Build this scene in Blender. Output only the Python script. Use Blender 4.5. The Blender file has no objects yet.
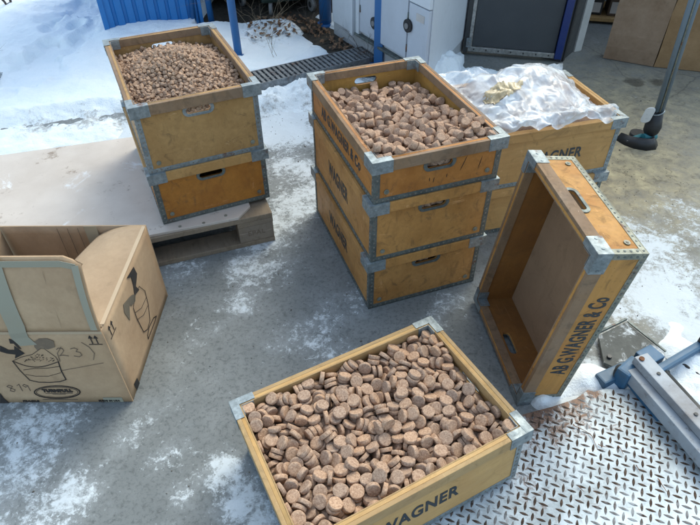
import bpy, bmesh, math, random
import numpy as np
from mathutils import Vector, Matrix, Quaternion, noise
R = math.radians
PI = math.pi
random.seed(11)
sc = bpy.context.scene
C = bpy.data.collections.new('scene'); sc.collection.children.link(C)

# ---------------------------------------------------------------- camera
F_PX, PITCH, ROLL, CAM_H = 568.14, .734366, -.006341, 1.52583
cam_d = bpy.data.cameras.new('camera'); cam = bpy.data.objects.new('camera', cam_d); C.objects.link(cam)
cam_d.sensor_fit = 'HORIZONTAL'; cam_d.sensor_width = 36; cam_d.lens = 36*F_PX/700
cam_d.clip_start = .02; cam_d.clip_end = 400
cam.matrix_world = Matrix.Translation((0, 0, CAM_H)) @ Matrix.Rotation(PI/2-PITCH, 4, 'X') @ Matrix.Rotation(ROLL, 4, 'Z')
sc.camera = cam

# ---------------------------------------------------------------- helpers
def obj(name, me, mat=None, parent=None):
    if isinstance(me, bmesh.types.BMesh):
        m = bpy.data.meshes.new(name); me.to_mesh(m); me.free(); me = m
    o = bpy.data.objects.new(name, me); C.objects.link(o)
    if mat is not None and len(me.materials) == 0: me.materials.append(mat)
    if parent is not None: o.parent = parent
    return o
def empty(name, M=None, parent=None):
    o = bpy.data.objects.new(name, None); C.objects.link(o); o.empty_display_size = .05
    if M is not None: o.matrix_world = M
    if parent: o.parent = parent
    return o
def tag(o, label=None, cat=None, group=None, kind=None):
    if label: o['label'] = label
    if cat: o['category'] = cat
    if group: o['group'] = group
    if kind: o['kind'] = kind
    return o
def box(bm, x0, x1, y0, y1, z0, z1, M=None, bev=0, mi=0):
    vs = [bm.verts.new((x, y, z)) for x in (x0, x1) for y in (y0, y1) for z in (z0, z1)]
    fs = [bm.faces.new([vs[i] for i in f]) for f in ((0,1,3,2),(4,6,7,5),(0,4,5,1),(2,3,7,6),(0,2,6,4),(1,5,7,3))]
    for f in fs: f.material_index = mi
    if bev:
        r = bmesh.ops.bevel(bm, geom=list({e for f in fs for e in f.edges}), offset=bev, segments=2, affect='EDGES', profile=.6)
        vs = list({v for f in r['faces'] for v in f.verts} | {v for v in vs if v.is_valid})
        for f in r['faces']: f.material_index = mi
    if M is not None: bmesh.ops.transform(bm, matrix=M, verts=vs)
    return vs
def tube(bm, pts, rad, seg=10, caps=True, mi=0):
    pts = [Vector(p) for p in pts]
    rads = rad if isinstance(rad, (list, tuple)) else [rad]*len(pts)
    rings = []
    ref = Vector((0, 0, 1))
    for i, p in enumerate(pts):
        d = (pts[min(i+1, len(pts)-1)] - pts[max(i-1, 0)]).normalized()
        if abs(d.dot(ref)) > .98: ref = Vector((1, 0, 0))
        a = d.cross(ref).normalized(); b = d.cross(a).normalized()
        rings.append([bm.verts.new(p + (a*math.cos(2*PI*k/seg) + b*math.sin(2*PI*k/seg))*rads[i]) for k in range(seg)])
    for r0, r1 in zip(rings, rings[1:]):
        for k in range(seg):
            f = bm.faces.new((r0[k], r0[(k+1) % seg], r1[(k+1) % seg], r1[k])); f.smooth = True; f.material_index = mi
    if caps:
        bm.faces.new(rings[0][::-1]).material_index = mi; bm.faces.new(rings[-1]).material_index = mi
def cyl(bm, c, axis, r, h, seg=16, bev=0, mi=0):
    axis = Vector(axis).normalized(); c = Vector(c)
    tube(bm, [c-axis*h/2, c+axis*h/2], r, seg, True, mi)
def prism(bm, pts, z0, z1, M=None, mi=0):
    a = [bm.verts.new((x, y, z0)) for x, y in pts]; b = [bm.verts.new((x, y, z1)) for x, y in pts]
    n = len(pts); fs = [bm.faces.new(a[::-1]), bm.faces.new(b)]
    for i in range(n): fs.append(bm.faces.new((a[i], a[(i+1) % n], b[(i+1) % n], b[i])))
    for f in fs: f.material_index = mi
    if M is not None: bmesh.ops.transform(bm, matrix=M, verts=a+b)
    return a+b
def curve_mesh(loops, t, bevel=0, M=None):
    cu = bpy.data.curves.new('outline', 'CURVE'); cu.dimensions = '2D'; cu.fill_mode = 'BOTH'; cu.extrude = t/2; cu.bevel_depth = bevel; cu.bevel_resolution = 1
    for lp in loops:
        s = cu.splines.new('POLY'); s.points.add(len(lp)-1); s.use_cyclic_u = True
        for i, (x, y) in enumerate(lp): s.points[i].co = (x, y, 0, 1)
    o = bpy.data.objects.new('outline', cu); C.objects.link(o)
    dg = bpy.context.evaluated_depsgraph_get(); dg.update()
    me = bpy.data.meshes.new_from_object(o.evaluated_get(dg), depsgraph=dg)
    bpy.data.objects.remove(o); bpy.data.curves.remove(cu)
    if M is not None:
        me.transform(M)
        if M.determinant() < 0: me.flip_normals()
    return me
def stadium(cx, cy, w, h, n=8, r=None):
    r = h/2 if r is None else r
    pts = []
    for sx, sy, a0 in ((1, -1, -90), (1, 1, 0), (-1, 1, 90), (-1, -1, 180)):
        for k in range(n+1):
            a = R(a0+90*k/n); pts.append((cx+sx*(w/2-r)+r*math.cos(a), cy+sy*(h/2-r)+r*math.sin(a)))
    return pts
def rect(x0, x1, y0, y1): return [(x0, y0), (x1, y0), (x1, y1), (x0, y1)]
def text_mesh(s, w, h, t=.0006, bold=.03, M=None, sx=None):
    cu = bpy.data.curves.new('writing', 'FONT'); cu.body = s; cu.size = 1; cu.offset = bold; cu.extrude = .5; cu.space_character = 1.1
    o = bpy.data.objects.new('writing', cu); C.objects.link(o)
    dg = bpy.context.evaluated_depsgraph_get(); dg.update()
    me = bpy.data.meshes.new_from_object(o.evaluated_get(dg), depsgraph=dg)
    bpy.data.objects.remove(o); bpy.data.curves.remove(cu)
    co = np.array([v.co[:] for v in me.vertices]); lo, hi = co.min(0), co.max(0)
    S = Matrix.Diagonal((w/(hi[0]-lo[0]), h/(hi[1]-lo[1]), t/(hi[2]-lo[2]), 1))
    me.transform(S @ Matrix.Translation(-(Vector(lo)+Vector(hi))/2))
    if M is not None: me.transform(M)
    return me
def join(meshes, name):
    bm = bmesh.new()
    for m in meshes: bm.from_mesh(m)
    return bm
def frame(o, x, y, z=None):
    """matrix with columns x,y,z and origin o"""
    x = Vector(x).normalized(); y = Vector(y).normalized(); z = x.cross(y)
    M = Matrix((x, y, z)).transposed().to_4x4(); M.translation = Vector(o); return M

# value noise for the terrain
def vnoise(x, y, seed=0):
    xi = np.floor(x).astype(np.int64); yi = np.floor(y).astype(np.int64); xf = x-xi; yf = y-yi
    def h(a, b):
        n = (a*374761393 + b*668265263 + seed*1442695041) & 0x7fffffff
        n = ((n ^ (n >> 13))*1274126177) & 0x7fffffff
        return ((n ^ (n >> 16)) & 0xffff)/65535.
    u = xf*xf*(3-2*xf); v = yf*yf*(3-2*yf)
    return (h(xi, yi)*(1-u)+h(xi+1, yi)*u)*(1-v)+(h(xi, yi+1)*(1-u)+h(xi+1, yi+1)*u)*v
def fbm(x, y, oct=5, seed=0, gain=.5):
    s = 0; a = 1; t = 0
    for i in range(oct):
        s = s+a*vnoise(x*2**i+17.3*i, y*2**i-9.1*i, seed+i); t += a; a *= gain
    return s/t
def grid_mesh(name, xs, ys, zfun, attrs=None, keep=None):
    X, Y = np.meshgrid(xs, ys, indexing='ij'); Z = zfun(X, Y)
    nx, ny = X.shape
    co = np.stack([X, Y, Z], -1).reshape(-1, 3)
    idx = np.arange(nx*ny).reshape(nx, ny)
    q = np.stack([idx[:-1, :-1], idx[1:, :-1], idx[1:, 1:], idx[:-1, 1:]], -1).reshape(-1, 4)
    if keep is not None:
        k = keep(X, Y, Z).reshape(-1); q = q[k[q].any(1)]
    used = np.unique(q); remap = -np.ones(nx*ny, int); remap[used] = np.arange(len(used)); q = remap[q]; co = co[used]
    me = bpy.data.meshes.new(name)
    me.vertices.add(len(co)); me.vertices.foreach_set('co', co.ravel())
    me.loops.add(q.size); me.loops.foreach_set('vertex_index', q.ravel())
    me.polygons.add(len(q)); me.polygons.foreach_set('loop_start', np.arange(0, q.size, 4)); me.polygons.foreach_set('loop_total', np.full(len(q), 4))
    me.polygons.foreach_set('use_smooth', np.ones(len(q), bool))
    me.update()
    if attrs:
        for n, fn in attrs.items():
            a = me.attributes.new(n, 'FLOAT', 'POINT'); a.data.foreach_set('value', fn(co[:, 0], co[:, 1]).astype(np.float32))
    return me

# ---------------------------------------------------------------- materials
class NT:
    def __init__(s, name):
        s.m = bpy.data.materials.new(name); s.m.use_nodes = True; s.t = s.m.node_tree; s.n = s.t.nodes; s.l = s.t.links
        s.b = s.n['Principled BSDF']; s.tc = s.n.new('ShaderNodeTexCoord'); s._obj = s.tc.outputs['Object']
    def mapping(s, scale=(1, 1, 1), src=None):
        m = s.n.new('ShaderNodeMapping'); m.inputs['Scale'].default_value = scale if hasattr(scale, '__len__') else (scale,)*3
        s.l.new(src or s._obj, m.inputs['Vector']); return m.outputs[0]
    def rnd(s):
        oi = s.n.new('ShaderNodeObjectInfo'); return oi.outputs['Random']
    def randcoord(s):
        oi = s.n.new('ShaderNodeObjectInfo'); a = s.n.new('ShaderNodeVectorMath'); a.operation = 'ADD'
        mu = s.n.new('ShaderNodeMath'); mu.operation = 'MULTIPLY'; mu.inputs[1].default_value = 37
        s.l.new(oi.outputs['Random'], mu.inputs[0]); s.l.new(s._obj, a.inputs[0]); s.l.new(mu.outputs[0], a.inputs[1]); s._obj = a.outputs[0]
    def noise(s, scale, detail=4, rough=.55, vec=None, dist=0, out='Fac'):
        n = s.n.new('ShaderNodeTexNoise'); n.inputs['Scale'].default_value = scale; n.inputs['Detail'].default_value = detail; n.inputs['Roughness'].default_value = rough; n.inputs['Distortion'].default_value = dist
        s.l.new(vec or s._obj, n.inputs['Vector']); return n.outputs[out]
    def voro(s, scale, feature='F1', vec=None, out='Distance'):
        n = s.n.new('ShaderNodeTexVoronoi'); n.feature = feature; n.inputs['Scale'].default_value = scale
        s.l.new(vec or s._obj, n.inputs['Vector']); return n.outputs[out]
    def ramp(s, src, stops, interp='LINEAR'):
        r = s.n.new('ShaderNodeValToRGB'); r.color_ramp.interpolation = interp; e = r.color_ramp.elements
        while len(e) < len(stops): e.new(.5)
        for el, (p, c) in zip(e, stops):
            el.position = p; el.color = (*(c if hasattr(c, '__len__') else (c, c, c)), 1)
        s.l.new(src, r.inputs[0]); return r.outputs[0]
    def mix(s, f, a, b, typ='MIX'):
        m = s.n.new('ShaderNodeMix'); m.data_type = 'RGBA'; m.blend_type = typ
        for i, v in ((0, f), (6, a), (7, b)):
            if isinstance(v, (int, float)): m.inputs[i].default_value = v if i == 0 else (v, v, v, 1)
            elif isinstance(v, tuple): m.inputs[i].default_value = (*v, 1)
            else: s.l.new(v, m.inputs[i])
        return m.outputs[2]
    def math(s, op, a, b=0.0, clamp=False):
        m = s.n.new('ShaderNodeMath'); m.operation = op; m.use_clamp = clamp
        for i, v in ((0, a), (1, b)):
            if isinstance(v, (int, float)): m.inputs[i].default_value = v
            else: s.l.new(v, m.inputs[i])
        return m.outputs[0]
    def attr(s, name):
        a = s.n.new('ShaderNodeAttribute'); a.attribute_name = name; return a.outputs['Fac']
    def bump(s, h, strength=.3, dist=.002, prev=None):
        b = s.n.new('ShaderNodeBump'); b.inputs['Strength'].default_value = strength; b.inputs['Distance'].default_value = dist
        s.l.new(h, b.inputs['Height'])
        if prev: s.l.new(prev, b.inputs['Normal'])
        return b.outputs[0]
    def set(s, **k):
        for n, v in k.items():
            i = s.b.inputs[n.replace('_', ' ')]
            if isinstance(v, (int, float)): i.default_value = v
            elif isinstance(v, tuple): i.default_value = (*v, 1) if len(v) == 3 else v
            else: s.l.new(v, i)
        return s.m

def wood(name, base, dark, grain=(60, 4, 60), rough=.42, wear=.5, coat=.15, grey=0, seed=0):
    """varnished ply: long grain, cloudy stains, scratches and knocked pale spots"""
    s = NT(name); s.randcoord()
    g = s.noise(1, 5, .6, s.mapping(grain), .6)
    cl = s.noise(7, 4, .6)
    col = s.mix(s.ramp(g, [(.3, 0), (.7, 1)]), tuple(c*.80 for c in base), base)
    col = s.mix(s.math('MULTIPLY', s.ramp(cl, [(.42, 0), (.68, 1)]), .75), col, dark)
    # water stains and dirt
    st = s.noise(13, 5, .7, dist=1.5)
    col = s.mix(s.math('MULTIPLY', s.ramp(st, [(.56, 0), (.66, 1)]), .55*wear), col, (.10, .065, .035))
    # fine dark specks
    sp = s.voro(60, 'F1'); col = s.mix(s.math('MULTIPLY', s.ramp(sp, [(.06, 1), (.11, 0)]), .6*wear), col, (.05, .03, .02))
    # pale scratches: strongly stretched noise, thresholded thin
    sc1 = s.noise(1, 3, .6, s.mapping((9, 160, 130)), 1.2); sc2 = s.noise(4, 2)
    m = s.math('MULTIPLY', s.ramp(sc1, [(.665, 0), (.70, 1)]), s.ramp(sc2, [(.45, 0), (.6, 1)]))
    col = s.mix(s.math('MULTIPLY', m, .7*wear), col, tuple(min(1, c*1.5+.12) for c in base))
    if grey: col = s.mix(s.math('MULTIPLY', s.ramp(s.noise(5, 5, .65), [(.35, 0), (.65, 1)]), grey), col, (.22, .19, .16))
    bp = s.bump(g, .12, .0006, s.bump(st, .15, .001))
    # chipped varnish with bleached edges, long runs of grime
    ch = s.math('MULTIPLY', s.ramp(s.noise(19, 8, .82, dist=.6), [(.60, 0), (.625, 1)]), s.ramp(s.noise(3.3, 3), [(.48, 0), (.56, 1)]))
    col = s.mix(s.math('MULTIPLY', ch, .65*wear), col, tuple(min(1, c*1.15+.07) for c in base))
    gr = s.math('MULTIPLY', s.ramp(s.noise(1, 5, .7, s.mapping((22, 5, 9)), 1.0), [(.55, 0), (.72, 1)]), .5*wear)
    col = s.mix(gr, col, (.075, .045, .022))
    return s.set(Base_Color=col, Roughness=s.ramp(st, [(.3, rough+.02), (.7, rough+.28)]), Coat_Weight=coat*.4, Coat_Roughness=.3, Specular_IOR_Level=.32, Normal=bp)

def metal(name, col, col2, rough=.45, metallic=.75, rust=0, scale=22):
    s = NT(name); s.randcoord()
    n = s.noise(scale, 5, .65, dist=.5); v = s.ramp(s.noise(scale*3, 5, .7), [(.35, .2), (.6, 1)])
    c = s.mix(s.ramp(n, [(.35, 0), (.65, 1)]), col, col2)
    c = s.mix(.45, c, v, 'MULTIPLY')
    if rust:
        r = s.ramp(s.noise(16, 6, .7), [(.62-.14*rust, 0), (.72-.12*rust, 1)]); c = s.mix(r, c, (.13, .055, .025)); met = s.math('MULTIPLY', s.math('SUBTRACT', 1.0, r), metallic)
    else: met = metallic
    return s.set(Base_Color=c, Metallic=met, Roughness=s.ramp(n, [(.3, rough-.1), (.7, rough+.15)]), Normal=s.bump(s.noise(70, 3), .15, .0005))

def paint(name, col, rough=.45, wear=.3, dirt=(.12, .11, .10), coat=0, bump=.1, spec=.5):
    s = NT(name); s.randcoord()
    n = s.noise(4, 6, .65, dist=.4); n2 = s.noise(30, 5, .7)
    c = s.mix(s.math('MULTIPLY', s.ramp(n, [(.4, 0), (.75, 1)]), wear), col, dirt)
    c = s.mix(s.math('MULTIPLY', s.ramp(n2, [(.58, 0), (.68, 1)]), wear*.6), c, dirt)
    return s.set(Base_Color=c, Roughness=s.ramp(n2, [(.3, rough-.08), (.7, rough+.12)]), Coat_Weight=coat, Specular_IOR_Level=spec, Normal=s.bump(n2, bump, .001))

MT = {}
MT['galv'] = metal('galvanised_steel', (.34, .39, .41), (.22, .26, .275), .48, .5, rust=.25)
MT['galv_dull'] = metal('dull_galvanised_strip', (.20, .23, .22), (.12, .14, .135), .55, .55, rust=.35)
MT['galv_pale'] = metal('pale_galvanised_strip', (.33, .34, .28), (.22, .23, .19), .52, .45, rust=.3)
MT['rivet'] = metal('rivet_heads', (.36, .36, .33), (.22, .22, .2), .5, .7)
MT['ink'] = paint('stencil_ink', (.010, .024, .038), .55, .35, (.16, .11, .05), bump=.2)
MT['ink_black'] = paint('black_print', (.016, .015, .016), .85, .22, (.20, .14, .09), bump=.02)
MT['ink_fade'] = paint('faded_marker_line', (.13, .10, .075), .9, .3, (.30, .22, .13))

def mat_pressed(name, c0, c1, sc_):
    s = NT(name); s.randcoord()
    oi = s.n.new('ShaderNodeObjectInfo')
    g = s.noise(sc_, 4, .75); v = s.voro(sc_*1.3)
    col = s.mix(s.ramp(g, [(.35, 0), (.68, 1)]), c0, c1)
    col = s.mix(s.math('MULTIPLY', s.ramp(v, [(.1, 1), (.35, 0)]), .35), col, tuple(c*.45 for c in c0))
    br = s.n.new('ShaderNodeBrightContrast'); s.l.new(col, br.inputs[0])
    hs = s.n.new('ShaderNodeHueSaturation'); s.l.new(col, hs.inputs['Color']); s.l.new(s.math('ADD', s.math('MULTIPLY', oi.outputs['Random'], .22), .92), hs.inputs['Value'])
    s.l.new(s.math('ADD', s.math('MULTIPLY', oi.outputs['Random'], .15), .92), hs.inputs['Saturation'])
    return s.set(Base_Color=hs.outputs[0], Roughness=.93, Specular_IOR_Level=.08, Normal=s.bump(g, .7, .0012, s.bump(v, .35, .001)))
MT['disc'] = mat_pressed('pressed_fibre_disc', (.29, .18, .12), (.56, .395, .28), 190)
MT['block'] = mat_pressed('pressed_fibre_block', (.28, .175, .12), (.54, .375, .265), 210)
MT['pellet'] = mat_pressed('pressed_fibre_pellet', (.28, .18, .12), (.52, .37, .265), 260)

# ground ------------------------------------------------------------
def mat_ground():
    s = NT('frosty_concrete')
    pos = s._obj
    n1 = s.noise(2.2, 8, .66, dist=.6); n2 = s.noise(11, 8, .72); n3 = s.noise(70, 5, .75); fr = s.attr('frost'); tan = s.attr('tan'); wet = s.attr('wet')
    c = s.mix(s.ramp(n1, [(.34, 0), (.66, 1)]), (.15, .165, .168), (.245, .262, .262))
    c = s.mix(s.math('MULTIPLY', s.ramp(n2, [(.40, 0), (.64, 1)]), .7), c, (.175, .19, .19))
    c = s.mix(s.math('MULTIPLY', s.ramp(n3, [(.36, 1), (.50, 0)]), .55), c, (.07, .076, .078))
    c = s.mix(s.math('MULTIPLY', s.ramp(s.noise(24, 6, .78, dist=.8), [(.56, 0), (.64, 1)]), .45), c, (.085, .095, .095))
    # warm light pooled by the doorway, painted as a sandy tan flecked with dirt
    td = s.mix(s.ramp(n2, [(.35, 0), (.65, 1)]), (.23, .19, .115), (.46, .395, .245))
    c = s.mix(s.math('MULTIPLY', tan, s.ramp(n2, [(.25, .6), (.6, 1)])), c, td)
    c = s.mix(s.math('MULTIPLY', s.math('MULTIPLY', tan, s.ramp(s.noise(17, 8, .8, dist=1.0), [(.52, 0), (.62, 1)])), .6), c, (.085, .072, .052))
    # dark wet patches
    w = s.ramp(s.math('ADD', wet, s.math('MULTIPLY', s.math('SUBTRACT', s.noise(9, 6, .7), .5), 1.2)), [(.45, 0), (.62, 1)])
    c = s.mix(s.math('MULTIPLY', w, .62), c, (.055, .048, .036))
    # cracks
    ck = s.voro(1.3, 'DISTANCE_TO_EDGE', s.mix(.12, pos, s.noise(3, 5, out='Color')))
    ckm = s.math('MULTIPLY', s.ramp(ck, [(.0015, 1), (.005, 0)]), s.ramp(s.noise(1.4), [(.52, 0), (.58, 1)]))
    c = s.mix(s.math('MULTIPLY', ckm, .45), c, (.04, .042, .043))
    # pits
    pt = s.voro(48); ptm = s.math('MULTIPLY', s.ramp(pt, [(.05, 1), (.1, 0)]), s.ramp(s.noise(6), [(.5, 0), (.6, 1)]))
    c = s.mix(ptm, c, (.04, .042, .044))
    # frost and thin trodden snow: ragged crisp patches, crumbs round them, a faint bloom
    fn = s.noise(9, 10, .74, dist=.35); ff = s.noise(60, 6, .8); f3 = s.noise(3.1, 5, .6, dist=.5)
    base = s.math('ADD', s.math('MULTIPLY', fr, .55), s.math('MULTIPLY', s.math('SUBTRACT', f3, .5), .9))
    f = s.math('ADD', base, s.math('ADD', s.math('MULTIPLY', s.math('SUBTRACT', fn, .5), 2.1), s.math('MULTIPLY', s.math('SUBTRACT', ff, .5), .8)))
    bloom = s.ramp(s.math('ADD', base, s.math('MULTIPLY', s.math('SUBTRACT', fn, .5), .9)), [(.10, 0), (.60, .28)])
    hard = s.math('MAXIMUM', s.ramp(f, [(.40, 0), (.66, .86)]), s.ramp(s.math('ADD', s.math('MULTIPLY', base, .75), s.noise(27, 9, .76, dist=.3)), [(.68, 0), (.82, .8)])); crumbs = s.ramp(s.math('ADD', s.math('MULTIPLY', base, .6), ff), [(.70, 0), (.77, .7)])
    fm = s.math('MAXIMUM', s.math('MAXIMUM', bloom, crumbs), hard)
    c = s.mix(fm, c, (.68, .745, .785))
    rough = s.math('ADD', s.ramp(n2, [(.3, .45), (.7, .8)]), s.math('MULTIPLY', w, -.3))
    bp = s.bump(hard, .3, .002, s.bump(n3, .6, .0018, s.bump(n2, .3, .006)))
    return s.set(Base_Color=c, Roughness=rough, Normal=bp, Specular_IOR_Level=.13)
MT['ground'] = mat_ground()
def mat_snow():
    s = NT('snow')
    n = s.noise(40, 7, .75); n2 = s.noise(5, 5, .6); d = s.attr('dirt')
    c = s.mix(s.ramp(n2, [(.35, 0), (.7, 1)]), (.78, .86, .90), (.85, .91, .94))
    dm = s.ramp(s.math('ADD', s.math('MULTIPLY', d, .5), s.math('MULTIPLY', s.noise(26, 6, .8), .9)), [(.62, 0), (.78, 1)])
    c = s.mix(s.math('MULTIPLY', dm, .75), c, (.22, .22, .20))
    return s.set(Base_Color=c, Roughness=.75, Subsurface_Weight=.0, Normal=s.bump(n, .6, .012, s.bump(n2, .4, .03)), Specular_IOR_Level=.3)
MT['snow'] = mat_snow()
# ================================================================ SETTING
# light and sky
w = bpy.data.worlds.new('World'); sc.world = w; w.use_nodes = True
nt = w.node_tree; sky = nt.nodes.new('ShaderNodeTexSky'); sky.sky_type = 'NISHITA'; sky.sun_disc = False
SUN_EL, SUN_AZ = 50, 28          # azimuth clockwise from +y (away from the camera) towards +x
sky.sun_elevation = R(SUN_EL); sky.sun_rotation = R(SUN_AZ); sky.air_density = 1.0; sky.dust_density = 2.5; sky.ozone_density = 0.0
hs = nt.nodes.new('ShaderNodeHueSaturation'); hs.inputs['Saturation'].default_value = .72   # thin high cloud takes the edge off the blue
nt.links.new(sky.outputs[0], hs.inputs['Color']); tn = nt.nodes.new('ShaderNodeMix'); tn.data_type = 'RGBA'; tn.blend_type = 'MULTIPLY'; tn.inputs[0].default_value = 1; tn.inputs[7].default_value = (.90, 1.0, 1.0, 1)
nt.links.new(hs.outputs[0], tn.inputs[6]); nt.links.new(tn.outputs[2], nt.nodes['Background'].inputs[0]); nt.nodes['Background'].inputs[1].default_value = .15
sd = bpy.data.lights.new('sun', 'SUN'); so = bpy.data.objects.new('sun', sd); C.objects.link(so)
sd.energy = .5; sd.angle = R(32); sd.color = (1, .87, .62)
sv = Vector((math.sin(R(SUN_AZ))*math.cos(R(SUN_EL)), math.cos(R(SUN_AZ))*math.cos(R(SUN_EL)), math.sin(R(SUN_EL))))
so.rotation_mode = 'QUATERNION'; so.rotation_quaternion = sv.to_track_quat('Z', 'Y'); so.location = sv*8
sc.view_settings.view_transform = 'Standard'; sc.view_settings.look = 'None'; sc.view_settings.gamma = 1; sc.view_settings.exposure = EXPOSURE = 1.27
sc.view_settings.use_curve_mapping = False

# ground sheet: fine in the middle, coarse towards the horizon
def axis(lo, hi, step, far):
    a = list(np.arange(lo, hi, step)); d = step
    b = [a[-1]+step]; 
    while b[-1] < far: d *= 1.5; b.append(b[-1]+d)
    d = step; c = [a[0]-step]
    while c[-1] > -far: d *= 1.5; c.append(c[-1]-d)
    return np.array(c[::-1]+a+b)
FROST = [(-1.02,.99,.16,.7),(-.90,.97,.13,.7),(-.96,.84,.18,.7),(-.78,.72,.13,.65),(-.86,.66,.12,.6),(-.31,.72,.09,.75),(-.23,.66,.11,.8),(-.36,.80,.07,.8),(-.47,.74,.06,.6),
 (-.50,.62,.06,.5),(-.66,.91,.09,.45),(-.10,1.27,.14,.45),(-.40,1.65,.16,.6),(-.41,1.48,.10,.7),(-.27,2.12,.2,.75),(-.28,2.4,.2,.85),(-.36,2.8,.26,1.25),(-.3,3.1,.3,1.4),
 (-.64,1.68,.12,.6),(-.07,1.38,.12,.5),(1.19,1.75,.24,.8),(1.30,1.60,.2,.8),(1.20,1.47,.20,.95),(1.22,1.33,.18,.9),(1.10,1.62,.14,.8),(1.45,2.02,.16,.6),(.72,1.06,.12,1.3),(1.07,1.05,.16,1.3),
 (1.18,1.0,.2,1.2),(.84,1.1,.13,1.3),(.92,1.26,.12,1.0),(-1.34,2.6,.3,1.1),(-1.7,2.5,.35,1.15),(-1.1,2.75,.3,1.1),(-.8,3.0,.3,1.15),(-2.3,2.3,.5,1.1),(-.38,1.9,.18,.75),(-.48,1.34,.1,.45),(.37,1.48,.1,.6),
 (-.55,.84,.07,.5),(.02,1.48,.1,.35),(.3,1.36,.08,.5),(.15,3.1,.35,1.2),(.45,2.9,.3,1.3),(-.05,2.7,.3,.9),(1.0,1.42,.1,.7),(1.5,1.7,.2,.5),(1.75,2.0,.2,.35),(.62,1.6,.1,.5),(.75,1.75,.12,.5),(1.02,1.9,.14,.55)]
WARM_POOL = [(1.3,2.4,.65,1.0),(1.6,3.0,.7,.8),(1.1,2.05,.4,.8),(1.9,2.2,.6,.7),(1.3,1.7,.3,.4),(2.3,2.9,.7,.8),(1.0,1.65,.3,.5),(.95,1.35,.15,.5)]  # blobs of warm floor light, put into the concrete's colour
WET = [(1.76,3.33,.09,.85),(1.90,3.31,.09,.8),(1.3,2.3,.16,.25),(1.75,2.35,.2,.3),(1.25,3.0,.3,.3),(1.9,3.3,.3,.35)]
def blobs(L):
    def f(x, y):
        a = np.zeros_like(x)
        for bx, by, r, s in L: a = np.maximum(a, s*np.exp(-((x-bx)**2+(y-by)**2)/(r*r)))
        return a
    return f
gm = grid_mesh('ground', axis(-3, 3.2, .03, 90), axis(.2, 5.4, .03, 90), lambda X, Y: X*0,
               {'frost': lambda x, y: blobs(FROST)(x, y)*(.75+.5*fbm(x*9, y*9, 3, 5)), 'tan': blobs(WARM_POOL), 'wet': blobs(WET)})
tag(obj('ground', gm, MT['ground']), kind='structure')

# snow field behind the slab
EX = np.array([-90, -6, -3, -1.9, -1.29, -.62, -.05, .10, .40, .66, .76, .90]); EY = np.array([-20, 1.2, 2.25, 2.80, 2.95, 3.36, 3.72, 3.62, 3.12, 3.34, 3.62, 12])
def snow_z(x, y):
    e = np.interp(x, EX, EY); d = y-e+.09*(fbm(x*6, y*6, 5, 3, .6)-.5)
    z = -.03+.075*np.clip(d/.10, 0, 1)+.05*np.clip(d/1.2, 0, 1)
    z = z+(fbm(x*2.1, y*2.1, 4, 8)-.5)*.10*np.clip(d/.3, 0, 1)+(fbm(x*19, y*19, 4, 77, .65)-.5)*.020*np.clip(d/.05, 0, 1)*np.exp(-np.clip(d, 0, 9)/.55)+(fbm(x*24, y*24, 3, 78)-.5)*.006
    # a trodden track along the shed and loose clods
    tr = np.exp(-((x+2.0-.16*(y-4)+.12*np.sin(y*3.1))/.26)**2)*np.clip((y-3.1)/.4, 0, 1)
    ft = fbm(x*5.5+3, y*4.5, 4, 21); z = z-tr*(.03+.45*np.clip(ft-.45, 0, .3))+tr*.25*np.clip(ft-.52, 0, 1)
    pz = np.clip((y-3.4)/.3, 0, 1)*np.clip((x+.95)/.2, 0, 1)
    z = z-.045*pz+.02*pz*(fbm(x*7, y*7, 4, 33)-.5); z = np.where((pz > 0)&(d > .04), np.maximum(z, .012+.012*fbm(x*9, y*9, 3, 35)), z)
    # bare soil strip along the white wall, and under the bins
    wall = (-.112+(4.137-y)*.592)-x
    z = z-.18*np.exp(-((wall-.07)/.10)**2)*(y > 3.45)*np.clip((x+.6)/.3, 0, 1)
    z = z-.14*np.clip((y-(4.27+.42*(x+.75)))/.10, 0, 1)*(x > -1.1)*(x < .2)
    for k in range(26):       # boot prints trodden up the track and across it
        fy = 3.02+.105*k; fx = -2.0+.16*(fy-4)-.12*math.sin(fy*3.1)+(.09 if k % 2 else -.09)+.03*math.sin(k*7.3); q = np.exp(-(((x-fx)/.048)**2+((y-fy)/.085)**2)**2)
        z = z-q*.034+.011*np.exp(-(((x-fx)/.085)**2+((y-fy)/.125)**2)**2)*(1-q)
    # ploughed crumbs on the slab and the bank at the wall's corner
    cr = fbm(x*16, y*16, 5, 41, .62)
    for bx, by, r, h in ((-.44, 3.08, .12, .075), (-.24, 3.16, .15, .06), (-.05, 3.2, .2, .05), (.60, 3.40, .24, .05), (.40, 3.0, .22, .02), (.9, 3.40, .2, .03), (-1.75, 2.66, .25, .025), (-1.35, 2.78, .2, .02),
                         (-.75, 3.05, .2, .02), (-2.4, 2.35, .4, .03)):
        q = np.exp(-((x-bx)**2+(y-by)**2)/(r*r)); z = z+q*h*(.1+1.8*cr)+q*.026
    # thin slush by the steel plate
    for bx, by, r, h in ((.66, 1.060, .045, .004), (.60, 1.035, .04, .003), (.735, 1.10, .07, .014), (.80, 1.13, .07, .014), (.86, 1.09, .06, .012), (1.10, 1.02, .12, .022), (1.10, 1.22, .08, .020), (1.19, 1.17, .08, .02), (1.2, .9, .14, .03), (1.16, 1.36, .08, .006),
                         (.59, 1.03, .04, .006)):
        q = np.exp(-((x-bx)**2+(y-by)**2)/(r*r)); z = z+q*(.024+h*(.2+1.6*cr))
    inner = (d > .16)&(wall > .30)&((y < 4.1)|(x < -1.2)); z = np.where(inner, np.maximum(z, .012+.02*fbm(x*11, y*11, 3, 35)), z)
    return z
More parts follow.
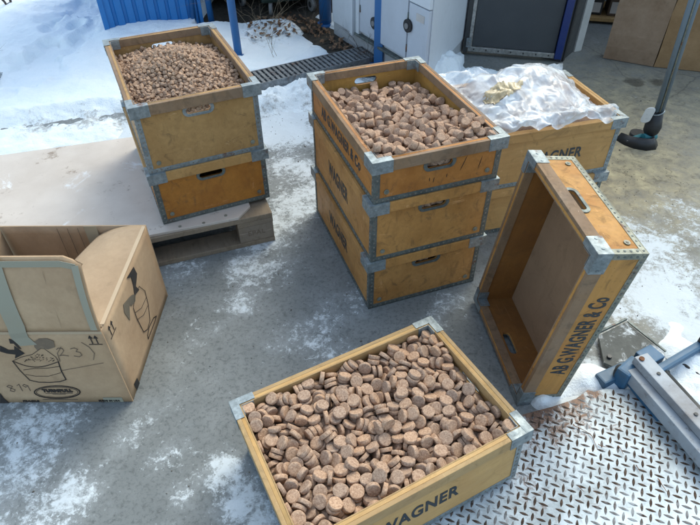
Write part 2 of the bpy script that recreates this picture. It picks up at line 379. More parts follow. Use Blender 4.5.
sm = grid_mesh('snow', np.concatenate([-3.6-np.cumsum(1.35**np.arange(1, 25))[::-1]*.02, np.arange(-3.6, 1.5, .0125)]), np.concatenate([np.arange(.75, 5.3, .0125), 5.3+np.cumsum(1.35**np.arange(1, 25))*.02]),
               snow_z, {'dirt': lambda x, y: blobs([(-.95, 2.98, .17, .7), (-1.2, 2.88, .16, .75), (-1.45, 2.86, .14, .6), (-1.7, 2.8, .14, .55), (-.7, 3.1, .14, .6), (-.45, 2.95, .15, .45), (-.2, 3.0, .16, .45), (-.6, 4.05, .25, .4), (-.25, 4.2, .2, .6), (.0, 3.75, .15, .5)])(x, y)}, keep=lambda X, Y, Z: Z > -.004)
tag(obj('snow', sm, MT['snow']), kind='structure')

# bare soil with leaf litter beside the wall and under the bins
s = NT('dark_soil'); c = s.mix(s.ramp(s.noise(30, 6, .8), [(.35, 0), (.65, 1)]), (.018, .016, .012), (.07, .058, .04)); MT['soil'] = s.set(Base_Color=c, Roughness=.95, Normal=s.bump(s.noise(50, 5, .8), .9, .01))
sl = grid_mesh('soil', np.arange(-1.2, .42, .02), np.arange(3.3, 5.2, .02), lambda X, Y: .006+.02*(fbm(X*12, Y*12, 4, 60)-.4)*(1), None,
               keep=lambda x, y, z: (((-.112+(4.137-y)*.592)-x < .26) & (y > 3.42)) | ((y > 4.12+.42*(x+.75)) & (x > -1.1)))
tag(obj('soil', sl, MT['soil']), kind='structure')
s = NT('dead_leaf'); s.randcoord(); MT['leaf'] = s.set(Base_Color=s.mix(s.ramp(s.noise(60), [(.4, 0), (.6, 1)]), (.11, .055, .03), (.22, .13, .07)), Roughness=.8)
bm = bmesh.new()
for i in range(300):
    t = random.random()
    if t < .7:
        x = random.uniform(-.72, -.02); y = 4.22+.40*(x+.75)+random.uniform(-.20, .30)-.1
    else:
        y = random.uniform(3.6, 4.2); x = (-.112+(4.137-y)*.592)-random.uniform(.02, .2)
    if (-.112+(4.137-y)*.592)-x < .01: continue
    M = Matrix.Translation((x, y, max(.01, float(snow_z(np.array([x]), np.array([y]))[0]))+random.uniform(.004, .02))) @ Quaternion((1, random.uniform(-.5, .5), random.uniform(-.5, .5), random.uniform(-2, 2))).normalized().to_matrix().to_4x4()
    l = random.uniform(.012, .03); wd = l*.5
    vs = [bm.verts.new(M @ Vector(p)) for p in ((-l, 0, 0), (-l*.2, wd, .004), (l, 0, .006), (-l*.2, -wd, .004))]
    bm.faces.new((vs[0], vs[1], vs[2])); bm.faces.new((vs[0], vs[2], vs[3]))
tag(obj('leaf_litter', bm, MT['leaf']), 'brown leaf litter and bits strewn where the snow stops at the bins', 'leaf litter', kind='stuff')

# steel grating strip
G0, G1, G2, G3 = Vector((-.68, 3.37, 0)), Vector((-.02, 3.74, 0)), Vector((.06, 3.575, 0)), Vector((-.50, 3.265, 0))
gr = empty('floor_grate', Matrix.Translation((-.3, 3.48, .0))); tag(gr, 'narrow grey steel grating strip set between the snow patch and the trodden slab', 'grate')
u = (G1-G0).normalized(); v = Vector((u.y, -u.x, 0)); L0 = 1.45; Wd = .185; og = G0-u*.35-Vector((-.3, 3.48, 0))
MT['grate'] = metal('grate_steel', (.34, .36, .37), (.20, .21, .22), .55, .6, rust=.3)
bm = bmesh.new(); Mg = frame(og, u, -v); Mg.translation.z = .035
box(bm, 0, L0, -.004, .003, -.03, .012, Mg); box(bm, 0, L0, -Wd-.003, -Wd+.004, -.03, .012, Mg); obj('frame', bm, MT['grate'], gr)
bm = bmesh.new()
for i in range(44): box(bm, .012+i*.033, .012+i*.033+.018, -Wd+.004, -.004, -.024, .010, Mg)
for k in (.33, .66): box(bm, 0, L0, -Wd*k-.003, -Wd*k+.003, -.02, .006, Mg)
obj('bar_grid', bm, MT['grate'], gr)
bm = bmesh.new(); box(bm, 0, L0, -Wd+.004, -.004, -.033, -.0295, Mg); obj('drain_tray', bm, MT['soil'], gr)

# ---------------------------------------------------------------- blue corrugated shed
MT['blue'] = paint('blue_sheet_paint', (.015, .165, .45), .42, .18, (.02, .08, .2), bump=.05)
MT['blue_post'] = paint('blue_post_paint', (.02, .125, .34), .4, .25, (.06, .12, .2))
MT['white_wall'] = paint('white_wall_paint', (.60, .64, .68), .5, .22, (.36, .38, .40), bump=.12)
MT['white_door'] = paint('white_door_paint', (.50, .54, .60), .45, .25, (.28, .30, .32), bump=.1)
MT['plinth'] = paint('plinth_render', (.42, .44, .46), .8, .5, (.20, .2, .19), bump=.4)
MT['black'] = paint('black_rubber', (.012, .013, .015), .55, .3, (.05, .05, .05))
MT['dark_bin'] = paint('dark_green_plastic', (.012, .028, .022), .5, .25, (.03, .03, .03))
MT['wheel'] = paint('grey_wheel', (.20, .20, .20), .6, .4)
MT['slot'] = paint('dark_gap', (.01, .01, .011), .9, .1)
S0, S1 = Vector((-1.66, 4.02, 0)), Vector((-1.10, 4.27, 0))
u = (S1-S0).normalized(); n = Vector((-u.y, u.x, 0)); Ls = (S1-S0).length+.02
sh = empty('tool_shed', Matrix.Translation(S0)); tag(sh, 'bright blue shed clad in vertical ribbed sheet standing in the snow', 'shed')
bm = bmesh.new(); M = frame((0, 0, 0), u, n); pr = []
def ribbed(length, pitch=.072):
    pts = []; x = 0
    while x < length-1e-6:
        for dx, dy in ((0, 0), (pitch*.60, 0), (pitch*.68, .014), (pitch*.92, .014)): pts.append((min(x+dx, length), dy))
        x += pitch
    pts.append((length, 0)); return pts
prism(bm, ribbed(Ls)+[(Ls, .04), (0, .04)], .0, 2.1, M); obj('ribbed_wall', bm, MT['blue'], sh)
bm = bmesh.new(); M2 = frame((0, 0, 0), n, -u)
prism(bm, [(x+.041, y-.04) for x, y in ribbed(1.15)]+[(1.19, .0), (.041, .0)][::1], .0, 2.1, M2); obj('ribbed_wall', bm, MT['blue'], sh)
bm = bmesh.new(); box(bm, -.03, .004, -.012, .02, 0, 2.1, M, .003); box(bm, Ls-.004, Ls+.02, -.012, .03, 0, 2.1, M, .003); obj('corner_trim', bm, MT['blue'], sh)
bm = bmesh.new(); box(bm, -.08, Ls+.07, -.08, 1.25, 2.1, 2.16, M); obj('roof', bm, MT['blue'], sh)
bm = bmesh.new(); box(bm, .045, Ls-.002, .045, 1.15, 0, .04, M); obj('floor', bm, MT['black'], sh)
bm = bmesh.new(); box(bm, Ls-.03, Ls+.0, .041, 1.19, 0, 2.1, M); obj('side_wall', bm, MT['blue'], sh)

def post(name, base, top, r, label, square=False, mat='blue_post', foot=None, **k):
    base, top = Vector(base), Vector(top); t = empty(name, Matrix.Translation(base)); tag(t, label, 'post', **k)
    bm = bmesh.new(); d = (top-base)
    if square:
        q = d.normalized().to_track_quat('Z', 'Y').to_matrix().to_4x4() @ Matrix.Rotation(R(28), 4, 'Z'); box(bm, -r, r, -r, r, 0, d.length, q, .004)
    else: tube(bm, [(0, 0, 0), d], r, 16)
    obj('shaft', bm, MT[mat], t)
    bm = bmesh.new()
    if foot: box(bm, -foot, foot, -foot, foot, 0, .014, Matrix.Rotation(R(28), 4, 'Z'), .003)
    else: cyl(bm, (0, 0, .006), (0, 0, 1), r*1.35, .03, 14)
    obj('foot', bm, MT[mat], t); return t
post('blue_post', (-.735, 3.745, .0), (-.765, 3.83, 2.0), .026, 'thick blue round steel post rising from the snow right behind the left crates')
post('blue_post', (-1.0, 4.27, 0), (-1.05, 4.33, 2.0), .022, 'thin blue post against the dark gap beside the shed')
post('blue_post', (-1.13, 4.25, 0), (-1.0, 4.3, 2.0), .018, 'slanted light blue pole leaning at the shed corner')
post('blue_post', (.20, 3.60, 0), (.185, 3.62, 2.1), .030, 'square blue post in front of the white door with two round locks', square=True, foot=.05)
post('blue_post', (-.17, 4.33, 0), (-.17, 4.34, 2.1), .045, 'fat round blue downpipe in the corner where the white wall begins', foot=None)

# ---------------------------------------------------------------- white building corner with low doors
A, Cc, D = Vector((-.112, 4.137, 0)), Vector((.458, 3.175, 0)), Vector((.775, 3.815, 0))
wb = empty('white_building', Matrix.Translation(Cc)); tag(wb, 'white painted wall corner with low flat doors and round dark locks', 'building')
bm = bmesh.new(); prism(bm, [(p.x-Cc.x, p.y-Cc.y) for p in (A, Cc, D, Vector((.95, 4.75)), Vector((.25, 4.75)))], .10, 1.35); obj('wall', bm, MT['white_wall'], wb)
bm = bmesh.new(); cen = Vector((.42, 3.95)); prism(bm, [((p.x-cen.x)*.985+cen.x-Cc.x, (p.y-cen.y)*.985+cen.y-Cc.y) for p in (A, Cc, D, Vector((.95, 4.75)), Vector((.25, 4.75)))], -.05, .0995); obj('plinth', bm, MT['plinth'], wb)
u = (Cc-A).normalized(); n = Vector((u.y, -u.x, 0)); n = n if n.y < 0 else -n
Mw = frame(A-Cc, u, Vector((0, 0, 1)))   # x along the wall, y up, z = outward
if Mw.col[2].to_3d().dot(n) < 0: raise ValueError('wall frame')
def slab(x0, x1, z0, z1, t, name, mat, parent, bev=.004, base=.0):
    bm = bmesh.new(); box(bm, x0, x1, z0, z1, base, base+t, Mw, bev); return obj(name, bm, MT[mat], parent)
slab(.40, .915, .155, 1.25, .022, 'door', 'white_door', wb)
d2 = slab(.927, 1.112, .155, .478, .022, 'door', 'white_door', wb)
slab(.36, .398, .135, 1.28, .030, 'door_frame', 'white_wall', wb)
slab(.345, 1.119, .118, .134, .034, 'door_sill', 'galv_dull', wb, .003)
slab(.29, .325, .10, 1.28, .035, 'wall_rib', 'white_wall', wb)
slab(.927, 1.114, .484, 1.28, .024, 'wall_panel', 'white_wall', wb)
for x, z in ((.585, .262), (.935, .352)):
    bm = bmesh.new(); M = Mw @ Matrix.Translation((x, z, .024)); tube(bm, [M @ Vector((0, 0, 0)), M @ Vector((0, 0, .012))], .037, 24)
    for v_ in bm.verts: pass
    lk = obj('lock_plate', bm, MT['black'], wb); bm = bmesh.new(); tube(bm, [M @ Vector((0, 0, .0122)), M @ Vector((0, 0, .02))], .016, 16); obj('lock_barrel', bm, MT['wheel'], lk)

# ---------------------------------------------------------------- wheeled bins in the dark behind the snow
def bin_(x, y, rz, wx, h, label):
    t = empty('wheeled_bin', Matrix.Translation((x, y, .0)) @ Matrix.Rotation(rz, 4, 'Z')); tag(t, label, 'bin', 'wheeled bins behind the snow patch')
    bm = bmesh.new(); vs = box(bm, -wx/2, wx/2, -.28, .28, .10, h, None, .02)
    for v_ in bm.verts:
        k = 1-.10*(1-(v_.co.z-.1)/(h-.1)); v_.co.x *= k; v_.co.y *= k
    obj('body', bm, MT['dark_bin'], t)
    bm = bmesh.new(); box(bm, -wx/2-.02, wx/2+.02, -.31, .31, h+.001, h+.05, None, .012); obj('lid', bm, MT['dark_bin'], t)
    for sx in (-1, 1):
        for sy in (-1, 1):
            bm = bmesh.new(); c = Vector((sx*(wx/2-.10), sy*.22, .055)); cyl(bm, c, (1, .25*sx, 0), .05, .028, 22); wl = obj('wheel', bm, MT['wheel'], t)
            bm = bmesh.new(); cyl(bm, c, (1, .25*sx, 0), .022, .034, 14); obj('hub', bm, MT['black'], wl)
            bm = bmesh.new(); box(bm, c.x-.022, c.x+.022, c.y-.02, c.y+.02, .106, .12); obj('fork', bm, MT['galv_dull'], wl)
bin_(-.50, 4.80, R(16), .52, 1.0, 'dark green wheeled bin right of the other, its grey castors in the leaf litter')
bin_(-1.08, 4.92, R(16), .56, 1.05, 'dark green wheeled bin left of the other, mostly hidden by blue posts')
bm = bmesh.new(); box(bm, 0, 4.2, -.05, .05, 0, 2.2, frame((0, 0, 0), Vector((1, .12, 0)), Vector((-.12, 1, 0)))); wl = obj('dark_fence', bm, paint('dark_boards', (.022, .024, .023), .8, .3), None); wl.location = (-1.5, 5.55, 0)
tag(wl, 'dark board fence far behind the wheeled bins', 'fence')

# ---------------------------------------------------------------- dark framed panel, doorway and store
P0, P1 = Vector((.765, 3.775, 0)), Vector((1.335, 3.638, 0)); u = (P1-P0).normalized()
MT['grey_panel'] = paint('charcoal_panel', (.045, .052, .060), .5, .22, (.10, .11, .11), bump=.06)
MT['alu'] = metal('aluminium_frame', (.52, .53, .52), (.34, .35, .34), .42, .7, rust=.12)
MT['blue_dark'] = paint('deep_blue_seal', (.008, .028, .14), .35, .15)
MT['dark_frame'] = paint('dark_grey_frame', (.030, .034, .037), .5, .25)
dp = empty('loading_door', Matrix.Translation(P0)); tag(dp, 'charcoal panel door in a riveted aluminium frame with a blue edge', 'door')
Md = frame((0, 0, 0), u, Vector((0, 0, 1))); LW = (P1-P0).length
def dslab(x0, x1, z0, z1, y0, y1, name, mat, parent=dp, bev=.003):
    bm = bmesh.new(); box(bm, x0, x1, z0, z1, y0, y1, Md, bev); return obj(name, bm, MT[mat], parent)
dslab(.055, LW-.004, .062, 1.4, -.03, .0, 'panel', 'grey_panel')
dslab(0, .028, .02, 1.4, -.04, .016, 'side_rail', 'dark_frame'); dslab(.030, .053, .03, 1.4, -.04, .012, 'frame_rail', 'alu'); dslab(.030, LW, .028, .060, -.04, .014, 'bottom_rail', 'alu')
bm = bmesh.new()
for i in range(7): cyl(bm, Md @ Vector((.07+i*.08, .046, .016)), Md.to_3x3() @ Vector((0, 0, 1)), .005, .006, 10)
obj('rivets', bm, MT['dark_frame'], dp)
dslab(LW+.001, LW+.045, .03, 1.4, -.04, .030, 'edge_seal', 'blue_dark')
bm = bmesh.new(); box(bm, .016, .046, .06, .12, .016, .032, Md, .004); obj('latch', bm, MT['galv'], dp)
# dark jamb and white pier
J0, J1 = P1+u*.048+Vector((0, .0, 0)), Vector((1.515, 3.80, 0))
jm = empty('door_jamb', Matrix.Translation(J0)); tag(jm, 'dark grey door jamb between the blue edge and the white pier', 'door jamb')
uj = (J1-J0).normalized(); bm = bmesh.new(); box(bm, 0.003, (J1-J0).length, -.14, 0, 0, 1.45, frame((0, 0, 0), uj, Vector((-uj.y, uj.x, 0))) @ Matrix.Scale(1, 4), .003)
bmesh.ops.transform(bm, matrix=Matrix.Translation(Vector((-uj.y, uj.x, 0))*.14), verts=bm.verts); obj('jamb_face', bm, MT['dark_frame'], jm)
bm = bmesh.new(); box(bm, .02, .05, -.145, -.02, 0, 1.45, frame((0, 0, 0), uj, Vector((-uj.y, uj.x, 0)))); bmesh.ops.transform(bm, matrix=Matrix.Translation(Vector((-uj.y, uj.x, 0))*.136), verts=bm.verts); obj('seal_strip', bm, MT['black'], jm)
bm = bmesh.new(); box(bm, 0, .062, -.005, .9, 0, 1.5, frame((0, 0, 0), Vector((.9, .43, 0)), Vector((-.43, .9, 0))), .004); pz = obj('white_pier', bm, paint('pier_paint', (.50, .50, .48), .7, .5, (.25, .24, .22))); pz.location = (1.522, 3.800, 0)
tag(pz, 'narrow white wall pier between the dark jamb and the store doorway', 'wall')
# store room
MT['store'] = paint('store_wall', (.10, .09, .075), .9, .4); MT['pine'] = wood('shelf_pine', (.42, .27, .12), (.30, .17, .07), rough=.7, coat=0)
st = empty('store_room', Matrix.Translation((2.0, 5.4, 0))); tag(st, 'dark walls of the store room seen through the doorway', 'room walls')
for x0, x1, y0, y1, nm in ((-1.15, 2.2, 0, .08, 'back_wall'), (-.75, -.67, -.62, -.001, 'side_wall')):
    bm = bmesh.new(); box(bm, x0, x1, y0, y1, 0, 2.3); obj(nm, bm, MT['store'], st)
bm = bmesh.new(); box(bm, -.45, 2.2, -1.2, .08, 2.301, 2.4); obj('ceiling', bm, MT['store'], st)
sf = empty('storage_shelf', Matrix.Translation((1.72, 4.35, 0)) @ Matrix.Rotation(R(-14), 4, 'Z')); tag(sf, 'rough pine shelf in the dark store beyond the doorway', 'shelf')
for z in (.02, .22, .42, .75, 1.1):
    bm = bmesh.new(); box(bm, 0, .8, 0, .4, z, z+.028, None, .003); obj('shelf_board', bm, MT['pine'], sf)
for x in (-.045, .805):
    for y in (0, .36):
        bm = bmesh.new(); box(bm, x, x+.04, y, y+.04, 0, 1.5, None, .003); obj('upright', bm, MT['pine'], sf)
MT['box_dark'] = paint('dark_carton', (.10, .07, .05), .8, .3); MT['label_white'] = paint('white_label', (.5, .48, .46), .6, .3, (.12, .1, .1))
for i, (x, w_, h_, m_, lb) in enumerate(((.03, .12, .12, 'black', 'small black canister with a pale label, lower shelf of the store'), (.19, .16, .13, 'box_dark', 'brown carton beside the canister on the lower shelf of the store'))):
    t = empty('canister' if i == 0 else 'carton', sf.matrix_world @ Matrix.Translation((x, .05, .0485))); tag(t, lb, 'canister' if i == 0 else 'carton')
    bm = bmesh.new(); box(bm, 0, w_, 0, .2, 0, h_, None, .01); obj('body', bm, MT[m_], t)
    bm = bmesh.new(); box(bm, .015, w_-.015, -.0025, -.001, .02, h_-.03); obj('label', bm, MT['label_white'], t)
# upright cardboard sheets
def cardmat(name, c0, c1, flute=0):
    s = NT(name); s.randcoord(); n = s.noise(6, 6, .65); n2 = s.noise(55, 4, .7); wv = s.noise(1, 2, .5, s.mapping((3, 220, 220)))
    c = s.mix(s.ramp(n, [(.35, 0), (.68, 1)]), c0, c1); c = s.mix(.14, c, s.ramp(n2, [(.3, .3), (.7, 1)]), 'MULTIPLY')
    c = s.mix(s.math('MULTIPLY', s.ramp(s.noise(9, 5, .7), [(.6, 0), (.72, 1)]), .4), c, tuple(q*.55 for q in c0))
    return s.set(Base_Color=c, Roughness=.85, Specular_IOR_Level=.25, Normal=s.bump(wv, .10, .001, s.bump(n, .35, .012)))
MT['card_dark'] = cardmat('weathered_cardboard', (.23, .15, .095), (.31, .22, .15)); MT['card_warm'] = cardmat('brown_cardboard', (.24, .145, .07), (.33, .21, .11))
K0, K1, K2 = Vector((1.675, 3.681, 0)), Vector((1.952, 3.534, 0)), Vector((2.62, 3.34, 0))
for a, b, mt, lb in ((K0, K1, 'card_dark', 'grey brown weathered cardboard sheets standing upright by the doorway'), (K1, K2, 'card_warm', 'warm brown cardboard sheets standing upright at the right edge of the photo')):
    u = (b-a).normalized(); t = empty('cardboard_sheets', Matrix.Translation(a)); tag(t, lb, 'cardboard'); M = frame((0, 0, 0), u, Vector((-u.y, u.x, 0))); L = (b-a).length
    for k in range(4):
        bm = bmesh.new(); x0 = .004*random.random() if k == 0 else random.uniform(.0, .03); n_ = 14
        rows = []
        for i in range(n_+1):
            zz = .004+.03*k*0+(1.15-.08*k)*i/n_; wob = .006*noise.noise((k*3.3, zz*5, 1.7)); 
            rows.append([bm.verts.new(M @ Vector((x, .012+k*.022+y+wob*3, zz))) for x, y in ((x0+.006*noise.noise((k, zz*14, 0)), 0), (L-.003, 0), (L-.003, .009), (x0+.006*noise.noise((k, zz*14, 0)), .009))])
        for r0, r1 in zip(rows, rows[1:]):
            for j in range(4): bm.faces.new((r0[j], r0[(j+1) % 4], r1[(j+1) % 4], r1[j]))
        bm.faces.new(rows[0][::-1]); bm.faces.new(rows[-1]); obj('sheet', bm, MT[mt], t)
# torn tape and stains on the first sheet's edge
bm = bmesh.new(); box(bm, 1.671, 1.70, 3.650, 3.690, .17, .25, None, .003)
# ---------------------------------------------------------------- twigs
MT['bark'] = paint('twig_bark', (.06, .045, .035), .85, .3); MT['twig_pale'] = paint('dry_stalk', (.22, .17, .11), .85, .3)
def twig(bm, p, d, l, r, depth, rnd):
    p = Vector(p); d = Vector(d).normalized(); pts = [p]; n_ = 5
    for i in range(n_):
        d = (d+Vector((rnd.gauss(0, .12), rnd.gauss(0, .12), rnd.gauss(0, .08)))).normalized(); pts.append(pts[-1]+d*l/n_)
    tube(bm, pts, [r*(1-.7*i/n_) for i in range(n_+1)], 5, False)
    if depth:
        for i in range(1, n_+1):
            if rnd.random() < .75:
                q = Vector((rnd.gauss(0, 1), rnd.gauss(0, 1), rnd.gauss(.2, .6))); twig(bm, pts[i], (d+q*.8), l*rnd.uniform(.35, .6), r*.5, depth-1, rnd)
rn = random.Random(5)
def bush(x, y, stems, h, r, mat, label, spread=.5, name='bare_bush'):
    t = empty(name, Matrix.Translation((x, y, 0))); tag(t, label, 'shrub')
    for i in range(stems):
        bm = bmesh.new(); twig(bm, (rn.gauss(0, .03), rn.gauss(0, .03), -.02), (rn.gauss(0, spread), rn.gauss(0, spread), 1), h*rn.uniform(.7, 1.1), r, 2, rn); obj('stem', bm, MT[mat], t)
bush(-2.62, 4.55, 5, .5, .011, 'bark', 'bare leafless shrub with brown stems in the snow at the top left', .7)
bush(-2.35, 3.5, 3, .28, .0022, 'bark', 'few thin bare twigs poking from the snow at the left edge', .8, 'thin_twigs')
bush(-.48, 3.75, 3, .35, .0016, 'twig_pale', 'thin dry stalks standing in the small snow patch', .25, 'dry_stalks')
bush(-.24, 4.12, 5, .30, .0018, 'bark', 'dry brown stalks beside the fat blue downpipe', .45, 'dry_stalks')
bush(.11, 3.68, 6, .22, .0016, 'bark', 'thin dark stalks growing against the white wall plinth', .35, 'dry_stalks')
bush(-.62, 4.2, 4, .45, .0020, 'twig_pale', 'long dry stalks arching over the leaf litter by the bins', .9, 'dry_stalks')
# wire mesh edge at the far left
t = empty('wire_mesh', Matrix.Translation((-2.22, 3.38, 0))); tag(t, 'rolled wire mesh with a dark post tip at the left edge of the snow', 'wire mesh')
bm = bmesh.new()
for i in range(46):
    y = -.78+i*.022; tube(bm, [(.44*(-y+.14)*.62-.10, y, .03), (.44*(-y+.14)*.62+.02, y+.05, .035)], .003, 5)
    tube(bm, [(.44*(-y+.14)*.62-.10, y+.05, .036), (.44*(-y+.14)*.62+.02, y, .041)], .003, 5)
obj('mesh', bm, MT['galv'], t)
bm = bmesh.new(); tube(bm, [(-.12, .16, 0), (-.17, .30, .30)], .028, 12); obj('post', bm, MT['dark_frame'], t)

# hinges and screws on the low doors
for x, z in ((.925, .40), (.925, .22), (.408, .30), (.408, .80)):
    bm = bmesh.new(); p = [Mw @ Vector((x, z-.022, .024)), Mw @ Vector((x, z+.022, .024))]; tube(bm, p, .0045, 10); obj('hinge', bm, MT['galv_dull'], wb)
bm = bmesh.new(); box(bm, 1.00, 1.075, .40, .44, .0225, .0235, Mw); obj('notice', bm, MT['label_white'], wb)
# grit, crumbs and straw bits trodden over the slab
MT['grit'] = paint('grit', (.10, .09, .075), .9, .5, (.25, .22, .17), bump=.5)
bm = bmesh.new(); rg = random.Random(77)
for i in range(1500):
    t_ = rg.random()
    if t_ < .35: x, y = rg.uniform(-1.2, 1.4), rg.uniform(.6, 2.9)
    elif t_ < .7: x, y = rg.gauss(1.35, .45), rg.gauss(2.4, .5)
    else: x, y = rg.gauss(-.25, .35), rg.gauss(2.6, .4)
    if y > 3.1: continue
    r_ = rg.uniform(.0008, .0030)*(1 if rg.random() < .93 else 1.8); M = Matrix.Translation((x, y, r_*.4)) @ Quaternion([rg.gauss(0, 1) for _ in range(4)]).normalized().to_matrix().to_4x4() @ Matrix.Diagonal((r_, r_*rg.uniform(.5, 1), r_*rg.uniform(.4, .8), 1))
    bmesh.ops.create_icosphere(bm, subdivisions=1, radius=1, matrix=M)
tag(obj('grit', bm, MT['grit']), 'fine grit and crumbs scattered on the concrete', 'grit', kind='stuff')

# ================================================================ CRATES
WOODS = {
 'honey': wood('honey_varnished_ply', (.48, .245, .075), (.31, .140, .036), wear=.9),
 'amber': wood('amber_varnished_ply', (.46, .195, .048), (.28, .105, .022), wear=.9, coat=.15),
 'olive': wood('olive_tan_ply', (.42, .25, .095), (.29, .16, .055), rough=.5, wear=.8),
 'blond': wood('blond_ply', (.56, .345, .135), (.44, .25, .09), rough=.46, wear=.35),
 'gold': wood('golden_brown_ply', (.52, .265, .075), (.36, .145, .034), wear=.8, coat=.03, rough=.5),
 'tan': wood('pale_tan_ply', (.50, .29, .105), (.37, .20, .066), rough=.5, wear=.6),
 'brown': wood('orange_brown_ply', (.43, .175, .030), (.28, .100, .017), wear=.8),
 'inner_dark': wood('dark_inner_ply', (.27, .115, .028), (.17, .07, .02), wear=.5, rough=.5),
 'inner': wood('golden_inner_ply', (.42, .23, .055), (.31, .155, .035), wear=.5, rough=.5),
 'worn_rim': wood('worn_rim_ply', (.27, .165, .088), (.15, .088, .050), wear=1.0, rough=.6, grey=.35),
 'masonite': wood('grey_brown_hardboard', (.31, .195, .115), (.24, .15, .09), (6, 6, 6), rough=.8, wear=.35, coat=0),
 'rim_blond': wood('blond_rim_ply', (.46, .30, .13), (.34, .20, .08), rough=.5, wear=.6, grey=.15),
}
CW, CL, INS, WT, RH = .4546, .6593, .012, .009, .038
def crate(M, H, label, outer='honey', inner='inner', rim='worn_rim', base='inner', W=CW, L=CL, writing=None, strip='galv_dull', rivcol='rivet', cracks=(), name='wooden_crate'):
    t = empty(name, M); tag(t, label, 'crate')
    wo, wi, wr, wb_ = WOODS[outer], WOODS[inner], WOODS[rim], WOODS[base]
    bx, by = W/2-INS, L/2-INS
    hz = H-.053; hw = .092; hh = .028
    def twoface(o, inner_mat, axis_, sign):
        o.data.materials.append(inner_mat)
        for p in o.data.polygons:
            if p.normal[axis_]*sign < -.5: p.material_index = 1
        return o
    for sy in (-1, 1):
        me = curve_mesh([rect(-bx, bx, .005, H-.001), stadium(0, hz, hw, hh)], WT, M=Matrix(((1, 0, 0, 0), (0, 0, 1, sy*(by-WT/2)), (0, 1, 0, 0), (0, 0, 0, 1))))
        twoface(obj('end_panel', me, wo, t), wi, 1, sy)
        me = curve_mesh([stadium(0, hz, hw+.018, hh+.014), stadium(0, hz, hw-.003, hh-.003)], .0022, .0006, M=Matrix(((1, 0, 0, 0), (0, 0, 1, sy*(by+.0018)), (0, 1, 0, 0), (0, 0, 0, 1))))
        obj('handle_frame', me, MT['galv_dull' if strip == 'galv_pale' else strip], t)
    for sx in (-1, 1):
        bm = bmesh.new(); box(bm, sx*bx-(WT if sx > 0 else 0), sx*bx+(WT if sx < 0 else 0), -by+WT+.0004, by-WT-.0004, .005, H-.001)
        for f in bm.faces: f.normal_update()
        twoface(obj('side_panel', bm, wo, t), wi, 0, sx)
    bm = bmesh.new(); box(bm, -bx+WT+.0004, bx-WT-.0004, -by+WT+.0004, by-WT-.0004, .006, .012); obj('base_panel', bm, wb_, t)
    # rim strips outside the walls (and a thin liner inside)
    for sy in (-1, 1):
        bm = bmesh.new(); y0, y1 = sorted((sy*(by+.0003), sy*L/2)); box(bm, -W/2, W/2, y0, y1, H-RH, H, None, .0018)
        y0, y1 = sorted((sy*(by-WT-.0003), sy*(by-WT-.004))); box(bm, -bx+WT+.005, bx-WT-.005, y0, y1, H-.030, H-.0005, None, .001); obj('rim_strip', bm, wr, t)
    for sx in (-1, 1):
        bm = bmesh.new(); x0, x1 = sorted((sx*(bx+.0003), sx*W/2)); box(bm, x0, x1, -by, by, H-RH, H-.0004, None, .0018)
        x0, x1 = sorted((sx*(bx-WT-.0003), sx*(bx-WT-.004))); box(bm, x0, x1, -by+WT+.0005, by-WT-.0005, H-.030, H-.0007, None, .001); obj('rim_strip', bm, wr, t)
    # corner brackets
    T = .0016; AR = .066
    for sx in (-1, 1):
        for sy in (-1, 1):
            bm = bmesh.new(); X, Y = W/2, L/2
            def b_(x0, x1, y0, y1, z0, z1): box(bm, *sorted((sx*x0, sx*x1)), *sorted((sy*y0, sy*y1)), z0, z1, None, .0005)
            b_(X-AR, X+T, Y-.0215, Y+T, H+.0002, H+T); b_(X-.0215, X+T, Y-AR, Y-.0216, H+.0002, H+T)
            b_(X-AR, X+T, Y+.0001, Y+T, H-RH-.003, H); b_(X+.0001, X+T, Y-AR, Y, H-RH-.003, H)
            b_(X-.060, X-.0258, Y-.0270, Y-.0254, H-.036, H); b_(X-.0270, X-.0254, Y-.060, Y-.0275, H-.036, H)
            for d in (.018, .056):
                cyl(bm, (sx*(X-d), sy*(Y+T), H-.02), (0, 1, 0), .004, .003, 10); cyl(bm, (sx*(X+T), sy*(Y-d), H-.02), (1, 0, 0), .004, .003, 10)
            cyl(bm, (sx*(X-.046), sy*(Y-.0272), H-.02), (0, 1, 0), .0045, .003, 10); cyl(bm, (sx*(X-.0272), sy*(Y-.046), H-.02), (1, 0, 0), .0045, .003, 10)
            obj('corner_bracket', bm, MT['galv'], t)
            # upright riveted angle
            bm = bmesh.new(); z0, z1 = .0193, H-RH-.0032; SW = .018
            b_(bx-SW, bx+T, by+.0001, by+T, z0, z1); b_(bx+.0001, bx+T, by-SW, by, z0, z1)
            e = obj('edge_strip', bm, MT[strip], t)
            bm = bmesh.new(); n_ = max(3, int((z1-z0)/.017))
            for i in range(n_):
                z = z0+(i+.5)*(z1-z0)/n_; cyl(bm, (sx*(bx-SW/2), sy*(by+T+.0004), z), (0, 1, 0), .0035, .0016, 8); cyl(bm, (sx*(bx+T+.0004), sy*(by-SW/2), z), (1, 0, 0), .0035, .0016, 8)
            obj('rivets', bm, MT[rivcol], e)
            bm = bmesh.new(); cyl(bm, (sx*(bx-.040), sy*(by+.0025), .040), (0, 1, 0), .0085, .0025, 16); cyl(bm, (sx*(bx-.040), sy*(by+.004), .040), (0, 1, 0), .004, .003, 10); obj('washer', bm, MT['galv_pale'], t)
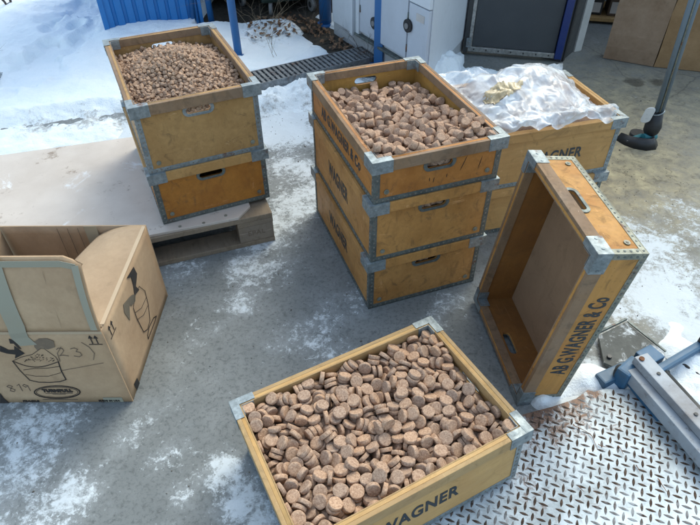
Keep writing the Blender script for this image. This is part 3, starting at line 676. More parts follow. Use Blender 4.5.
    # bottom angles
    for sy in (-1, 1):
        bm = bmesh.new(); y0, y1 = sorted((sy*(by+.0001), sy*(by+T))); box(bm, -bx-T, bx+T, y0, y1, .0005, .0190, None, .0004)
        y0, y1 = sorted((sy*(by-.02), sy*(by+T))); box(bm, -bx-T, bx+T, y0, y1, .0022, .0045); e = obj('bottom_strip', bm, MT[strip], t)
        bm = bmesh.new(); n_ = int(2*bx/.018)
        for i in range(n_): cyl(bm, (-bx+(i+.5)*2*bx/n_, sy*(by+T+.0004), .0105), (0, 1, 0), .0030, .0016, 8)
        obj('rivets', bm, MT[rivcol], e)
    for sx in (-1, 1):
        bm = bmesh.new(); x0, x1 = sorted((sx*(bx+.0001), sx*(bx+T))); box(bm, x0, x1, -by, by, .0005, .0190, None, .0004); e = obj('bottom_strip', bm, MT[strip], t)
        bm = bmesh.new(); n_ = int(2*by/.018)
        for i in range(n_): cyl(bm, (sx*(bx+T+.0004), -by+(i+.5)*2*by/n_, .0105), (1, 0, 0), .0030, .0016, 8)
        obj('rivets', bm, MT[rivcol], e)
    if writing:
        txt, wv, hv, yc, zc, sides = writing
        for sx in sides:
            Mx = frame((sx*(bx+.0006), yc*sx, zc), (0, sx, 0), (0, 0, 1))
            obj('lettering', text_mesh(txt, wv, hv, bold=.030, M=Mx), MT['ink'], t)
    for (x, z, l, a) in cracks:
        bm = bmesh.new(); Mx = frame((x, -by-.0004, z), (math.cos(a), 0, math.sin(a)), (-math.sin(a), 0, math.cos(a))); prism(bm, [(-l/2, 0), (-l/4, -.0013), (l/4, -.001), (l/2, 0), (l/5, .001), (-l/4, .0008)], -.0002, .0004, Mx); obj('crack', bm, MT['slot'], t)
    return t
def up(x, y, z, a): return Matrix.Translation((x, y, z)) @ Matrix.Rotation(a, 4, 'Z')
FULL = 'AB G.WAGNER & Co'
crate(up(.1635, 1.8058, .0005, .3416), .2337, 'honey coloured wooden crate standing on the concrete as the bottom one of the middle stack', 'honey', rim='honey', writing=('WAGNER', .215, .058, -.02, .112, (-1, 1)))
crate(up(.1674, 1.8005, .2350, .3408), .2440, 'honey coloured deep wooden crate in the middle of the middle stack', 'honey', rim='honey', writing=('WAGNER', .215, .062, -.02, .115, (-1, 1)))
crate(up(.1699, 1.7956, .4800, .3451), .1566, 'orange shallow wooden crate topping the middle stack, cracked front, full of stubby brown blocks', 'amber', inner='inner', rim='worn_rim', writing=(FULL, .40, .042, -.0, .068, (-1, 1)),
      cracks=((.085, .085, .055, 1.2), (-.015, .045, .02, 1.4), (.03, .052, .016, 1.5), (.145, .075, .045, 1.35), (-.03, .05, .015, 1.6)))
crate(up(-.6579, 2.1218, .1578, .427), .2296, 'dark orange wooden crate under another one, standing on the hardboard and pallet', 'brown', rim='tan', strip='galv_dull')
crate(up(-.6568, 2.1181, .3878, .4282), .2651, 'olive tan deep wooden crate heaped with tiny brown pellets on top of the left stack', 'olive', rim='worn_rim', inner='olive', strip='galv')
crate(up(.6946, 2.1212, .0005, .2551-PI/2), .2270, 'wooden crate standing on the floor underneath the crate that holds the plastic bag', 'tan', rim='tan')
crate(up(.6968, 2.1216, .2280, .2686-PI/2), .2423, 'pale tan wooden crate holding a big crumpled clear plastic bag', 'tan', rim='tan', inner='blond', writing=('WAGNER', .235, .048, .055, .115, (1,)), strip='galv')
MF = Matrix.Translation((.0628, .8255, .2475)) @ (Matrix.Rotation(-1.0995, 4, 'Z') @ Matrix.Rotation(-.0611, 4, 'Y') @ Matrix.Rotation(.0224, 4, 'X')) @ Matrix.Translation((0, 0, -.227))
crate(MF, .227, 'blond wooden crate in the foreground full of flat round brown discs', 'blond', rim='rim_blond', inner='blond', W=.4578, L=.6432, strip='galv', writing=('WAGNER', .235, .052, .0, .105, (1,)))
MTl = Matrix.Translation((.5226, 1.2375, .3265)) @ (Matrix.Rotation(-1.4337, 4, 'Z') @ Matrix.Rotation(.0269, 4, 'Y') @ Matrix.Rotation(1.4621, 4, 'X')) @ Matrix.Translation((0, 0, -.1477))
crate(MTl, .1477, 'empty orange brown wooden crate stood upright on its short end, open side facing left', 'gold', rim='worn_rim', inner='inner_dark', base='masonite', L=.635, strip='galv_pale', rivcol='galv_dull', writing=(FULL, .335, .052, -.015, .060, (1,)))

# ================================================================ CONTENTS of the crates (settled positions)
def unpack_bodies(flat):
    a = np.array(flat, float).reshape(-1, 7); return a[:, :3]*.0005, a[:, 3:]/50
PACK = {'F': [
-329,115,-23,4,-24,18,-40,-379,-430,-3,17,6,-9,45,-150,-48,-5,43,7,3,-24,-13,462,-38,4,42,-26,-7,-387,564,23,34,8,-34,-8,-117,-150,-5,3,23,-44,-1,
-315,-267,-14,45,1,-3,22,-209,-85,-5,33,-1,11,-36,100,259,-13,7,44,-24,-3,-58,196,9,33,5,-1,-38,-380,-564,-2,0,-46,-20,0,68,544,-41,46,13,12,-10,
-60,372,-5,12,-43,-21,-11,-224,523,-8,18,24,-24,32,-200,-210,-1,1,4,-49,7,17,253,-14,24,-18,-40,-7,-266,-561,-11,1,17,-4,47,135,367,-36,8,-32,37,1,
120,-13,-37,2,-39,-30,11,80,177,5,14,-47,8,2,378,500,-38,43,24,-2,6,-154,-522,-28,0,-41,-27,8,-378,-216,-12,20,-5,-4,45,-258,25,-9,15,-30,-37,3,
193,93,-2,2,-15,47,-4,-267,471,-21,10,43,11,-20,341,-69,-9,36,7,-6,33,380,23,-22,39,0,0,-31,297,-142,3,7,21,-42,-16,-210,127,-46,26,22,10,36,
-303,330,-25,15,-46,-8,8,-274,-498,-28,22,-40,-9,18,97,-214,-19,30,9,12,-37,313,193,-32,49,-4,0,-7,298,-267,-37,48,0,2,-13,-201,424,-19,4,-6,49,-7,
263,-441,-27,46,8,14,-13,379,327,-45,1,-3,-50,3,-202,57,-37,47,-9,3,-13,-267,400,-26,7,-48,2,-9,260,262,-38,7,-47,-13,9,378,562,-1,28,-3,11,39,
337,278,-54,12,44,-9,-18,266,-338,-15,43,6,1,26,317,-387,-9,3,18,-46,9,-187,-342,-28,32,28,21,16,-128,320,13,36,-8,-9,-32,380,-473,-36,31,6,-8,38,
239,161,-26,30,3,-40,-2,-40,-322,-51,43,9,-9,22,59,-317,-47,42,20,9,-17,125,505,-58,5,14,15,-45,353,441,-49,49,-4,9,-4,10,177,2,11,-48,6,-8,
326,-195,-32,35,-5,29,-20,292,-564,-16,14,4,-48,-1,382,-113,-38,13,-42,4,24,256,488,-59,17,4,16,-44,162,-281,-36,27,-6,-5,41,-102,-481,-10,15,-43,-17,-12,
226,-247,-44,5,24,44,4,-227,-290,-16,11,26,41,-7,178,-541,-32,19,-1,4,-46,78,32,21,19,-30,-20,30,27,-218,-28,2,41,-28,4,-158,-279,-24,39,8,-7,-30,
-317,-17,-2,6,43,-23,12,332,-332,-49,3,-21,-43,15,71,391,-39,49,-6,-2,-5,165,-223,-23,14,43,-21,7,-300,564,-7,7,6,17,46,223,322,-33,23,28,-33,-8,
-234,-381,-17,17,-31,35,4,-158,156,-31,27,-39,14,3,50,-479,-33,11,-43,-21,11,-87,-69,-25,14,10,-7,-46,-379,332,-25,46,-13,1,12,-178,261,-17,50,-4,-7,0,
-389,471,-34,15,39,11,25,-120,537,-42,42,2,-12,-25,60,128,-9,24,-42,-4,-12,252,582,-48,4,6,33,-37,-325,-326,-23,21,43,2,-14,-163,514,-42,18,40,-6,-23,
83,322,-43,12,39,-27,-12,121,191,-24,41,13,13,-22,55,445,-50,14,15,-14,43,12,333,-41,41,-11,-6,26,147,-388,-27,48,-14,-7,-2,288,21,-20,14,21,43,-2,
-8,-406,-14,45,7,-16,13,-28,125,-26,11,8,48,-6,201,436,-56,11,48,9,7,-133,70,-47,17,-1,23,41,65,-103,-43,9,37,31,11,-37,-457,-43,2,-21,-1,-45,
129,-90,-30,24,16,-4,-41,378,159,-35,1,22,39,-22,46,-163,-30,8,7,23,43,121,126,-20,27,16,-5,-39,123,-528,-28,41,13,26,-5,270,-196,-35,19,6,-3,-46,
-380,67,-14,22,-10,-18,-40,86,67,-27,0,33,-38,0,62,-17,0,35,31,13,-13,254,70,-30,9,-18,-37,-26,280,111,-53,22,-17,-41,2,380,89,-19,12,-15,-38,26,
201,541,-34,13,-3,18,44,164,-472,-27,40,18,-6,-24,-62,-125,-54,37,-9,-15,-29,-33,-78,-50,15,-7,42,20,210,-178,-48,33,32,8,19,94,-278,-52,19,-46,-6,-3,
188,184,-29,47,4,-12,-12,147,51,-35,14,9,47,-2,-312,-552,-8,10,-44,-19,11,-30,563,-58,47,-13,-1,-11,-168,564,-42,28,35,-4,21,306,360,-20,7,19,42,-19,
-114,231,-14,30,2,-8,40,94,-458,-32,32,-27,24,-12,355,-545,-39,45,12,5,-17,-186,487,-47,43,-11,22,-3,214,-420,-36,40,-7,11,-26,184,248,-60,45,-11,18,0,
-31,280,-17,34,-8,7,35,-272,103,-39,5,-41,24,-15,-162,199,-15,42,24,-14,1,401,-556,-26,9,34,9,34,27,-261,-47,24,0,-4,-43,-200,-486,-17,4,-37,28,-18,
71,-562,-21,15,-27,26,-29,-328,429,-44,17,-33,-28,-18,-51,522,-42,24,-38,-10,-19,123,461,-84,4,11,-46,16,-130,25,-41,11,4,20,44,6,398,-63,44,7,-6,-21,
-80,-441,-34,43,8,23,7,-333,239,-65,32,35,6,14,-285,-392,-40,13,-24,-13,-39,-346,-352,-14,24,28,-32,9,-330,-458,-51,16,-32,9,-34,379,-290,-78,6,22,-41,16,
268,-500,-64,38,3,-9,31,392,-223,-63,21,24,-31,-22,378,202,-61,30,12,12,-36,-128,360,-16,44,19,-4,14,263,526,-61,46,18,1,3,107,-162,-41,1,-47,6,-16,
-62,-180,-74,12,-15,39,25,-357,260,-34,23,41,-7,15,-236,324,-11,36,-8,-24,-24,-371,562,-27,9,41,26,-6,-268,177,-27,25,30,17,-27,-378,202,-27,27,-19,3,38,
-108,-406,-5,5,-11,37,-31,-56,326,-30,7,0,-33,-37,-116,-177,-29,22,2,2,45,-59,469,-50,8,20,-44,-6,-323,-104,-32,14,23,-10,-41,-227,230,-23,6,31,31,24,
292,454,-61,18,9,-28,-37,-378,37,-17,36,-17,13,28,-378,-132,-11,26,-39,-2,-17,266,330,-54,5,34,-6,-36,-298,156,-47,22,26,22,-29,-220,297,-31,4,-32,25,-29,
-106,-335,-62,35,33,12,-5,-219,-540,-55,15,11,-46,-5,-133,-221,-18,10,2,-34,35,-24,56,-17,39,-17,-19,19,256,-39,-20,24,-16,-19,37,119,-579,-27,14,-20,28,33,
-384,-74,-32,5,-25,8,43,322,-16,-32,40,8,-9,-28,-207,570,-30,30,35,0,18,-377,-163,-50,46,-9,-11,-14,-141,-113,-28,7,-32,36,11,18,511,-50,19,26,-1,-38,
-81,-3,-41,24,29,26,22,204,364,-51,1,-3,43,26,-193,3,-22,17,-28,-26,-28,-351,183,-30,23,-18,5,41,126,565,-73,4,-5,-46,18,-147,432,-50,17,46,-5,6,
-198,378,-30,1,12,-46,15,-51,-564,-80,30,-12,37,-9,262,-109,-18,11,48,6,-3,11,-502,-66,13,-11,-13,-45,37,-391,-41,10,-47,-3,-15,-260,-202,-35,5,-39,19,24,
354,389,-59,15,-6,-20,-43,-278,-333,-33,26,-11,40,-11,195,-309,-53,5,-18,9,45,-118,303,-6,43,-11,4,22,238,-508,-23,23,-32,8,30,-205,-133,-7,40,-29,-5,-7,
-146,104,-77,28,18,-8,37,-156,-586,-46,35,35,0,0,215,7,-40,42,-14,-23,-3,243,-539,-32,4,-23,30,-32,401,413,-57,17,31,17,31,-178,-443,-47,13,-13,45,-10,
31,-23,-36,9,39,-28,-9,-284,285,-39,19,30,33,-11,-344,-97,-20,23,-15,41,-10,359,-152,-26,11,-34,-19,-30,-24,-249,-33,10,-43,6,-24,-283,-453,-56,7,38,-13,29,
-328,540,-39,43,-22,-11,9,-61,-9,-67,36,-14,-29,13,345,-222,-70,41,-9,0,28,-38,-267,-11,38,-6,-24,21,125,301,-60,20,23,39,7,-170,-394,-29,20,16,41,-14,
333,-483,-50,32,22,-28,-15,-330,374,-45,28,-6,-13,-39,137,-439,-53,20,-37,-24,-11,127,-338,-67,16,6,0,47,-93,-382,-66,19,26,38,-1,-78,-534,-59,33,-26,-1,27,
8,-395,-30,13,-46,7,-12,151,-83,-72,13,-26,-30,-27,143,-151,-61,6,-22,-13,42,244,213,-47,11,-11,30,37,378,-43,-52,31,35,6,-17,176,-349,-32,35,22,-24,12,
-90,-517,-45,21,42,4,16,369,-157,-74,7,42,-23,12,225,-59,-53,40,4,18,24,-19,-57,-56,6,10,42,25,-58,62,-27,6,43,-4,25,-238,-160,-35,26,12,-34,23,
219,-584,-48,33,33,14,-11,194,-368,-73,6,29,40,-1,-351,-374,-27,17,8,-42,20,363,-410,-55,27,35,22,5,-290,-195,-40,41,22,15,12,-379,417,-68,22,7,-41,18,
-380,-286,-34,22,24,28,-25,162,31,-76,44,13,-18,12,334,123,-43,31,18,35,5,-112,-311,-58,33,-35,6,13,-108,-285,-57,36,33,10,-3,20,47,-31,40,-2,-6,-30,
-95,131,-45,35,-28,18,12,175,520,-81,45,-18,7,10,158,-29,-62,9,21,-12,-43,-148,-355,-81,38,-15,15,-24,-225,-436,-55,46,-5,-19,-4,60,488,-80,25,-34,7,-26,
-1,-109,-69,23,11,42,-10,-46,408,-65,35,-5,-32,-14,-276,-99,-49,28,4,26,32,-216,-28,-33,29,18,-34,13,25,-461,-42,6,-47,-3,15,212,-113,-58,15,38,25,-13,
-276,228,-74,41,29,0,7,-254,564,-16,41,-3,-28,4,315,524,-74,31,-2,37,11,350,63,-46,28,2,23,-35,-13,120,-46,13,30,38,0,-325,-514,-34,41,17,22,-7,
0,-532,-71,2,26,39,-17,90,-394,-61,27,-13,39,-8,-243,184,-71,2,-34,-29,-22,-119,499,-65,47,-11,-14,-2,278,-46,-38,39,-5,-24,20,-374,-496,-48,17,35,-13,-29,
-241,-74,-19,46,9,5,17,-303,-265,-38,40,0,-3,30,-111,-573,-99,30,39,8,4,-323,-24,-30,25,1,-13,-41,-29,-306,-69,9,7,11,-48,-94,433,-48,37,22,-22,-12,
380,10,-47,0,-45,-22,0,378,110,-61,30,6,15,-37,-20,-562,-103,19,-33,-11,30,203,314,-46,30,-23,9,-32,-166,-538,-48,7,-6,-49,5,-385,532,-64,24,-12,-29,31,
-86,-229,-68,36,17,27,15,-378,108,-48,20,-19,-36,-20,187,-487,-55,17,-42,19,-8,-380,19,-35,44,-20,6,12,-364,-211,-50,14,43,22,2,235,434,-98,1,-33,-27,-26,
-212,-222,-24,7,46,-18,3,-132,-17,-43,38,-23,20,11,-368,325,-48,11,33,35,-8,378,562,-29,2,27,41,-11,215,121,-50,25,-27,-27,21,311,336,-77,4,5,-43,24,
191,78,-49,14,-17,-35,29,-82,274,-46,9,41,-25,7,-279,516,-51,29,-32,19,16,317,-398,-32,40,-7,-6,-29,-120,297,-32,2,1,-12,-48,-13,-9,-66,46,12,-1,16,
313,358,-64,22,39,-20,10,-99,564,-80,1,35,-35,-1,195,540,-67,43,-18,-4,-16,-62,-231,-63,8,-39,-4,31,-52,-151,-92,20,-44,-9,-7,349,-322,-129,40,-2,-11,-28,
-352,-477,-49,26,20,27,27,-380,-260,-40,4,-3,-33,-37,-57,188,-17,36,4,-2,-34,379,226,-73,15,-43,-19,-8,104,-29,-55,5,-28,-40,10,6,-344,-82,5,22,-34,29,
205,405,-73,15,37,30,2,99,443,-102,1,0,-16,-47,312,-436,-94,31,-26,21,22,38,-388,-71,13,-46,8,-11,174,318,-68,30,9,28,26,194,586,-82,35,-35,6,6,
-145,-586,-159,35,35,7,-7,272,175,-88,29,24,25,21,287,400,-71,42,-19,-7,-18,159,245,-71,21,14,-43,5,93,-586,-168,33,33,-11,11,-181,-165,-55,15,-19,-16,41,
343,-376,-108,19,-6,-21,41,-228,-563,-87,11,14,-46,-7,-320,-413,-73,26,16,12,-38,-377,-386,-35,34,-26,-4,-26,320,-370,-81,11,-11,-19,44,178,506,-102,7,10,-45,18,
-318,-37,-53,35,-12,2,33,-237,-335,-42,22,-13,-6,43,-61,375,-35,0,14,45,16,299,-272,-62,2,-15,-48,0,-350,474,-70,15,7,-24,41,320,-564,-95,18,-25,37,-14,
313,-143,-47,18,-38,-26,9,-401,376,-80,11,-34,-11,34,149,-565,-92,33,-7,32,19,187,-139,-78,45,-19,-8,-4,344,-82,-43,4,-46,18,5,262,-327,-38,31,0,6,-39,
364,318,-118,36,22,-15,-22,-163,194,-66,41,-13,4,26,-139,-266,-66,29,-25,-26,-20,299,251,-72,25,18,38,-9,67,-63,-83,38,31,-1,8,-286,469,-42,1,17,15,44,
95,523,-94,12,-48,-4,-1,-135,-218,-65,1,-10,-49,1,-265,-42,-54,6,40,2,-29,315,235,-82,24,14,40,-12,-100,-68,-71,46,-5,-19,0,-374,68,-83,9,-11,39,-28,
6,126,-69,12,24,42,-2,70,260,-56,28,-21,-29,-21,-304,-562,-122,19,-25,-25,30,-279,35,-24,9,-46,-9,13,-204,-226,-48,49,-7,-1,-9,108,38,-75,14,-41,-11,21,
-387,-429,-55,29,7,-33,-23,-46,-486,-99,35,-22,-17,22,96,122,-69,13,46,7,-11,-286,-118,-66,15,43,4,-21,-156,-62,-36,21,2,6,-45,149,305,-105,14,39,-27,-11,
380,-581,-89,15,18,33,-29,-154,190,-91,10,-6,11,47,328,578,-89,35,-33,4,12,-291,-563,-50,41,-2,-1,-29,379,-536,-66,43,13,-3,21,223,-448,-70,45,-8,9,-18,
-160,-539,-99,5,-40,-9,-29,391,470,-98,8,34,3,-35,-129,189,-127,3,29,-37,17,-310,-172,-65,4,26,-23,36,85,-225,-64,23,-10,8,-43,-245,-172,-82,0,-50,-6,-2,
319,165,-72,47,13,4,11,-328,16,-101,13,-22,-43,6,290,-564,-44,13,-18,-44,5,-376,-563,-27,37,0,0,33,-227,487,-74,26,30,-15,26,167,121,-45,35,14,28,-18,
277,-392,-60,38,2,9,31,-194,-301,-80,11,24,37,21,22,-34,-83,28,28,31,3,380,-463,-59,19,4,9,-45,-331,298,-85,34,-20,20,-24,-135,-530,-100,22,-36,19,-19,
17,314,-78,50,0,-1,-5,124,-135,-120,9,-35,31,15,-212,-586,-167,0,0,-35,-35,384,535,-68,19,39,-19,-17,-144,-124,-66,13,-48,2,1,-341,449,-61,30,16,-20,31,
310,-287,-88,1,26,-43,-1,52,193,-22,2,-38,31,9,-278,-265,-60,3,-39,32,-1,374,-360,-143,10,30,-35,17,-278,280,-71,22,44,10,1,117,-191,-84,15,-19,-18,40,
259,562,-93,10,48,-6,9,75,-356,-103,8,-7,-13,47,124,-507,-72,12,-41,6,26,-374,-564,-52,0,42,-28,0,-231,-367,-71,11,23,42,-10,397,-323,-109,12,-34,8,-34,
-338,157,-71,21,-31,-28,17,130,146,-67,31,-22,-1,-32,212,60,-86,30,-19,0,35,73,-107,-67,9,38,30,11,191,-24,-105,17,34,-27,-19,277,-79,-134,0,-24,-26,-35,
304,292,-96,41,14,-16,19,380,-450,-81,1,-4,-49,-10,78,-486,-76,2,0,-3,-50,341,527,-78,30,-9,-32,23,-380,-16,-71,36,-16,-13,-28,-298,41,-40,6,-13,9,-47,
-330,520,-85,0,-40,-29,8,-79,59,-96,12,-36,24,-22,248,-450,-118,14,-13,5,-46,277,-494,-87,26,0,-9,41,-253,88,-83,22,20,-31,26,-209,-104,-57,18,-2,-1,-46,
-67,-583,-147,13,-11,-33,-34,-97,206,-50,9,4,9,-48,-65,-469,-91,25,30,29,12,81,48,-75,15,-41,-12,21,-169,-586,-222,10,-10,-34,-34,-329,-134,-85,39,-7,-23,-20,
-47,339,-79,32,0,1,39,-380,4,-55,20,45,-8,4,380,-49,-99,49,1,1,-9,378,6,-72,35,0,0,-35,166,-409,-64,22,-19,38,17,-264,-501,-78,7,35,33,13,
379,344,-73,3,50,6,-1,360,261,-116,6,26,7,-42,-374,-564,-77,0,-44,-22,0,191,-66,-84,9,-22,-36,-26,330,434,-91,30,6,-17,35,-335,58,-70,24,15,37,-16,
38,-562,-68,33,14,34,2,-209,-469,-87,40,-6,1,30,280,-202,-58,41,-4,-6,27,276,530,-154,20,9,35,28,-357,-99,-66,31,-9,8,-37,-176,474,-97,16,21,42,4,
-145,-117,-91,40,10,8,-27,67,308,-60,5,47,-5,-16,157,-248,-61,27,7,-2,-42,-259,-391,-93,37,-8,-13,-30,-320,101,-89,22,27,20,-30,-21,529,-106,4,11,43,-22,
-102,-448,-47,11,35,-27,-21,357,-87,-72,37,6,-2,33,303,-263,-112,2,-25,-43,0,-217,-300,-64,19,-41,17,-14,-88,285,-86,4,43,25,2,-312,197,-77,0,-12,-38,-31,
331,62,-79,2,26,-37,-21,36,-378,-101,44,6,-16,14,133,374,-62,24,-2,-8,43,231,-248,-68,1,-49,-5,-6,-253,114,-87,8,-12,-31,-36,258,109,-68,37,17,13,26,
167,446,-111,46,-19,5,4,380,-437,-102,48,10,2,-12,-20,-564,-171,9,34,9,34,-18,60,-65,6,28,41,-2,65,160,-55,13,17,43,-12,138,-564,-187,9,-40,15,-24,
-262,401,-51,6,22,43,10,-275,44,-83,0,-50,6,-2,-231,108,-131,3,46,-4,18,401,260,-104,16,31,-16,-31,-31,563,-87,44,-11,7,19,367,-231,-116,36,-9,1,33,
296,24,-102,41,2,27,10,-312,-564,-169,19,0,0,46,87,-564,-70,3,-15,-48,1,271,-564,-86,31,-9,-38,7,-351,-563,-103,31,0,0,-39,85,-564,-95,3,21,-45,-2,
-209,442,-75,43,9,-5,-23,30,538,-115,32,-31,18,-15,-118,344,-64,4,-9,-48,-8,329,-564,-132,13,-21,43,-8,-87,-74,-92,17,33,33,9,134,-36,-103,17,-11,6,-46,
-49,-387,-68,11,-9,45,-17,37,567,-72,32,-13,-17,-32,248,263,-60,11,11,-2,47,226,-564,-102,7,-35,-34,7,110,-99,-130,9,-10,23,-43,256,111,-105,17,9,-45,-9,
225,189,-91,48,1,9,10,-24,260,-76,46,-1,0,19,107,223,-58,11,31,0,-38,38,-127,-89,41,-7,25,14,-131,-171,-75,14,10,33,-33,260,-390,-81,41,1,9,27,
-380,315,-99,27,-26,23,24,-380,266,-81,4,-37,33,4,239,364,-94,33,11,6,-35,-334,-353,-68,48,13,0,-2,-172,144,-97,4,27,-40,12,131,244,-105,28,-31,11,-25,
45,-563,-116,2,-34,-37,1,-241,326,-92,2,-41,-2,-29,-312,-562,-219,0,-22,45,0,-209,356,-73,29,30,-11,-26,336,81,-105,39,21,4,24,306,89,-113,45,15,15,-3,
-13,269,-51,1,50,7,0,39,35,-76,33,7,35,10,60,-17,-97,7,40,-13,26,-91,-496,-155,13,-9,-46,11,142,381,-84,47,4,-7,14,-244,-563,-107,13,-6,-48,-2,
-102,-351,-133,25,-17,18,-35,88,-110,-87,17,-14,-5,44,85,314,-122,12,20,3,44,-352,-564,-128,0,50,3,-1,118,-564,-229,3,-48,-10,12,7,459,-94,38,-3,-33,2,
378,-179,-114,26,-18,35,16,179,488,-120,14,38,26,-13,-228,186,-96,3,28,35,22,67,366,-81,13,-46,-8,-11,137,496,-144,41,6,26,11,13,-438,-86,27,-36,20,-9,
378,129,-78,13,-26,-39,-11,158,-186,-108,30,-3,-5,39,0,391,-93,9,-22,44,0,-213,-109,-82,46,-2,1,-19,-330,-101,-155,9,32,-37,8,-159,-525,-150,44,-3,2,24,
311,88,-211,2,23,-44,-1,379,-512,-111,0,3,-13,48,-272,366,-140,34,-10,-14,32,-95,-564,-218,1,-40,-30,-1,-142,-414,-64,22,-17,40,12,268,23,-62,11,45,16,8,
26,-564,-142,33,1,1,-37,-393,-116,-171,24,-31,-19,24,-282,335,-65,14,-4,16,-45,379,385,-103,1,36,35,0,270,470,-104,49,8,1,4,268,562,-119,37,-4,-13,-31,
-352,-244,-82,30,19,-15,-32,-379,-180,-91,13,2,0,-48,-270,-235,-85,49,1,-2,-9,-149,-461,-125,5,-22,-44,-7,-227,12,-64,9,-18,-45,-9,-93,123,-120,4,46,-15,-13,
233,294,-93,31,-10,-4,-38,-160,37,-76,8,-18,-46,5,-380,-32,-90,4,10,-44,20,-67,469,-77,43,-1,8,-24,94,38,-123,0,-37,-34,1,-213,523,-75,30,-23,-30,-14,
-166,127,-116,45,-10,-8,-17,-100,62,-82,25,0,43,-2,223,-179,-93,46,-1,-6,17,-185,269,-46,46,-1,-7,-17,-115,-161,-132,37,-1,9,33,222,-246,-96,19,6,-1,-46,
336,122,-142,31,-31,20,-11,-94,220,-71,2,0,49,10,-161,586,-109,14,-14,-33,-33,353,-216,-96,3,-12,48,-8,177,180,-64,13,4,48,1,-307,-555,-76,2,37,-33,2,
-65,411,-109,37,-3,4,-33,254,-323,-61,30,0,6,-39,228,-562,-156,34,-24,18,-21,172,-532,-78,7,-17,-12,-45,-379,-564,-152,11,1,0,49,-4,-490,-137,5,31,34,-17,
-15,-211,-77,24,0,43,-5,-182,-562,-107,28,-20,36,-3,-51,-343,-123,12,-4,36,32,-309,-560,-194,48,0,0,12,101,176,-125,0,26,43,-1,28,-564,-192,0,4,-50,-1,
-380,163,-93,22,-13,21,37,180,-469,-98,26,-21,37,3,-140,-485,-85,15,23,-34,24,246,360,-124,1,-17,-45,-13,26,-564,-167,0,0,-50,-1,-210,244,-79,4,16,45,-15,
-401,-500,-85,27,22,-27,-22,302,-404,-141,43,-4,15,-20,-133,392,-51,8,17,-35,30,113,311,-116,11,-19,7,-44,246,-315,-84,1,22,-44,-6,144,73,-90,4,-34,-30,-21,
181,-563,-133,2,-22,-18,41,-39,17,-117,7,-40,-30,3,30,-221,-90,13,-19,-44,3,-76,-483,-140,47,-9,15,-4,336,322,-165,0,-48,-15,2,-135,477,-125,15,-24,-18,-37,
-186,-424,-145,11,2,3,-48,191,-246,-153,24,-25,19,-30,69,249,-102,48,0,1,13,24,-426,-152,40,3,30,-1,379,-532,-94,5,-8,-48,-13,2,257,-101,1,32,39,-1,
-310,-435,-119,21,44,7,4,-291,349,-84,6,11,-13,47,-333,-231,-96,8,-43,10,-23,-320,-397,-128,41,-15,-16,-20,252,111,-147,36,6,2,34,-380,-562,-177,48,0,1,15,
306,118,-186,2,44,-24,-1,-202,-229,-74,45,-7,3,20,69,564,-117,49,-1,0,-9,-380,-292,-103,34,-33,-11,-11,-241,137,-81,4,-1,-37,33,-380,-434,-103,46,4,-1,19,
-61,126,-90,17,-1,-3,47,292,-194,-103,26,-1,-39,16,-39,182,-63,23,-32,11,-28,-13,-298,-121,48,9,1,9,-24,-437,-146,31,-32,-11,19,378,-140,-129,36,22,4,-27,
327,474,-121,33,23,28,11,-41,-76,-120,42,-13,-17,17,72,-497,-100,1,28,-41,3,222,50,-108,5,-27,38,-19,69,379,-104,40,17,0,-25,-334,-107,-180,12,48,-9,0,
245,-111,-106,2,13,-48,0,239,-37,-94,44,14,-14,12,-196,-380,-92,15,-19,41,-15,56,-290,-88,30,-4,-39,9,142,-316,-97,3,-4,50,4,-33,-80,-177,6,-31,-38,-1,
-276,252,-113,7,4,-48,-13,83,391,-122,7,-38,-28,-16,-380,123,-126,17,28,33,-20,6,-287,-92,5,3,-9,49,380,19,-98,39,1,0,31,-311,146,-110,12,45,19,5,
265,-540,-136,7,3,49,1,-201,333,-118,25,-11,-9,-41,176,-29,-202,1,-37,-33,1,232,564,-193,50,0,0,7,-170,66,-127,17,6,41,-22,318,-366,-192,20,-42,-2,19,
48,-564,-217,1,-49,-8,0,-157,-291,-110,16,42,-20,10,-380,200,-92,23,26,27,-24,86,497,-140,12,12,0,47,-280,-490,-118,26,4,2,-43,-300,410,-107,17,-12,30,33,
-61,-132,-110,28,11,-19,36,151,-410,-124,44,-13,9,18,-379,432,-144,0,50,1,1,-119,43,-140,36,-19,19,-22,60,-564,-242,37,1,1,-34,-312,-561,-244,38,0,0,33,
380,547,-115,3,-42,27,3,72,90,-96,22,0,-39,-22,78,182,-100,50,-1,0,-5,188,455,-156,48,3,-4,13,136,564,-117,1,44,23,0,241,-211,-167,2,43,26,6,
247,-33,-186,18,38,-26,6,376,-564,-156,13,-33,13,-33,212,-316,-105,1,-34,36,6,378,145,-98,22,11,-12,42,-24,467,-96,23,24,-17,-33,166,-253,-86,23,-6,-6,44,
-159,-537,-174,0,9,-49,4,-157,-55,-60,4,-33,37,5,-74,-74,-115,19,-2,46,-6,-289,-473,-142,4,-46,20,0,13,-359,-139,7,-23,-44,-2,239,289,-140,22,43,3,-13,
2,586,-143,23,-23,-27,-27,-244,-564,-225,14,45,15,-8,379,481,-144,50,-1,2,2,304,303,-133,1,2,11,-49,353,138,-156,37,24,-24,-4,61,-429,-115,13,-25,4,41,
102,-266,-106,24,-4,43,-11,-73,-386,-113,2,44,0,-22,241,-382,-103,4,49,3,-8,-330,-501,-137,22,-31,12,-29,-65,-239,-135,29,-29,-14,-25,73,-222,-85,2,-13,3,-48,
-59,-28,-165,5,-19,43,-17,-238,564,-76,40,-2,-1,-30,307,-198,-147,39,-4,-6,31,-217,41,-107,20,-30,17,-30,157,-253,-114,39,-3,-7,30,245,-559,-222,33,-32,-14,-15,
-87,-562,-192,13,0,1,-48,296,106,-235,4,-2,0,-50,271,256,-165,26,41,8,-11,379,194,-117,1,42,-27,-1,380,-372,-182,30,-20,-19,-30,301,-127,-109,28,-10,22,-34,
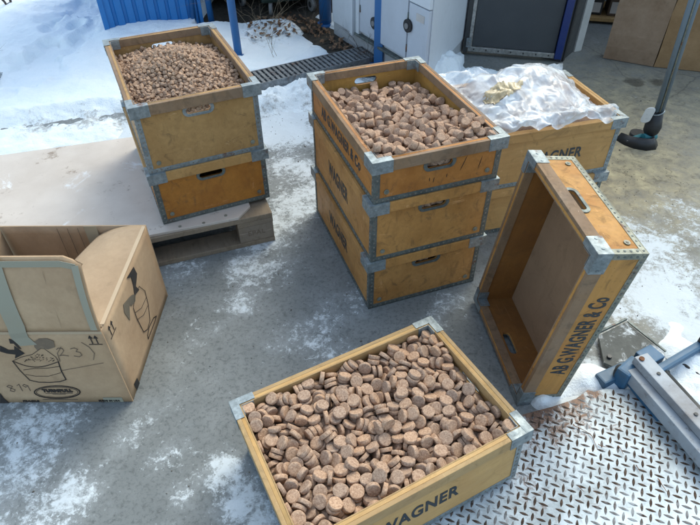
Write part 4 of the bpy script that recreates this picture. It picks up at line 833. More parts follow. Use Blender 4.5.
-137,536,-108,11,-29,-39,6,317,36,-150,7,-20,44,-12,-36,-412,-153,17,36,-7,30,178,-97,-175,41,-6,8,26,220,355,-200,1,47,8,-15,-50,-66,-197,2,25,-43,-6,
5,-480,-115,34,-17,-6,-32,102,445,-165,31,34,7,18,259,-128,-61,31,18,-29,-19,-67,268,-106,49,-1,-4,-10,9,188,-40,9,-40,-29,0,25,-172,-78,12,20,31,-31,
305,-491,-107,4,8,48,9,98,-439,-144,46,-4,-5,-18,309,-265,-138,0,45,-22,-2,-134,-218,-90,1,0,-50,1,-218,-246,-120,7,44,22,-3,81,-344,-124,41,5,-14,25,
-201,-320,-123,46,-13,7,-10,9,203,-62,9,-30,-39,-2,-316,564,-119,41,-3,4,-28,321,534,-144,26,11,-35,22,318,-142,-97,23,-6,-43,-8,-7,21,-93,0,31,-39,-3,
-97,-7,-109,41,7,28,5,79,-192,-135,0,13,-47,9,-47,31,-139,5,19,-46,-6,-246,-152,-157,11,-2,-1,49,-345,166,-159,4,-6,-1,50,181,-91,-151,10,44,-20,0,
83,39,-198,46,0,1,19,13,478,-138,35,12,-7,33,246,-113,-131,47,0,2,16,-78,-558,-242,43,1,-1,26,-371,227,-200,37,6,-5,33,372,45,-169,32,-6,36,11,
-86,-282,-178,0,19,46,1,51,132,-105,44,-19,6,-12,379,-431,-127,48,10,1,-6,-378,75,-135,48,12,5,-5,-223,-109,-106,12,2,2,48,-309,366,-123,7,-27,41,-3,
-24,-518,-168,31,-30,17,19,-301,-92,-107,16,-41,-22,-10,-312,-47,-75,7,5,-11,-48,206,54,-155,36,5,11,33,-148,-103,-111,35,9,9,-33,-57,182,-110,50,2,-1,-6,
61,-263,-139,7,-47,-11,9,148,-362,-123,20,-11,-33,-30,131,-476,-134,26,-33,-19,18,-286,-230,-111,1,20,46,1,-85,-283,-153,33,1,0,-37,-17,563,-184,43,-2,9,24,
-162,66,-211,4,-21,-44,-12,-92,-420,-213,21,20,-29,-29,39,488,-171,48,7,-13,0,283,24,-194,8,24,43,-7,401,91,-154,11,33,11,33,395,317,-146,19,27,26,27,
248,45,-120,11,46,-3,15,378,-260,-131,2,37,-32,9,-142,-461,-76,38,-26,10,16,21,-79,-132,21,-16,41,10,401,-564,-157,14,32,-14,-32,20,102,-105,1,-20,-43,16,
-132,414,-94,40,6,-1,29,280,-326,-120,44,0,0,24,364,-92,-122,18,-15,-27,-35,379,-499,-133,48,13,1,6,378,94,-220,35,-35,6,6,128,231,-153,24,-1,0,-44,
303,-40,-73,46,-2,-10,18,94,-561,-168,11,-11,-33,-33,380,-129,-170,47,15,1,-4,380,23,-123,38,1,0,32,-125,175,-148,6,36,-30,15,183,277,-126,8,-31,31,-22,
382,-40,-145,20,36,-4,28,379,-197,-157,15,-1,7,47,380,-106,-184,12,4,15,-46,380,551,-140,50,4,1,-6,-321,-289,-137,34,24,-5,28,-287,563,-77,16,-36,13,-28,
-169,341,-58,35,15,-33,-4,-83,-288,-104,1,-22,44,1,-378,571,-83,2,15,27,-39,380,375,-178,8,45,20,-4,-7,-553,-242,0,-10,-49,-1,-66,-545,-145,35,-34,7,7,
379,-29,-191,1,-45,-21,2,390,247,-171,18,-31,19,-30,345,252,-165,44,0,2,24,380,518,-180,41,9,7,-26,198,-502,-134,27,-8,-28,-30,232,-248,-120,5,-40,30,-4,
310,-43,-97,9,10,48,4,379,179,-167,1,41,-28,-1,380,444,-183,40,9,-6,28,248,498,-195,21,31,-16,-29,-311,424,-151,49,4,3,7,-239,-428,-117,1,-49,8,3,
-293,452,-100,43,26,-3,-1,379,48,-216,0,50,-4,-2,224,521,-116,37,11,-30,10,181,-87,-125,21,-1,10,44,-101,-418,-115,44,2,22,6,56,-142,-133,2,4,-13,-48,
380,-75,-220,35,35,4,-4,379,406,-129,1,34,37,0,-45,-181,-144,17,-7,26,39,311,-480,-129,37,2,-9,32,-242,418,-67,5,-48,-8,-11,379,178,-192,14,2,1,48,
-279,161,-136,45,10,-15,-11,24,45,-122,2,-1,0,-50,379,-472,-223,10,-13,33,34,379,183,-142,1,-40,-30,2,20,404,-144,13,-23,43,4,267,238,-117,11,-32,-37,-1,
-379,510,-106,0,-4,-49,9,93,39,-148,25,1,0,43,107,413,-163,36,27,22,4,149,343,-138,26,-38,20,4,380,119,-220,30,30,-18,18,-29,-394,-94,12,-18,15,43,
-103,231,-120,31,-19,33,10,267,322,-169,13,-2,48,7,31,455,-99,8,-32,-5,37,-378,-94,-107,17,-4,-30,36,-139,132,-201,0,50,4,1,-206,165,-165,31,-11,-34,-16,
379,174,-217,1,-45,-21,2,-200,-235,-98,7,46,-18,3,380,-290,-174,0,0,46,19,379,-431,-154,7,-32,37,7,380,-498,-176,0,19,-46,0,313,368,-113,8,-27,40,9,
-321,220,-137,8,-6,-35,34,310,181,-115,8,-28,-20,36,87,107,-142,1,-48,9,-9,146,92,-110,31,2,-22,33,-14,-294,-146,9,-41,-26,-3,251,-468,-164,1,47,18,1,
189,262,-153,17,-16,41,-17,267,460,-133,7,3,-7,49,-298,34,-161,0,11,4,48,159,406,-122,48,-11,6,-2,379,-168,-217,2,-15,-48,0,-130,108,-154,20,25,24,30],
'M': [
330,-582,37,8,-39,25,-17,266,-441,17,28,1,-11,40,212,-581,30,20,32,28,-18,-379,-584,61,2,41,29,3,377,111,-110,30,14,20,-32,162,-537,4,5,13,-32,36,
-133,-102,-33,26,39,12,-13,-248,-579,0,3,10,-2,49,-334,-7,-59,28,29,-1,-29,-11,426,-150,33,-28,23,9,-150,-553,4,15,19,-19,-39,-14,40,-65,6,-23,20,-39,
291,-526,27,28,-2,-9,41,-253,-119,-50,0,36,-18,-30,242,375,-113,11,26,-40,-11,-281,520,-144,9,-11,-47,-10,-376,-245,-25,19,-24,-17,35,376,-424,4,13,-2,25,-41,
349,171,-114,20,13,44,-5,198,-143,-68,33,-15,-33,7,-59,470,-152,1,-48,-11,-6,-181,-257,-57,31,25,-1,30,-118,-351,-35,33,31,8,19,-383,-422,-12,6,-33,3,-37,
40,-404,-27,22,24,-3,-38,-221,-13,-56,45,-18,11,9,332,-175,-67,4,27,37,-21,-343,-333,-5,22,37,-9,-24,207,578,-162,6,-7,49,0,-3,-578,-17,11,22,-39,-19,
286,-585,10,15,30,-35,-13,-69,-290,-34,29,20,22,-28,39,-533,-4,1,7,-48,-11,-61,64,-66,29,29,4,-29,-89,-484,-7,18,13,-6,-44,92,-110,-65,40,10,6,-28,
306,-116,-83,44,-22,5,-6,116,-565,-20,34,24,19,-19,22,-286,-20,21,45,4,-4,-18,-493,-26,44,-19,0,12,25,-346,-26,36,20,-17,-24,256,217,-134,20,-17,42,9,
226,305,-140,41,4,26,13,287,157,-134,29,-24,24,22,-114,-573,-11,14,-24,35,-22,-227,550,-140,3,2,-14,48,388,-585,41,30,18,-30,-18,382,-217,-46,4,-24,43,6,
-175,526,-152,12,-1,-48,0,377,353,-155,25,7,43,3,-225,163,-95,30,20,32,12,175,430,-140,33,6,36,-7,-134,43,-81,6,-4,13,48,-151,409,-141,20,-44,13,3,
-378,-584,16,2,3,0,-50,-224,321,-134,20,-26,-31,-22,100,490,-161,14,-17,-43,-14,130,-167,-54,3,45,-1,-22,195,-76,-66,43,22,2,-13,-184,-343,-62,21,-32,27,-17,
278,583,-176,4,22,-45,0,376,-583,-15,2,46,-17,-8,157,490,-174,3,0,-35,35,62,-585,-22,27,16,-37,-11,83,-318,-34,18,-15,-44,-7,48,-144,-80,24,6,36,-23,
-113,539,-160,23,-29,26,21,-78,-123,-69,21,38,-7,-24,-194,-130,-63,44,-17,1,-17,-82,183,-98,40,-21,-18,-12,-166,183,-105,37,-1,-26,-20,-314,-531,-6,29,-26,-24,-21,
-387,-363,-20,30,19,-30,-17,-131,-449,-42,2,31,37,14,140,-331,-39,22,29,24,25,325,-306,-37,8,-43,-4,-25,353,-350,-7,24,41,-15,-7,-130,-291,-54,20,-20,41,-1,
103,150,-114,29,7,34,22,55,583,-143,0,-49,-8,-7,320,-68,-77,22,-18,-14,-39,-353,166,-102,19,18,34,26,-199,-201,-64,20,1,30,-35,-133,-143,-73,15,-36,22,-23,
131,-390,-41,5,36,31,15,-175,-410,-46,28,-33,23,-8,-294,19,-63,10,20,35,28,36,528,-148,7,-16,47,0,-380,249,-75,33,19,-19,26,382,516,-174,43,24,-3,5,
-37,-167,-60,1,40,19,-22,18,-101,-73,31,6,23,31,134,251,-130,27,0,-18,-38,-208,437,-165,17,-24,-33,23,-382,-169,-44,35,-18,14,28,-236,498,-171,3,-45,19,11,
-291,-87,-78,9,28,-39,9,208,-584,-37,31,18,-25,-23,191,-362,-47,43,-7,4,-24,-305,337,-132,37,26,11,-18,256,-318,-58,41,-10,9,25,34,387,-157,22,-6,33,-30,
185,177,-138,5,0,22,-44,275,349,-153,26,7,15,-40,-328,74,-74,33,24,30,0,-29,-430,-34,31,39,-9,4,-45,-72,-72,19,19,19,38,50,-37,-79,28,-9,-40,-8,
-176,-72,-70,4,11,30,-39,152,367,-155,14,35,33,-2,-99,386,-171,24,-44,-2,6,125,95,-121,39,-20,-14,-18,81,-457,-23,2,17,-41,24,-89,-416,-20,8,-23,29,-32,
218,384,-159,24,-41,6,-16,134,-25,-84,28,-22,-31,16,-178,-583,-36,9,30,-39,-7,41,52,-98,1,46,-15,-14,-328,-585,-29,31,18,27,21,377,419,-172,9,-41,-28,2,
21,214,-103,4,-40,0,30,274,-146,-110,21,-14,-18,-39,-210,227,-100,40,-21,-15,14,-382,34,-80,17,26,-33,22,-268,275,-143,3,45,9,-20,64,439,-166,17,-44,-10,11,
154,-482,-21,16,41,-4,-24,287,405,-133,22,-21,39,3,-103,591,-165,11,-11,33,33,341,304,-166,42,-3,-27,1,325,-229,-91,19,20,-33,25,-17,155,-97,19,-29,0,-36,
286,278,-147,19,-42,17,8,-351,-94,-68,43,22,9,11,-69,137,-107,10,26,-31,28,16,472,-144,27,32,17,21,-294,-304,-37,48,4,0,-11,225,46,-117,22,28,-33,9,
120,304,-150,17,-30,31,19,-217,-460,-44,0,4,-18,46,-264,-522,-34,29,-24,-22,-24,-137,-220,-64,34,28,3,23,81,-241,-51,10,43,-3,-22,13,318,-149,4,-25,-43,1,
-328,584,-152,42,2,-27,-3,260,-591,-37,15,-15,-32,-32,-305,-433,-15,41,-2,-28,-7,-375,-525,18,32,10,-34,-15,195,-424,-37,17,-28,33,18,-134,107,-102,3,-30,9,-39,
-161,467,-165,44,13,1,-21,4,-11,-98,45,-19,11,0,-293,-370,-40,39,17,23,-11,175,104,-133,12,-27,-17,37,-66,-240,-51,17,-17,-37,-22,-253,-256,-62,15,32,-17,31,
188,295,-162,40,-13,23,-15,-388,-523,-40,16,-31,17,-31,217,-202,-94,23,17,-41,-5,-259,46,-87,21,-39,1,-24,331,76,-159,27,24,25,24,-246,217,-135,44,-6,20,9,
-266,-20,-101,26,13,34,-22,101,-515,-33,7,-37,30,-14,-72,-585,-40,6,-40,-28,9,-12,585,-190,19,31,-20,-29,317,-394,-7,14,16,-1,-45,-269,441,-172,8,19,-42,18,
-370,477,-121,17,45,9,-11,-33,-373,-44,20,-9,-30,-33,-132,301,-151,4,24,8,-43,332,582,-192,15,-34,-12,31,-382,-583,-32,0,-44,-24,0,-28,226,-125,12,10,42,-23,
275,473,-158,22,-9,32,30,-26,-309,-58,26,-18,-6,38,202,-28,-92,22,-32,-14,28,201,-296,-61,32,-2,28,-26,265,-78,-122,13,-34,-20,28,-81,-188,-80,22,16,1,-42,
25,-453,-54,17,-24,-40,-9,-347,287,-118,18,32,33,7,-104,453,-176,30,11,-37,-7,-374,-301,-44,42,13,11,-21,377,251,-145,11,46,-15,-3,-221,-147,-99,47,-15,7,-1,
-34,-548,-49,19,-41,-4,-22,323,434,-160,27,0,17,39,126,44,-129,15,25,-33,25,224,517,-180,13,0,30,38,-269,-455,-41,13,-29,-6,38,372,-56,-112,18,-35,11,29,
20,-245,-57,1,4,-47,-17,-211,101,-105,35,-10,-26,-22,-167,585,-165,12,20,-44,-6,382,149,-145,6,-10,-42,-24,-50,358,-184,13,26,-9,-40,-375,577,-131,7,2,-46,-19,
271,-429,-35,33,24,24,15,-188,377,-159,39,-20,11,-20,-328,430,-158,13,-12,33,33,-46,418,-190,48,4,13,-2,-32,32,-120,44,-5,-2,22,125,446,-212,12,-37,9,30,
234,172,-166,20,29,23,27,54,130,-113,40,-19,-17,-16,-378,-465,-56,20,30,-30,-17,277,-195,-118,31,-19,-13,-32,-326,476,-162,34,-33,11,10,184,-531,-50,10,10,35,-33,
10,96,-84,22,-20,12,38,382,74,-144,13,47,11,-3,219,463,-179,25,-12,23,-35,-285,585,-165,28,-20,-18,31,88,545,-194,13,-41,2,26,-382,-1,-109,28,42,-2,1,
-322,-241,-50,4,10,-4,-49,149,542,-180,26,19,-25,30,69,219,-138,12,-37,22,-23,330,-456,-9,2,14,-26,40,216,-481,-39,26,25,25,-24,-13,525,-188,33,11,-11,-33,
145,-271,-64,30,-14,-13,35,-247,-353,-78,9,15,-45,-12,346,-585,-59,11,11,35,-32,279,50,-139,2,7,-43,-24,-257,-579,-46,6,-47,-13,9,307,-347,-73,36,-4,32,-14,
-61,585,-210,27,-21,18,-31,-216,-300,-90,8,41,-26,9,235,-380,-65,7,-31,4,39,307,-31,-133,36,26,-1,-22,44,582,-193,3,-48,9,-6,-97,320,-180,13,27,0,-40,
332,141,-179,28,12,37,-15,-39,303,-160,16,32,-11,-33,377,-276,-49,33,-13,33,-13,-380,-406,-64,50,0,-3,3,-128,159,-126,15,13,21,-41,256,-12,-123,37,-6,-33,-8,
-208,-526,-55,15,-15,-15,43,331,210,-169,42,16,-20,8,-141,-516,-50,41,-17,-4,24,-388,389,-115,35,1,-35,-2,163,229,-158,41,-18,-2,24,-330,-338,-61,16,-31,-9,-34,
-378,223,-118,48,-12,-4,2,382,-173,-95,19,19,30,-29,-268,373,-172,30,20,18,-29,-232,-63,-85,18,2,-1,-46,-154,-21,-93,2,11,-47,14,76,8,-111,2,-15,2,-48,
330,-90,-141,22,35,4,-28,243,-533,-11,15,7,-3,-47,-214,-232,-102,9,47,12,-7,147,585,-204,28,-35,19,13,252,425,-167,12,-18,18,-41,133,511,-231,0,38,-32,4,
345,380,-198,27,37,7,-19,-85,67,-113,8,39,-30,-6,322,-538,-19,29,2,-12,39,-376,-212,-71,8,2,-47,-15,281,315,-192,4,-10,44,-21,147,-448,-67,6,-9,48,9,
136,-8,-135,9,6,7,-48,244,-264,-86,14,44,-18,-3,-131,-385,-72,30,-11,-6,-38,-156,-414,-109,31,0,36,-16,-176,65,-128,14,7,-37,-30,5,418,-212,39,-20,-15,20,
304,-287,-93,44,-15,-11,16,-64,-480,-61,1,-20,-37,-26,144,-580,-61,4,18,-4,-46,-212,-61,-128,50,0,-2,-3,382,-520,-26,10,-16,-39,-24,-328,33,-115,15,-3,-18,-44,
382,567,-206,1,9,-49,7,-80,219,-149,26,39,17,-5,-126,-583,-63,8,36,-32,-10,-41,96,-125,23,30,-5,-33,-375,-68,-99,17,-6,23,-40,82,405,-203,1,15,-11,-46,
217,252,-178,22,28,34,-6,269,-538,-50,29,-6,-4,40,281,104,-155,13,8,-28,38,-323,-38,-97,12,43,21,-4,89,-187,-80,17,5,46,-9,370,-455,-49,9,-11,48,-6,
371,243,-190,12,-8,-7,-47,212,5,-142,27,-8,36,-19,66,293,-164,41,5,-8,26,138,-209,-98,6,-46,7,19,382,181,-199,13,-19,-37,-25,172,-262,-113,33,-15,7,-33,
224,106,-150,2,13,46,-13,325,-163,-142,45,-18,3,-13,279,-488,-30,34,36,-7,-4,152,-121,-90,2,-1,-12,-48,-116,-76,-79,13,7,5,-47,212,-109,-118,40,27,2,-12,
172,420,-190,2,49,-8,-2,-267,320,-173,41,27,-5,6,111,346,-185,39,-12,28,-9,-284,532,-200,36,-13,-19,-26,331,-506,-63,20,-7,-28,-36,31,477,-202,7,30,-39,2,
-388,-347,-77,33,-12,33,-13,43,-513,-54,22,31,28,-16,-205,-585,-73,36,-8,9,-33,12,-407,-83,9,-46,12,12,-202,9,-108,17,19,11,-41,159,-64,-129,31,-23,-19,-26,
-122,-453,-102,28,-34,-9,21,-33,-442,-101,19,7,-33,-31,192,-327,-109,35,13,-22,25,289,577,-241,43,13,-20,4,382,-508,-104,9,-5,22,44,-382,-268,-85,26,-13,-18,-37,
-272,39,-136,0,-49,-10,6,-192,539,-204,34,35,-3,10,-234,577,-186,20,40,9,20,170,-162,-118,0,12,-47,13,-79,-4,-126,31,-37,10,-8,382,-119,-125,50,-2,0,-5,
27,-113,-143,20,7,44,8,29,-575,-74,8,-41,-4,28,-41,-256,-101,8,-30,-18,-35,381,-442,-103,34,30,-14,17,377,-61,-163,33,-2,-2,37,94,-427,-65,37,9,-15,30,
-146,48,-184,4,-35,-34,7,-339,-479,-13,20,-26,-25,-28,-265,-86,-141,31,38,8,-2,-7,-166,-111,32,33,-9,16,-374,340,-141,12,41,-24,7,-82,-329,-76,3,-39,-25,18,
-382,-352,-136,10,-8,31,37,-180,-486,-89,38,-25,9,19,-315,-112,-119,42,25,10,2,-203,-376,-105,10,-19,-38,-25,337,9,-153,13,46,-16,4,-378,199,-155,12,48,4,4,
102,-78,-102,9,-39,-30,-8,108,-259,-99,5,-44,10,20,-275,-211,-91,31,-37,-7,7,-378,-99,-141,30,-3,-14,-37,101,-319,-102,22,-21,-6,39,-298,105,-106,45,19,-8,-6,
-142,423,-204,23,1,-44,7,309,525,-187,10,33,-34,-13,-382,-396,-171,19,-19,29,30,-298,-483,-82,9,18,17,-43,-7,-505,-82,18,27,35,-16,-240,152,-149,9,31,-9,-37,
-275,-544,-86,10,-18,-46,1,-321,-413,-69,38,7,-28,-13,259,547,-220,8,24,37,23,180,476,-225,50,-4,-1,3,-214,539,-259,24,-35,-18,-20,-322,208,-148,13,47,13,2,
382,-229,-95,26,2,-4,43,-135,206,-161,23,-44,-7,-5,-324,319,-182,29,-41,1,-1,-386,-32,-165,32,13,-34,-12,-23,-109,-109,37,-10,30,9],
'L': [
59,-69,31,24,-17,22,34,-112,-171,6,0,-5,-18,-46,-21,-111,-1,36,22,-26,3,94,-91,5,38,-20,24,7,-63,-53,21,44,-11,-17,15,2,-143,-6,44,-5,-22,6,
-7,8,33,37,16,-4,-29,-60,73,29,11,-19,44,-9,109,32,16,4,11,31,37,-92,-227,-26,7,19,-32,32,-162,-137,-14,17,-23,-11,-39,-31,-33,31,4,-14,-3,-48,
220,0,-23,10,41,13,24,347,-16,-68,44,9,17,-16,-172,596,-107,2,-48,-5,14,71,-203,-23,38,-7,5,-31,144,-129,-14,20,-26,7,37,243,-272,-68,6,-49,1,10,
158,-230,-52,47,8,2,-16,-221,-105,-33,27,38,15,-7,-99,-313,-51,20,-13,-20,-40,15,29,36,8,40,21,-20,146,5,-6,39,15,24,-13,-2,-294,-39,40,7,-28,-7,
52,-96,7,13,11,46,-12,168,-138,-31,22,26,12,-34,24,-118,0,5,-46,4,-20,-179,-96,-3,23,8,24,-36,-134,-108,8,3,-4,-49,7,114,-206,-28,23,28,34,-2,
-328,512,-122,11,-46,15,7,31,-263,-34,18,-1,-42,20,96,-173,-19,2,-14,7,-48,-247,-59,-36,45,21,3,-6,-52,213,7,16,11,26,38,-123,-233,-36,41,3,28,-2,
-61,-232,-23,5,2,46,20,-133,40,17,8,28,22,34,-94,-70,12,43,-4,22,13,-168,-292,-55,25,24,-16,-32,-67,-99,1,6,15,-47,7,-39,-269,-34,19,13,-16,42,
-119,-192,-17,4,3,-48,13,35,-38,31,26,3,42,9,-336,-88,-76,10,-21,-28,35,-330,-67,-52,40,-15,0,26,-76,-253,-42,30,24,-13,30,-122,92,22,19,43,-15,-8,
151,-76,-14,35,0,23,-28,-70,-201,-10,0,7,-46,19,-201,-296,-63,41,10,8,-26,-92,32,18,25,19,3,-39,75,-109,-12,43,-17,-6,20,55,-278,-34,5,39,29,11,
39,-193,-36,6,26,29,-31,-45,-77,7,8,-16,44,-16,-397,-46,-93,35,36,-2,2,215,-336,-72,11,-25,27,-32,215,-415,-85,40,-19,22,-6,242,-54,-48,48,12,8,3,
-262,-392,-90,5,-4,48,13,-222,-46,-22,43,14,-2,-20,20,-438,-67,29,8,33,-22,-196,23,-14,20,-12,-14,42,367,-214,-93,7,-31,-37,-12,-293,-13,-44,23,33,-7,-28,
-91,-358,-64,11,28,-5,40,-200,-156,-40,15,35,-28,-17,-182,192,-34,12,20,29,-33,27,-149,-17,27,-41,-10,1,-198,-199,-54,11,31,-30,22,93,600,-113,35,13,15,30,
176,-256,-59,39,-18,-24,9,237,-151,-64,15,-15,14,43,274,-138,-71,10,27,23,-34,22,-314,-53,12,-38,-30,-6,-167,-230,-43,37,0,-26,20,-145,8,6,37,-17,30,2,
100,-276,-56,16,46,7,5,-150,-254,-48,7,25,13,41,38,-64,16,23,39,-17,13,-241,-174,-54,28,-3,-6,41,187,-171,-43,19,-9,46,0,29,-360,-55,43,-11,8,21,
397,-92,-83,26,-26,26,-22,-39,-132,-17,24,2,39,-20,-308,-258,-70,43,-21,11,-9,288,-298,-96,7,41,-25,-11,-167,-16,0,16,-6,45,-13,-5,-360,-63,26,39,-15,-11,
-214,512,-111,24,-13,-42,3,396,-208,-95,35,4,-35,-4,-397,565,-147,26,-22,24,28,-74,-298,-53,9,-20,33,31,-193,-114,-25,20,-45,-5,-7,299,39,-72,39,-4,13,-28,
-38,-298,-53,19,-15,-10,-43,-320,-347,-87,5,-8,-26,42,-240,-233,-65,14,5,-44,19,-145,-358,-72,36,12,-19,27,-275,-312,-81,3,-29,-19,35,-153,-162,-33,16,10,43,-19,
343,-173,-93,4,5,19,46,-291,-143,-66,17,39,-22,14,119,-340,-83,45,13,-17,7,282,-48,-65,22,-4,37,24,-172,46,-6,10,-47,-6,-13,-206,-385,-69,34,31,18,-1,
183,16,-24,3,0,-47,16,-173,-419,-65,10,46,-15,4,-310,-295,-81,23,-43,-2,12,379,-56,-77,11,-40,-14,-24,101,-316,-68,16,-33,-32,-9,143,597,-113,8,-16,31,34,
-372,-44,-74,37,9,-24,21,-120,-270,-54,16,31,-26,24,-144,-296,-63,6,0,31,-38,-27,-431,-62,23,17,-21,-35,-277,-203,-65,42,-10,-4,-25,-197,-63,-17,6,-33,-22,-30,
-122,-18,15,47,9,7,-14,341,-325,-108,6,5,-42,-26,83,-361,-85,38,-16,-13,25,-281,286,-68,16,-24,-14,-38,-162,184,-10,7,-2,43,-25,-290,-397,-92,4,-2,0,50,
-183,355,-66,2,11,43,24,79,-256,-40,20,-9,-40,21,-393,-284,-89,4,9,10,48,108,-142,-12,3,-7,-28,-41,-4,-450,-78,36,20,27,-10,-276,-48,-51,38,0,-32,3,
-299,59,-49,5,5,-48,11,71,27,23,40,-5,24,-17,147,-294,-68,26,12,14,39,-199,-416,-80,13,-40,-21,-17,-337,-398,-100,25,32,-16,24,-398,-334,-98,8,-35,-8,34,
-89,-179,-16,24,2,-36,25,-245,145,-44,6,39,24,-19,370,-356,-115,26,-6,33,26,-126,493,-90,15,-20,-17,-40,-203,218,-40,43,26,-5,0,282,-236,-72,22,42,-7,-13,
364,-89,-85,35,-26,25,-4,-157,409,-71,13,-39,18,-22,148,533,-111,13,21,-9,43,251,-81,-60,17,-34,32,3,263,-288,-84,32,33,-20,1,115,-66,0,25,-16,-13,38,
-357,140,-81,12,45,-4,-17,315,-176,-78,29,-10,34,-19,7,-394,-69,46,11,17,-2,-49,-366,-73,23,1,-10,43,-114,-340,-69,11,20,20,-40,-78,-390,-74,7,14,-48,4,
17,-55,5,12,21,-2,44,-386,-18,-69,22,-28,15,32,-362,-334,-92,13,-13,38,26,397,-112,-102,18,47,0,0,167,-356,-83,22,32,-22,22,-305,170,-66,22,7,41,-17,
-351,76,-75,36,-6,7,33,-14,41,36,28,8,-37,-18,371,-234,-115,24,27,-25,-24,52,-335,-57,29,13,36,15,205,-255,-63,6,-7,-38,31,57,-172,-22,9,-35,29,18,
-33,-173,-25,17,29,-35,-12,-219,-268,-68,17,5,-47,3,-14,-71,6,32,-20,22,-25,194,-283,-72,41,-13,27,0,257,-347,-95,41,18,-7,22,182,-197,-54,27,-14,22,-33,
-119,-453,-78,43,5,-14,20,-245,-103,-53,13,18,-43,-14,76,-320,-61,7,31,-6,-38,79,-47,19,12,20,38,22,-38,49,26,5,9,38,30,142,-441,-83,18,-22,-35,21,
-336,-200,-82,46,6,2,17,-10,-309,-64,12,31,28,24,8,-183,-29,11,-44,5,20,-102,-117,0,0,46,13,15,397,-239,-108,14,-22,-36,-23,-130,-141,-10,44,-4,13,19,
193,-67,-41,11,-22,-24,35,-39,-338,-66,28,39,11,-8,321,-87,-83,30,-1,-32,-24,-103,-38,10,46,17,-2,-8,43,99,18,20,39,-24,4,-154,-194,-44,9,-44,-10,-19,
397,-374,-111,16,-23,-34,-24,-305,-43,-56,31,3,-37,-13,92,75,24,21,24,-27,-28,301,-67,-78,16,-41,24,2,-275,19,-37,13,-33,-23,27,144,58,-3,21,-26,-17,-33,
-288,212,-65,12,-17,43,16,-188,601,-130,35,35,4,-4,-89,66,20,16,-25,15,37,-257,-290,-77,17,-3,14,-45,-267,-125,-60,41,-11,8,26,280,599,-148,6,14,2,48,
-304,-75,-67,28,4,26,32,-152,162,-14,20,-24,11,-37,-351,-62,-78,23,-36,-1,-26,-335,163,-80,23,5,36,25,261,-218,-68,2,-18,-19,-43,324,596,-162,32,-28,16,21,
120,-223,-56,4,18,-15,-44,-72,600,-115,26,-13,40,-8,-397,144,-98,30,-37,13,11,125,87,9,33,-12,-33,15,49,-303,-52,7,-33,37,3,357,-128,-92,22,-9,41,17,
218,-182,-72,44,19,-12,-9,376,500,-155,4,-50,-2,-2,-340,-308,-90,26,21,-26,28,-86,133,16,15,36,1,-31,397,117,-109,44,0,0,24,65,76,16,6,3,-44,24,
-117,-426,-68,7,37,-16,-28,304,-388,-109,44,21,7,7,-357,580,-140,24,36,24,7,-135,-76,7,33,24,0,30,141,-197,-53,15,-27,29,-27,-19,-147,-26,35,-11,-29,-17,
-343,-279,-85,31,20,-19,-26,-88,-419,-86,6,-47,16,-1,396,388,-137,5,-25,42,10,-289,-100,-61,36,-5,15,31,-359,480,-139,15,-41,-4,24,-54,22,18,6,37,-32,9,
-155,-449,-81,0,-26,43,-5,-379,-202,-98,46,8,10,15,-286,-273,-79,35,25,-22,15,-6,-209,-31,5,-44,19,-10,51,-355,-77,46,-19,-1,-2,313,-312,-114,6,23,-30,-32,
-358,507,-133,40,-19,14,19,70,129,14,15,-14,-24,-39,-279,-371,-82,24,-6,37,-22,-328,-231,-85,9,-34,34,11,-397,-173,-107,0,-1,49,11,-345,-158,-84,4,8,-18,46,
-179,-130,-42,7,-17,17,43,-73,-131,-18,23,-33,26,-15,161,-403,-86,23,35,-25,-11,239,-9,-48,21,14,-17,39,328,-256,-103,9,-6,-48,-6,385,-260,-127,47,15,-9,-3,
-244,-310,-93,39,-15,26,4,175,148,-23,46,12,13,-5,-283,555,-133,15,46,-6,11,153,-326,-84,19,-18,-20,-38,-81,9,6,15,-8,25,40,114,-433,-90,12,-2,-11,47,
-322,319,-92,9,0,1,49,372,317,-126,24,-33,3,-29,-44,-209,-28,8,46,1,-17,-175,-294,-83,28,-13,-26,30,-368,-82,-100,30,-1,32,24,-223,-334,-93,20,6,-15,43,
193,-391,-87,7,-19,-6,45,-18,-237,-34,47,6,11,-12,-14,-43,8,13,9,-33,34,-261,535,-121,45,-22,0,-2,136,-369,-87,46,9,15,-7,-397,-355,-120,46,-7,-3,-17,
-325,269,-89,34,-36,7,3,-370,-172,-91,22,1,-12,-43,-213,61,-26,24,-14,28,-31,185,-418,-96,7,-47,-14,3,251,-310,-96,24,-7,20,-38,286,-169,-77,20,26,-37,6,
268,-365,-115,25,28,-30,-14,214,30,-26,8,-41,11,-26,-18,186,-1,14,-17,28,-34,-297,-325,-89,26,-3,-22,-37,-269,-173,-63,35,30,-14,12,138,-162,-45,3,-49,9,0,
174,-303,-80,26,12,-39,13,239,-109,-67,22,-2,22,-39,250,97,-48,10,9,-19,-44,-394,35,-80,11,-43,-22,-7,-302,-221,-72,1,-3,44,-22,-323,72,-68,41,-13,12,22,
-311,-375,-106,1,37,-22,-24,-188,-33,-15,20,2,44,-14,371,161,-117,2,24,44,1,-398,-141,-99,9,34,-9,-34,-315,-145,-87,47,2,-14,7,187,-330,-84,48,-4,2,15,
-242,507,-120,46,7,-13,12,-245,42,-40,13,4,-39,29,-266,-75,-61,33,-15,21,28,-247,-197,-71,8,3,31,38,-11,-268,-36,22,13,27,-33,-59,-305,-77,26,19,27,-28,
126,-134,-32,31,17,-10,-34,292,298,-99,21,-24,30,-24,396,527,-159,3,3,-32,38,-63,-18,16,1,-41,22,19,197,445,-101,24,-27,-32,11,-32,600,-117,11,-38,-26,15,
126,-398,-89,12,25,-39,-15,-369,-343,-118,18,-24,-32,-24,-397,304,-123,2,3,44,-23,152,116,-4,44,8,-14,18,347,-67,-86,25,-9,-16,39,-211,-129,-52,28,-29,22,20,
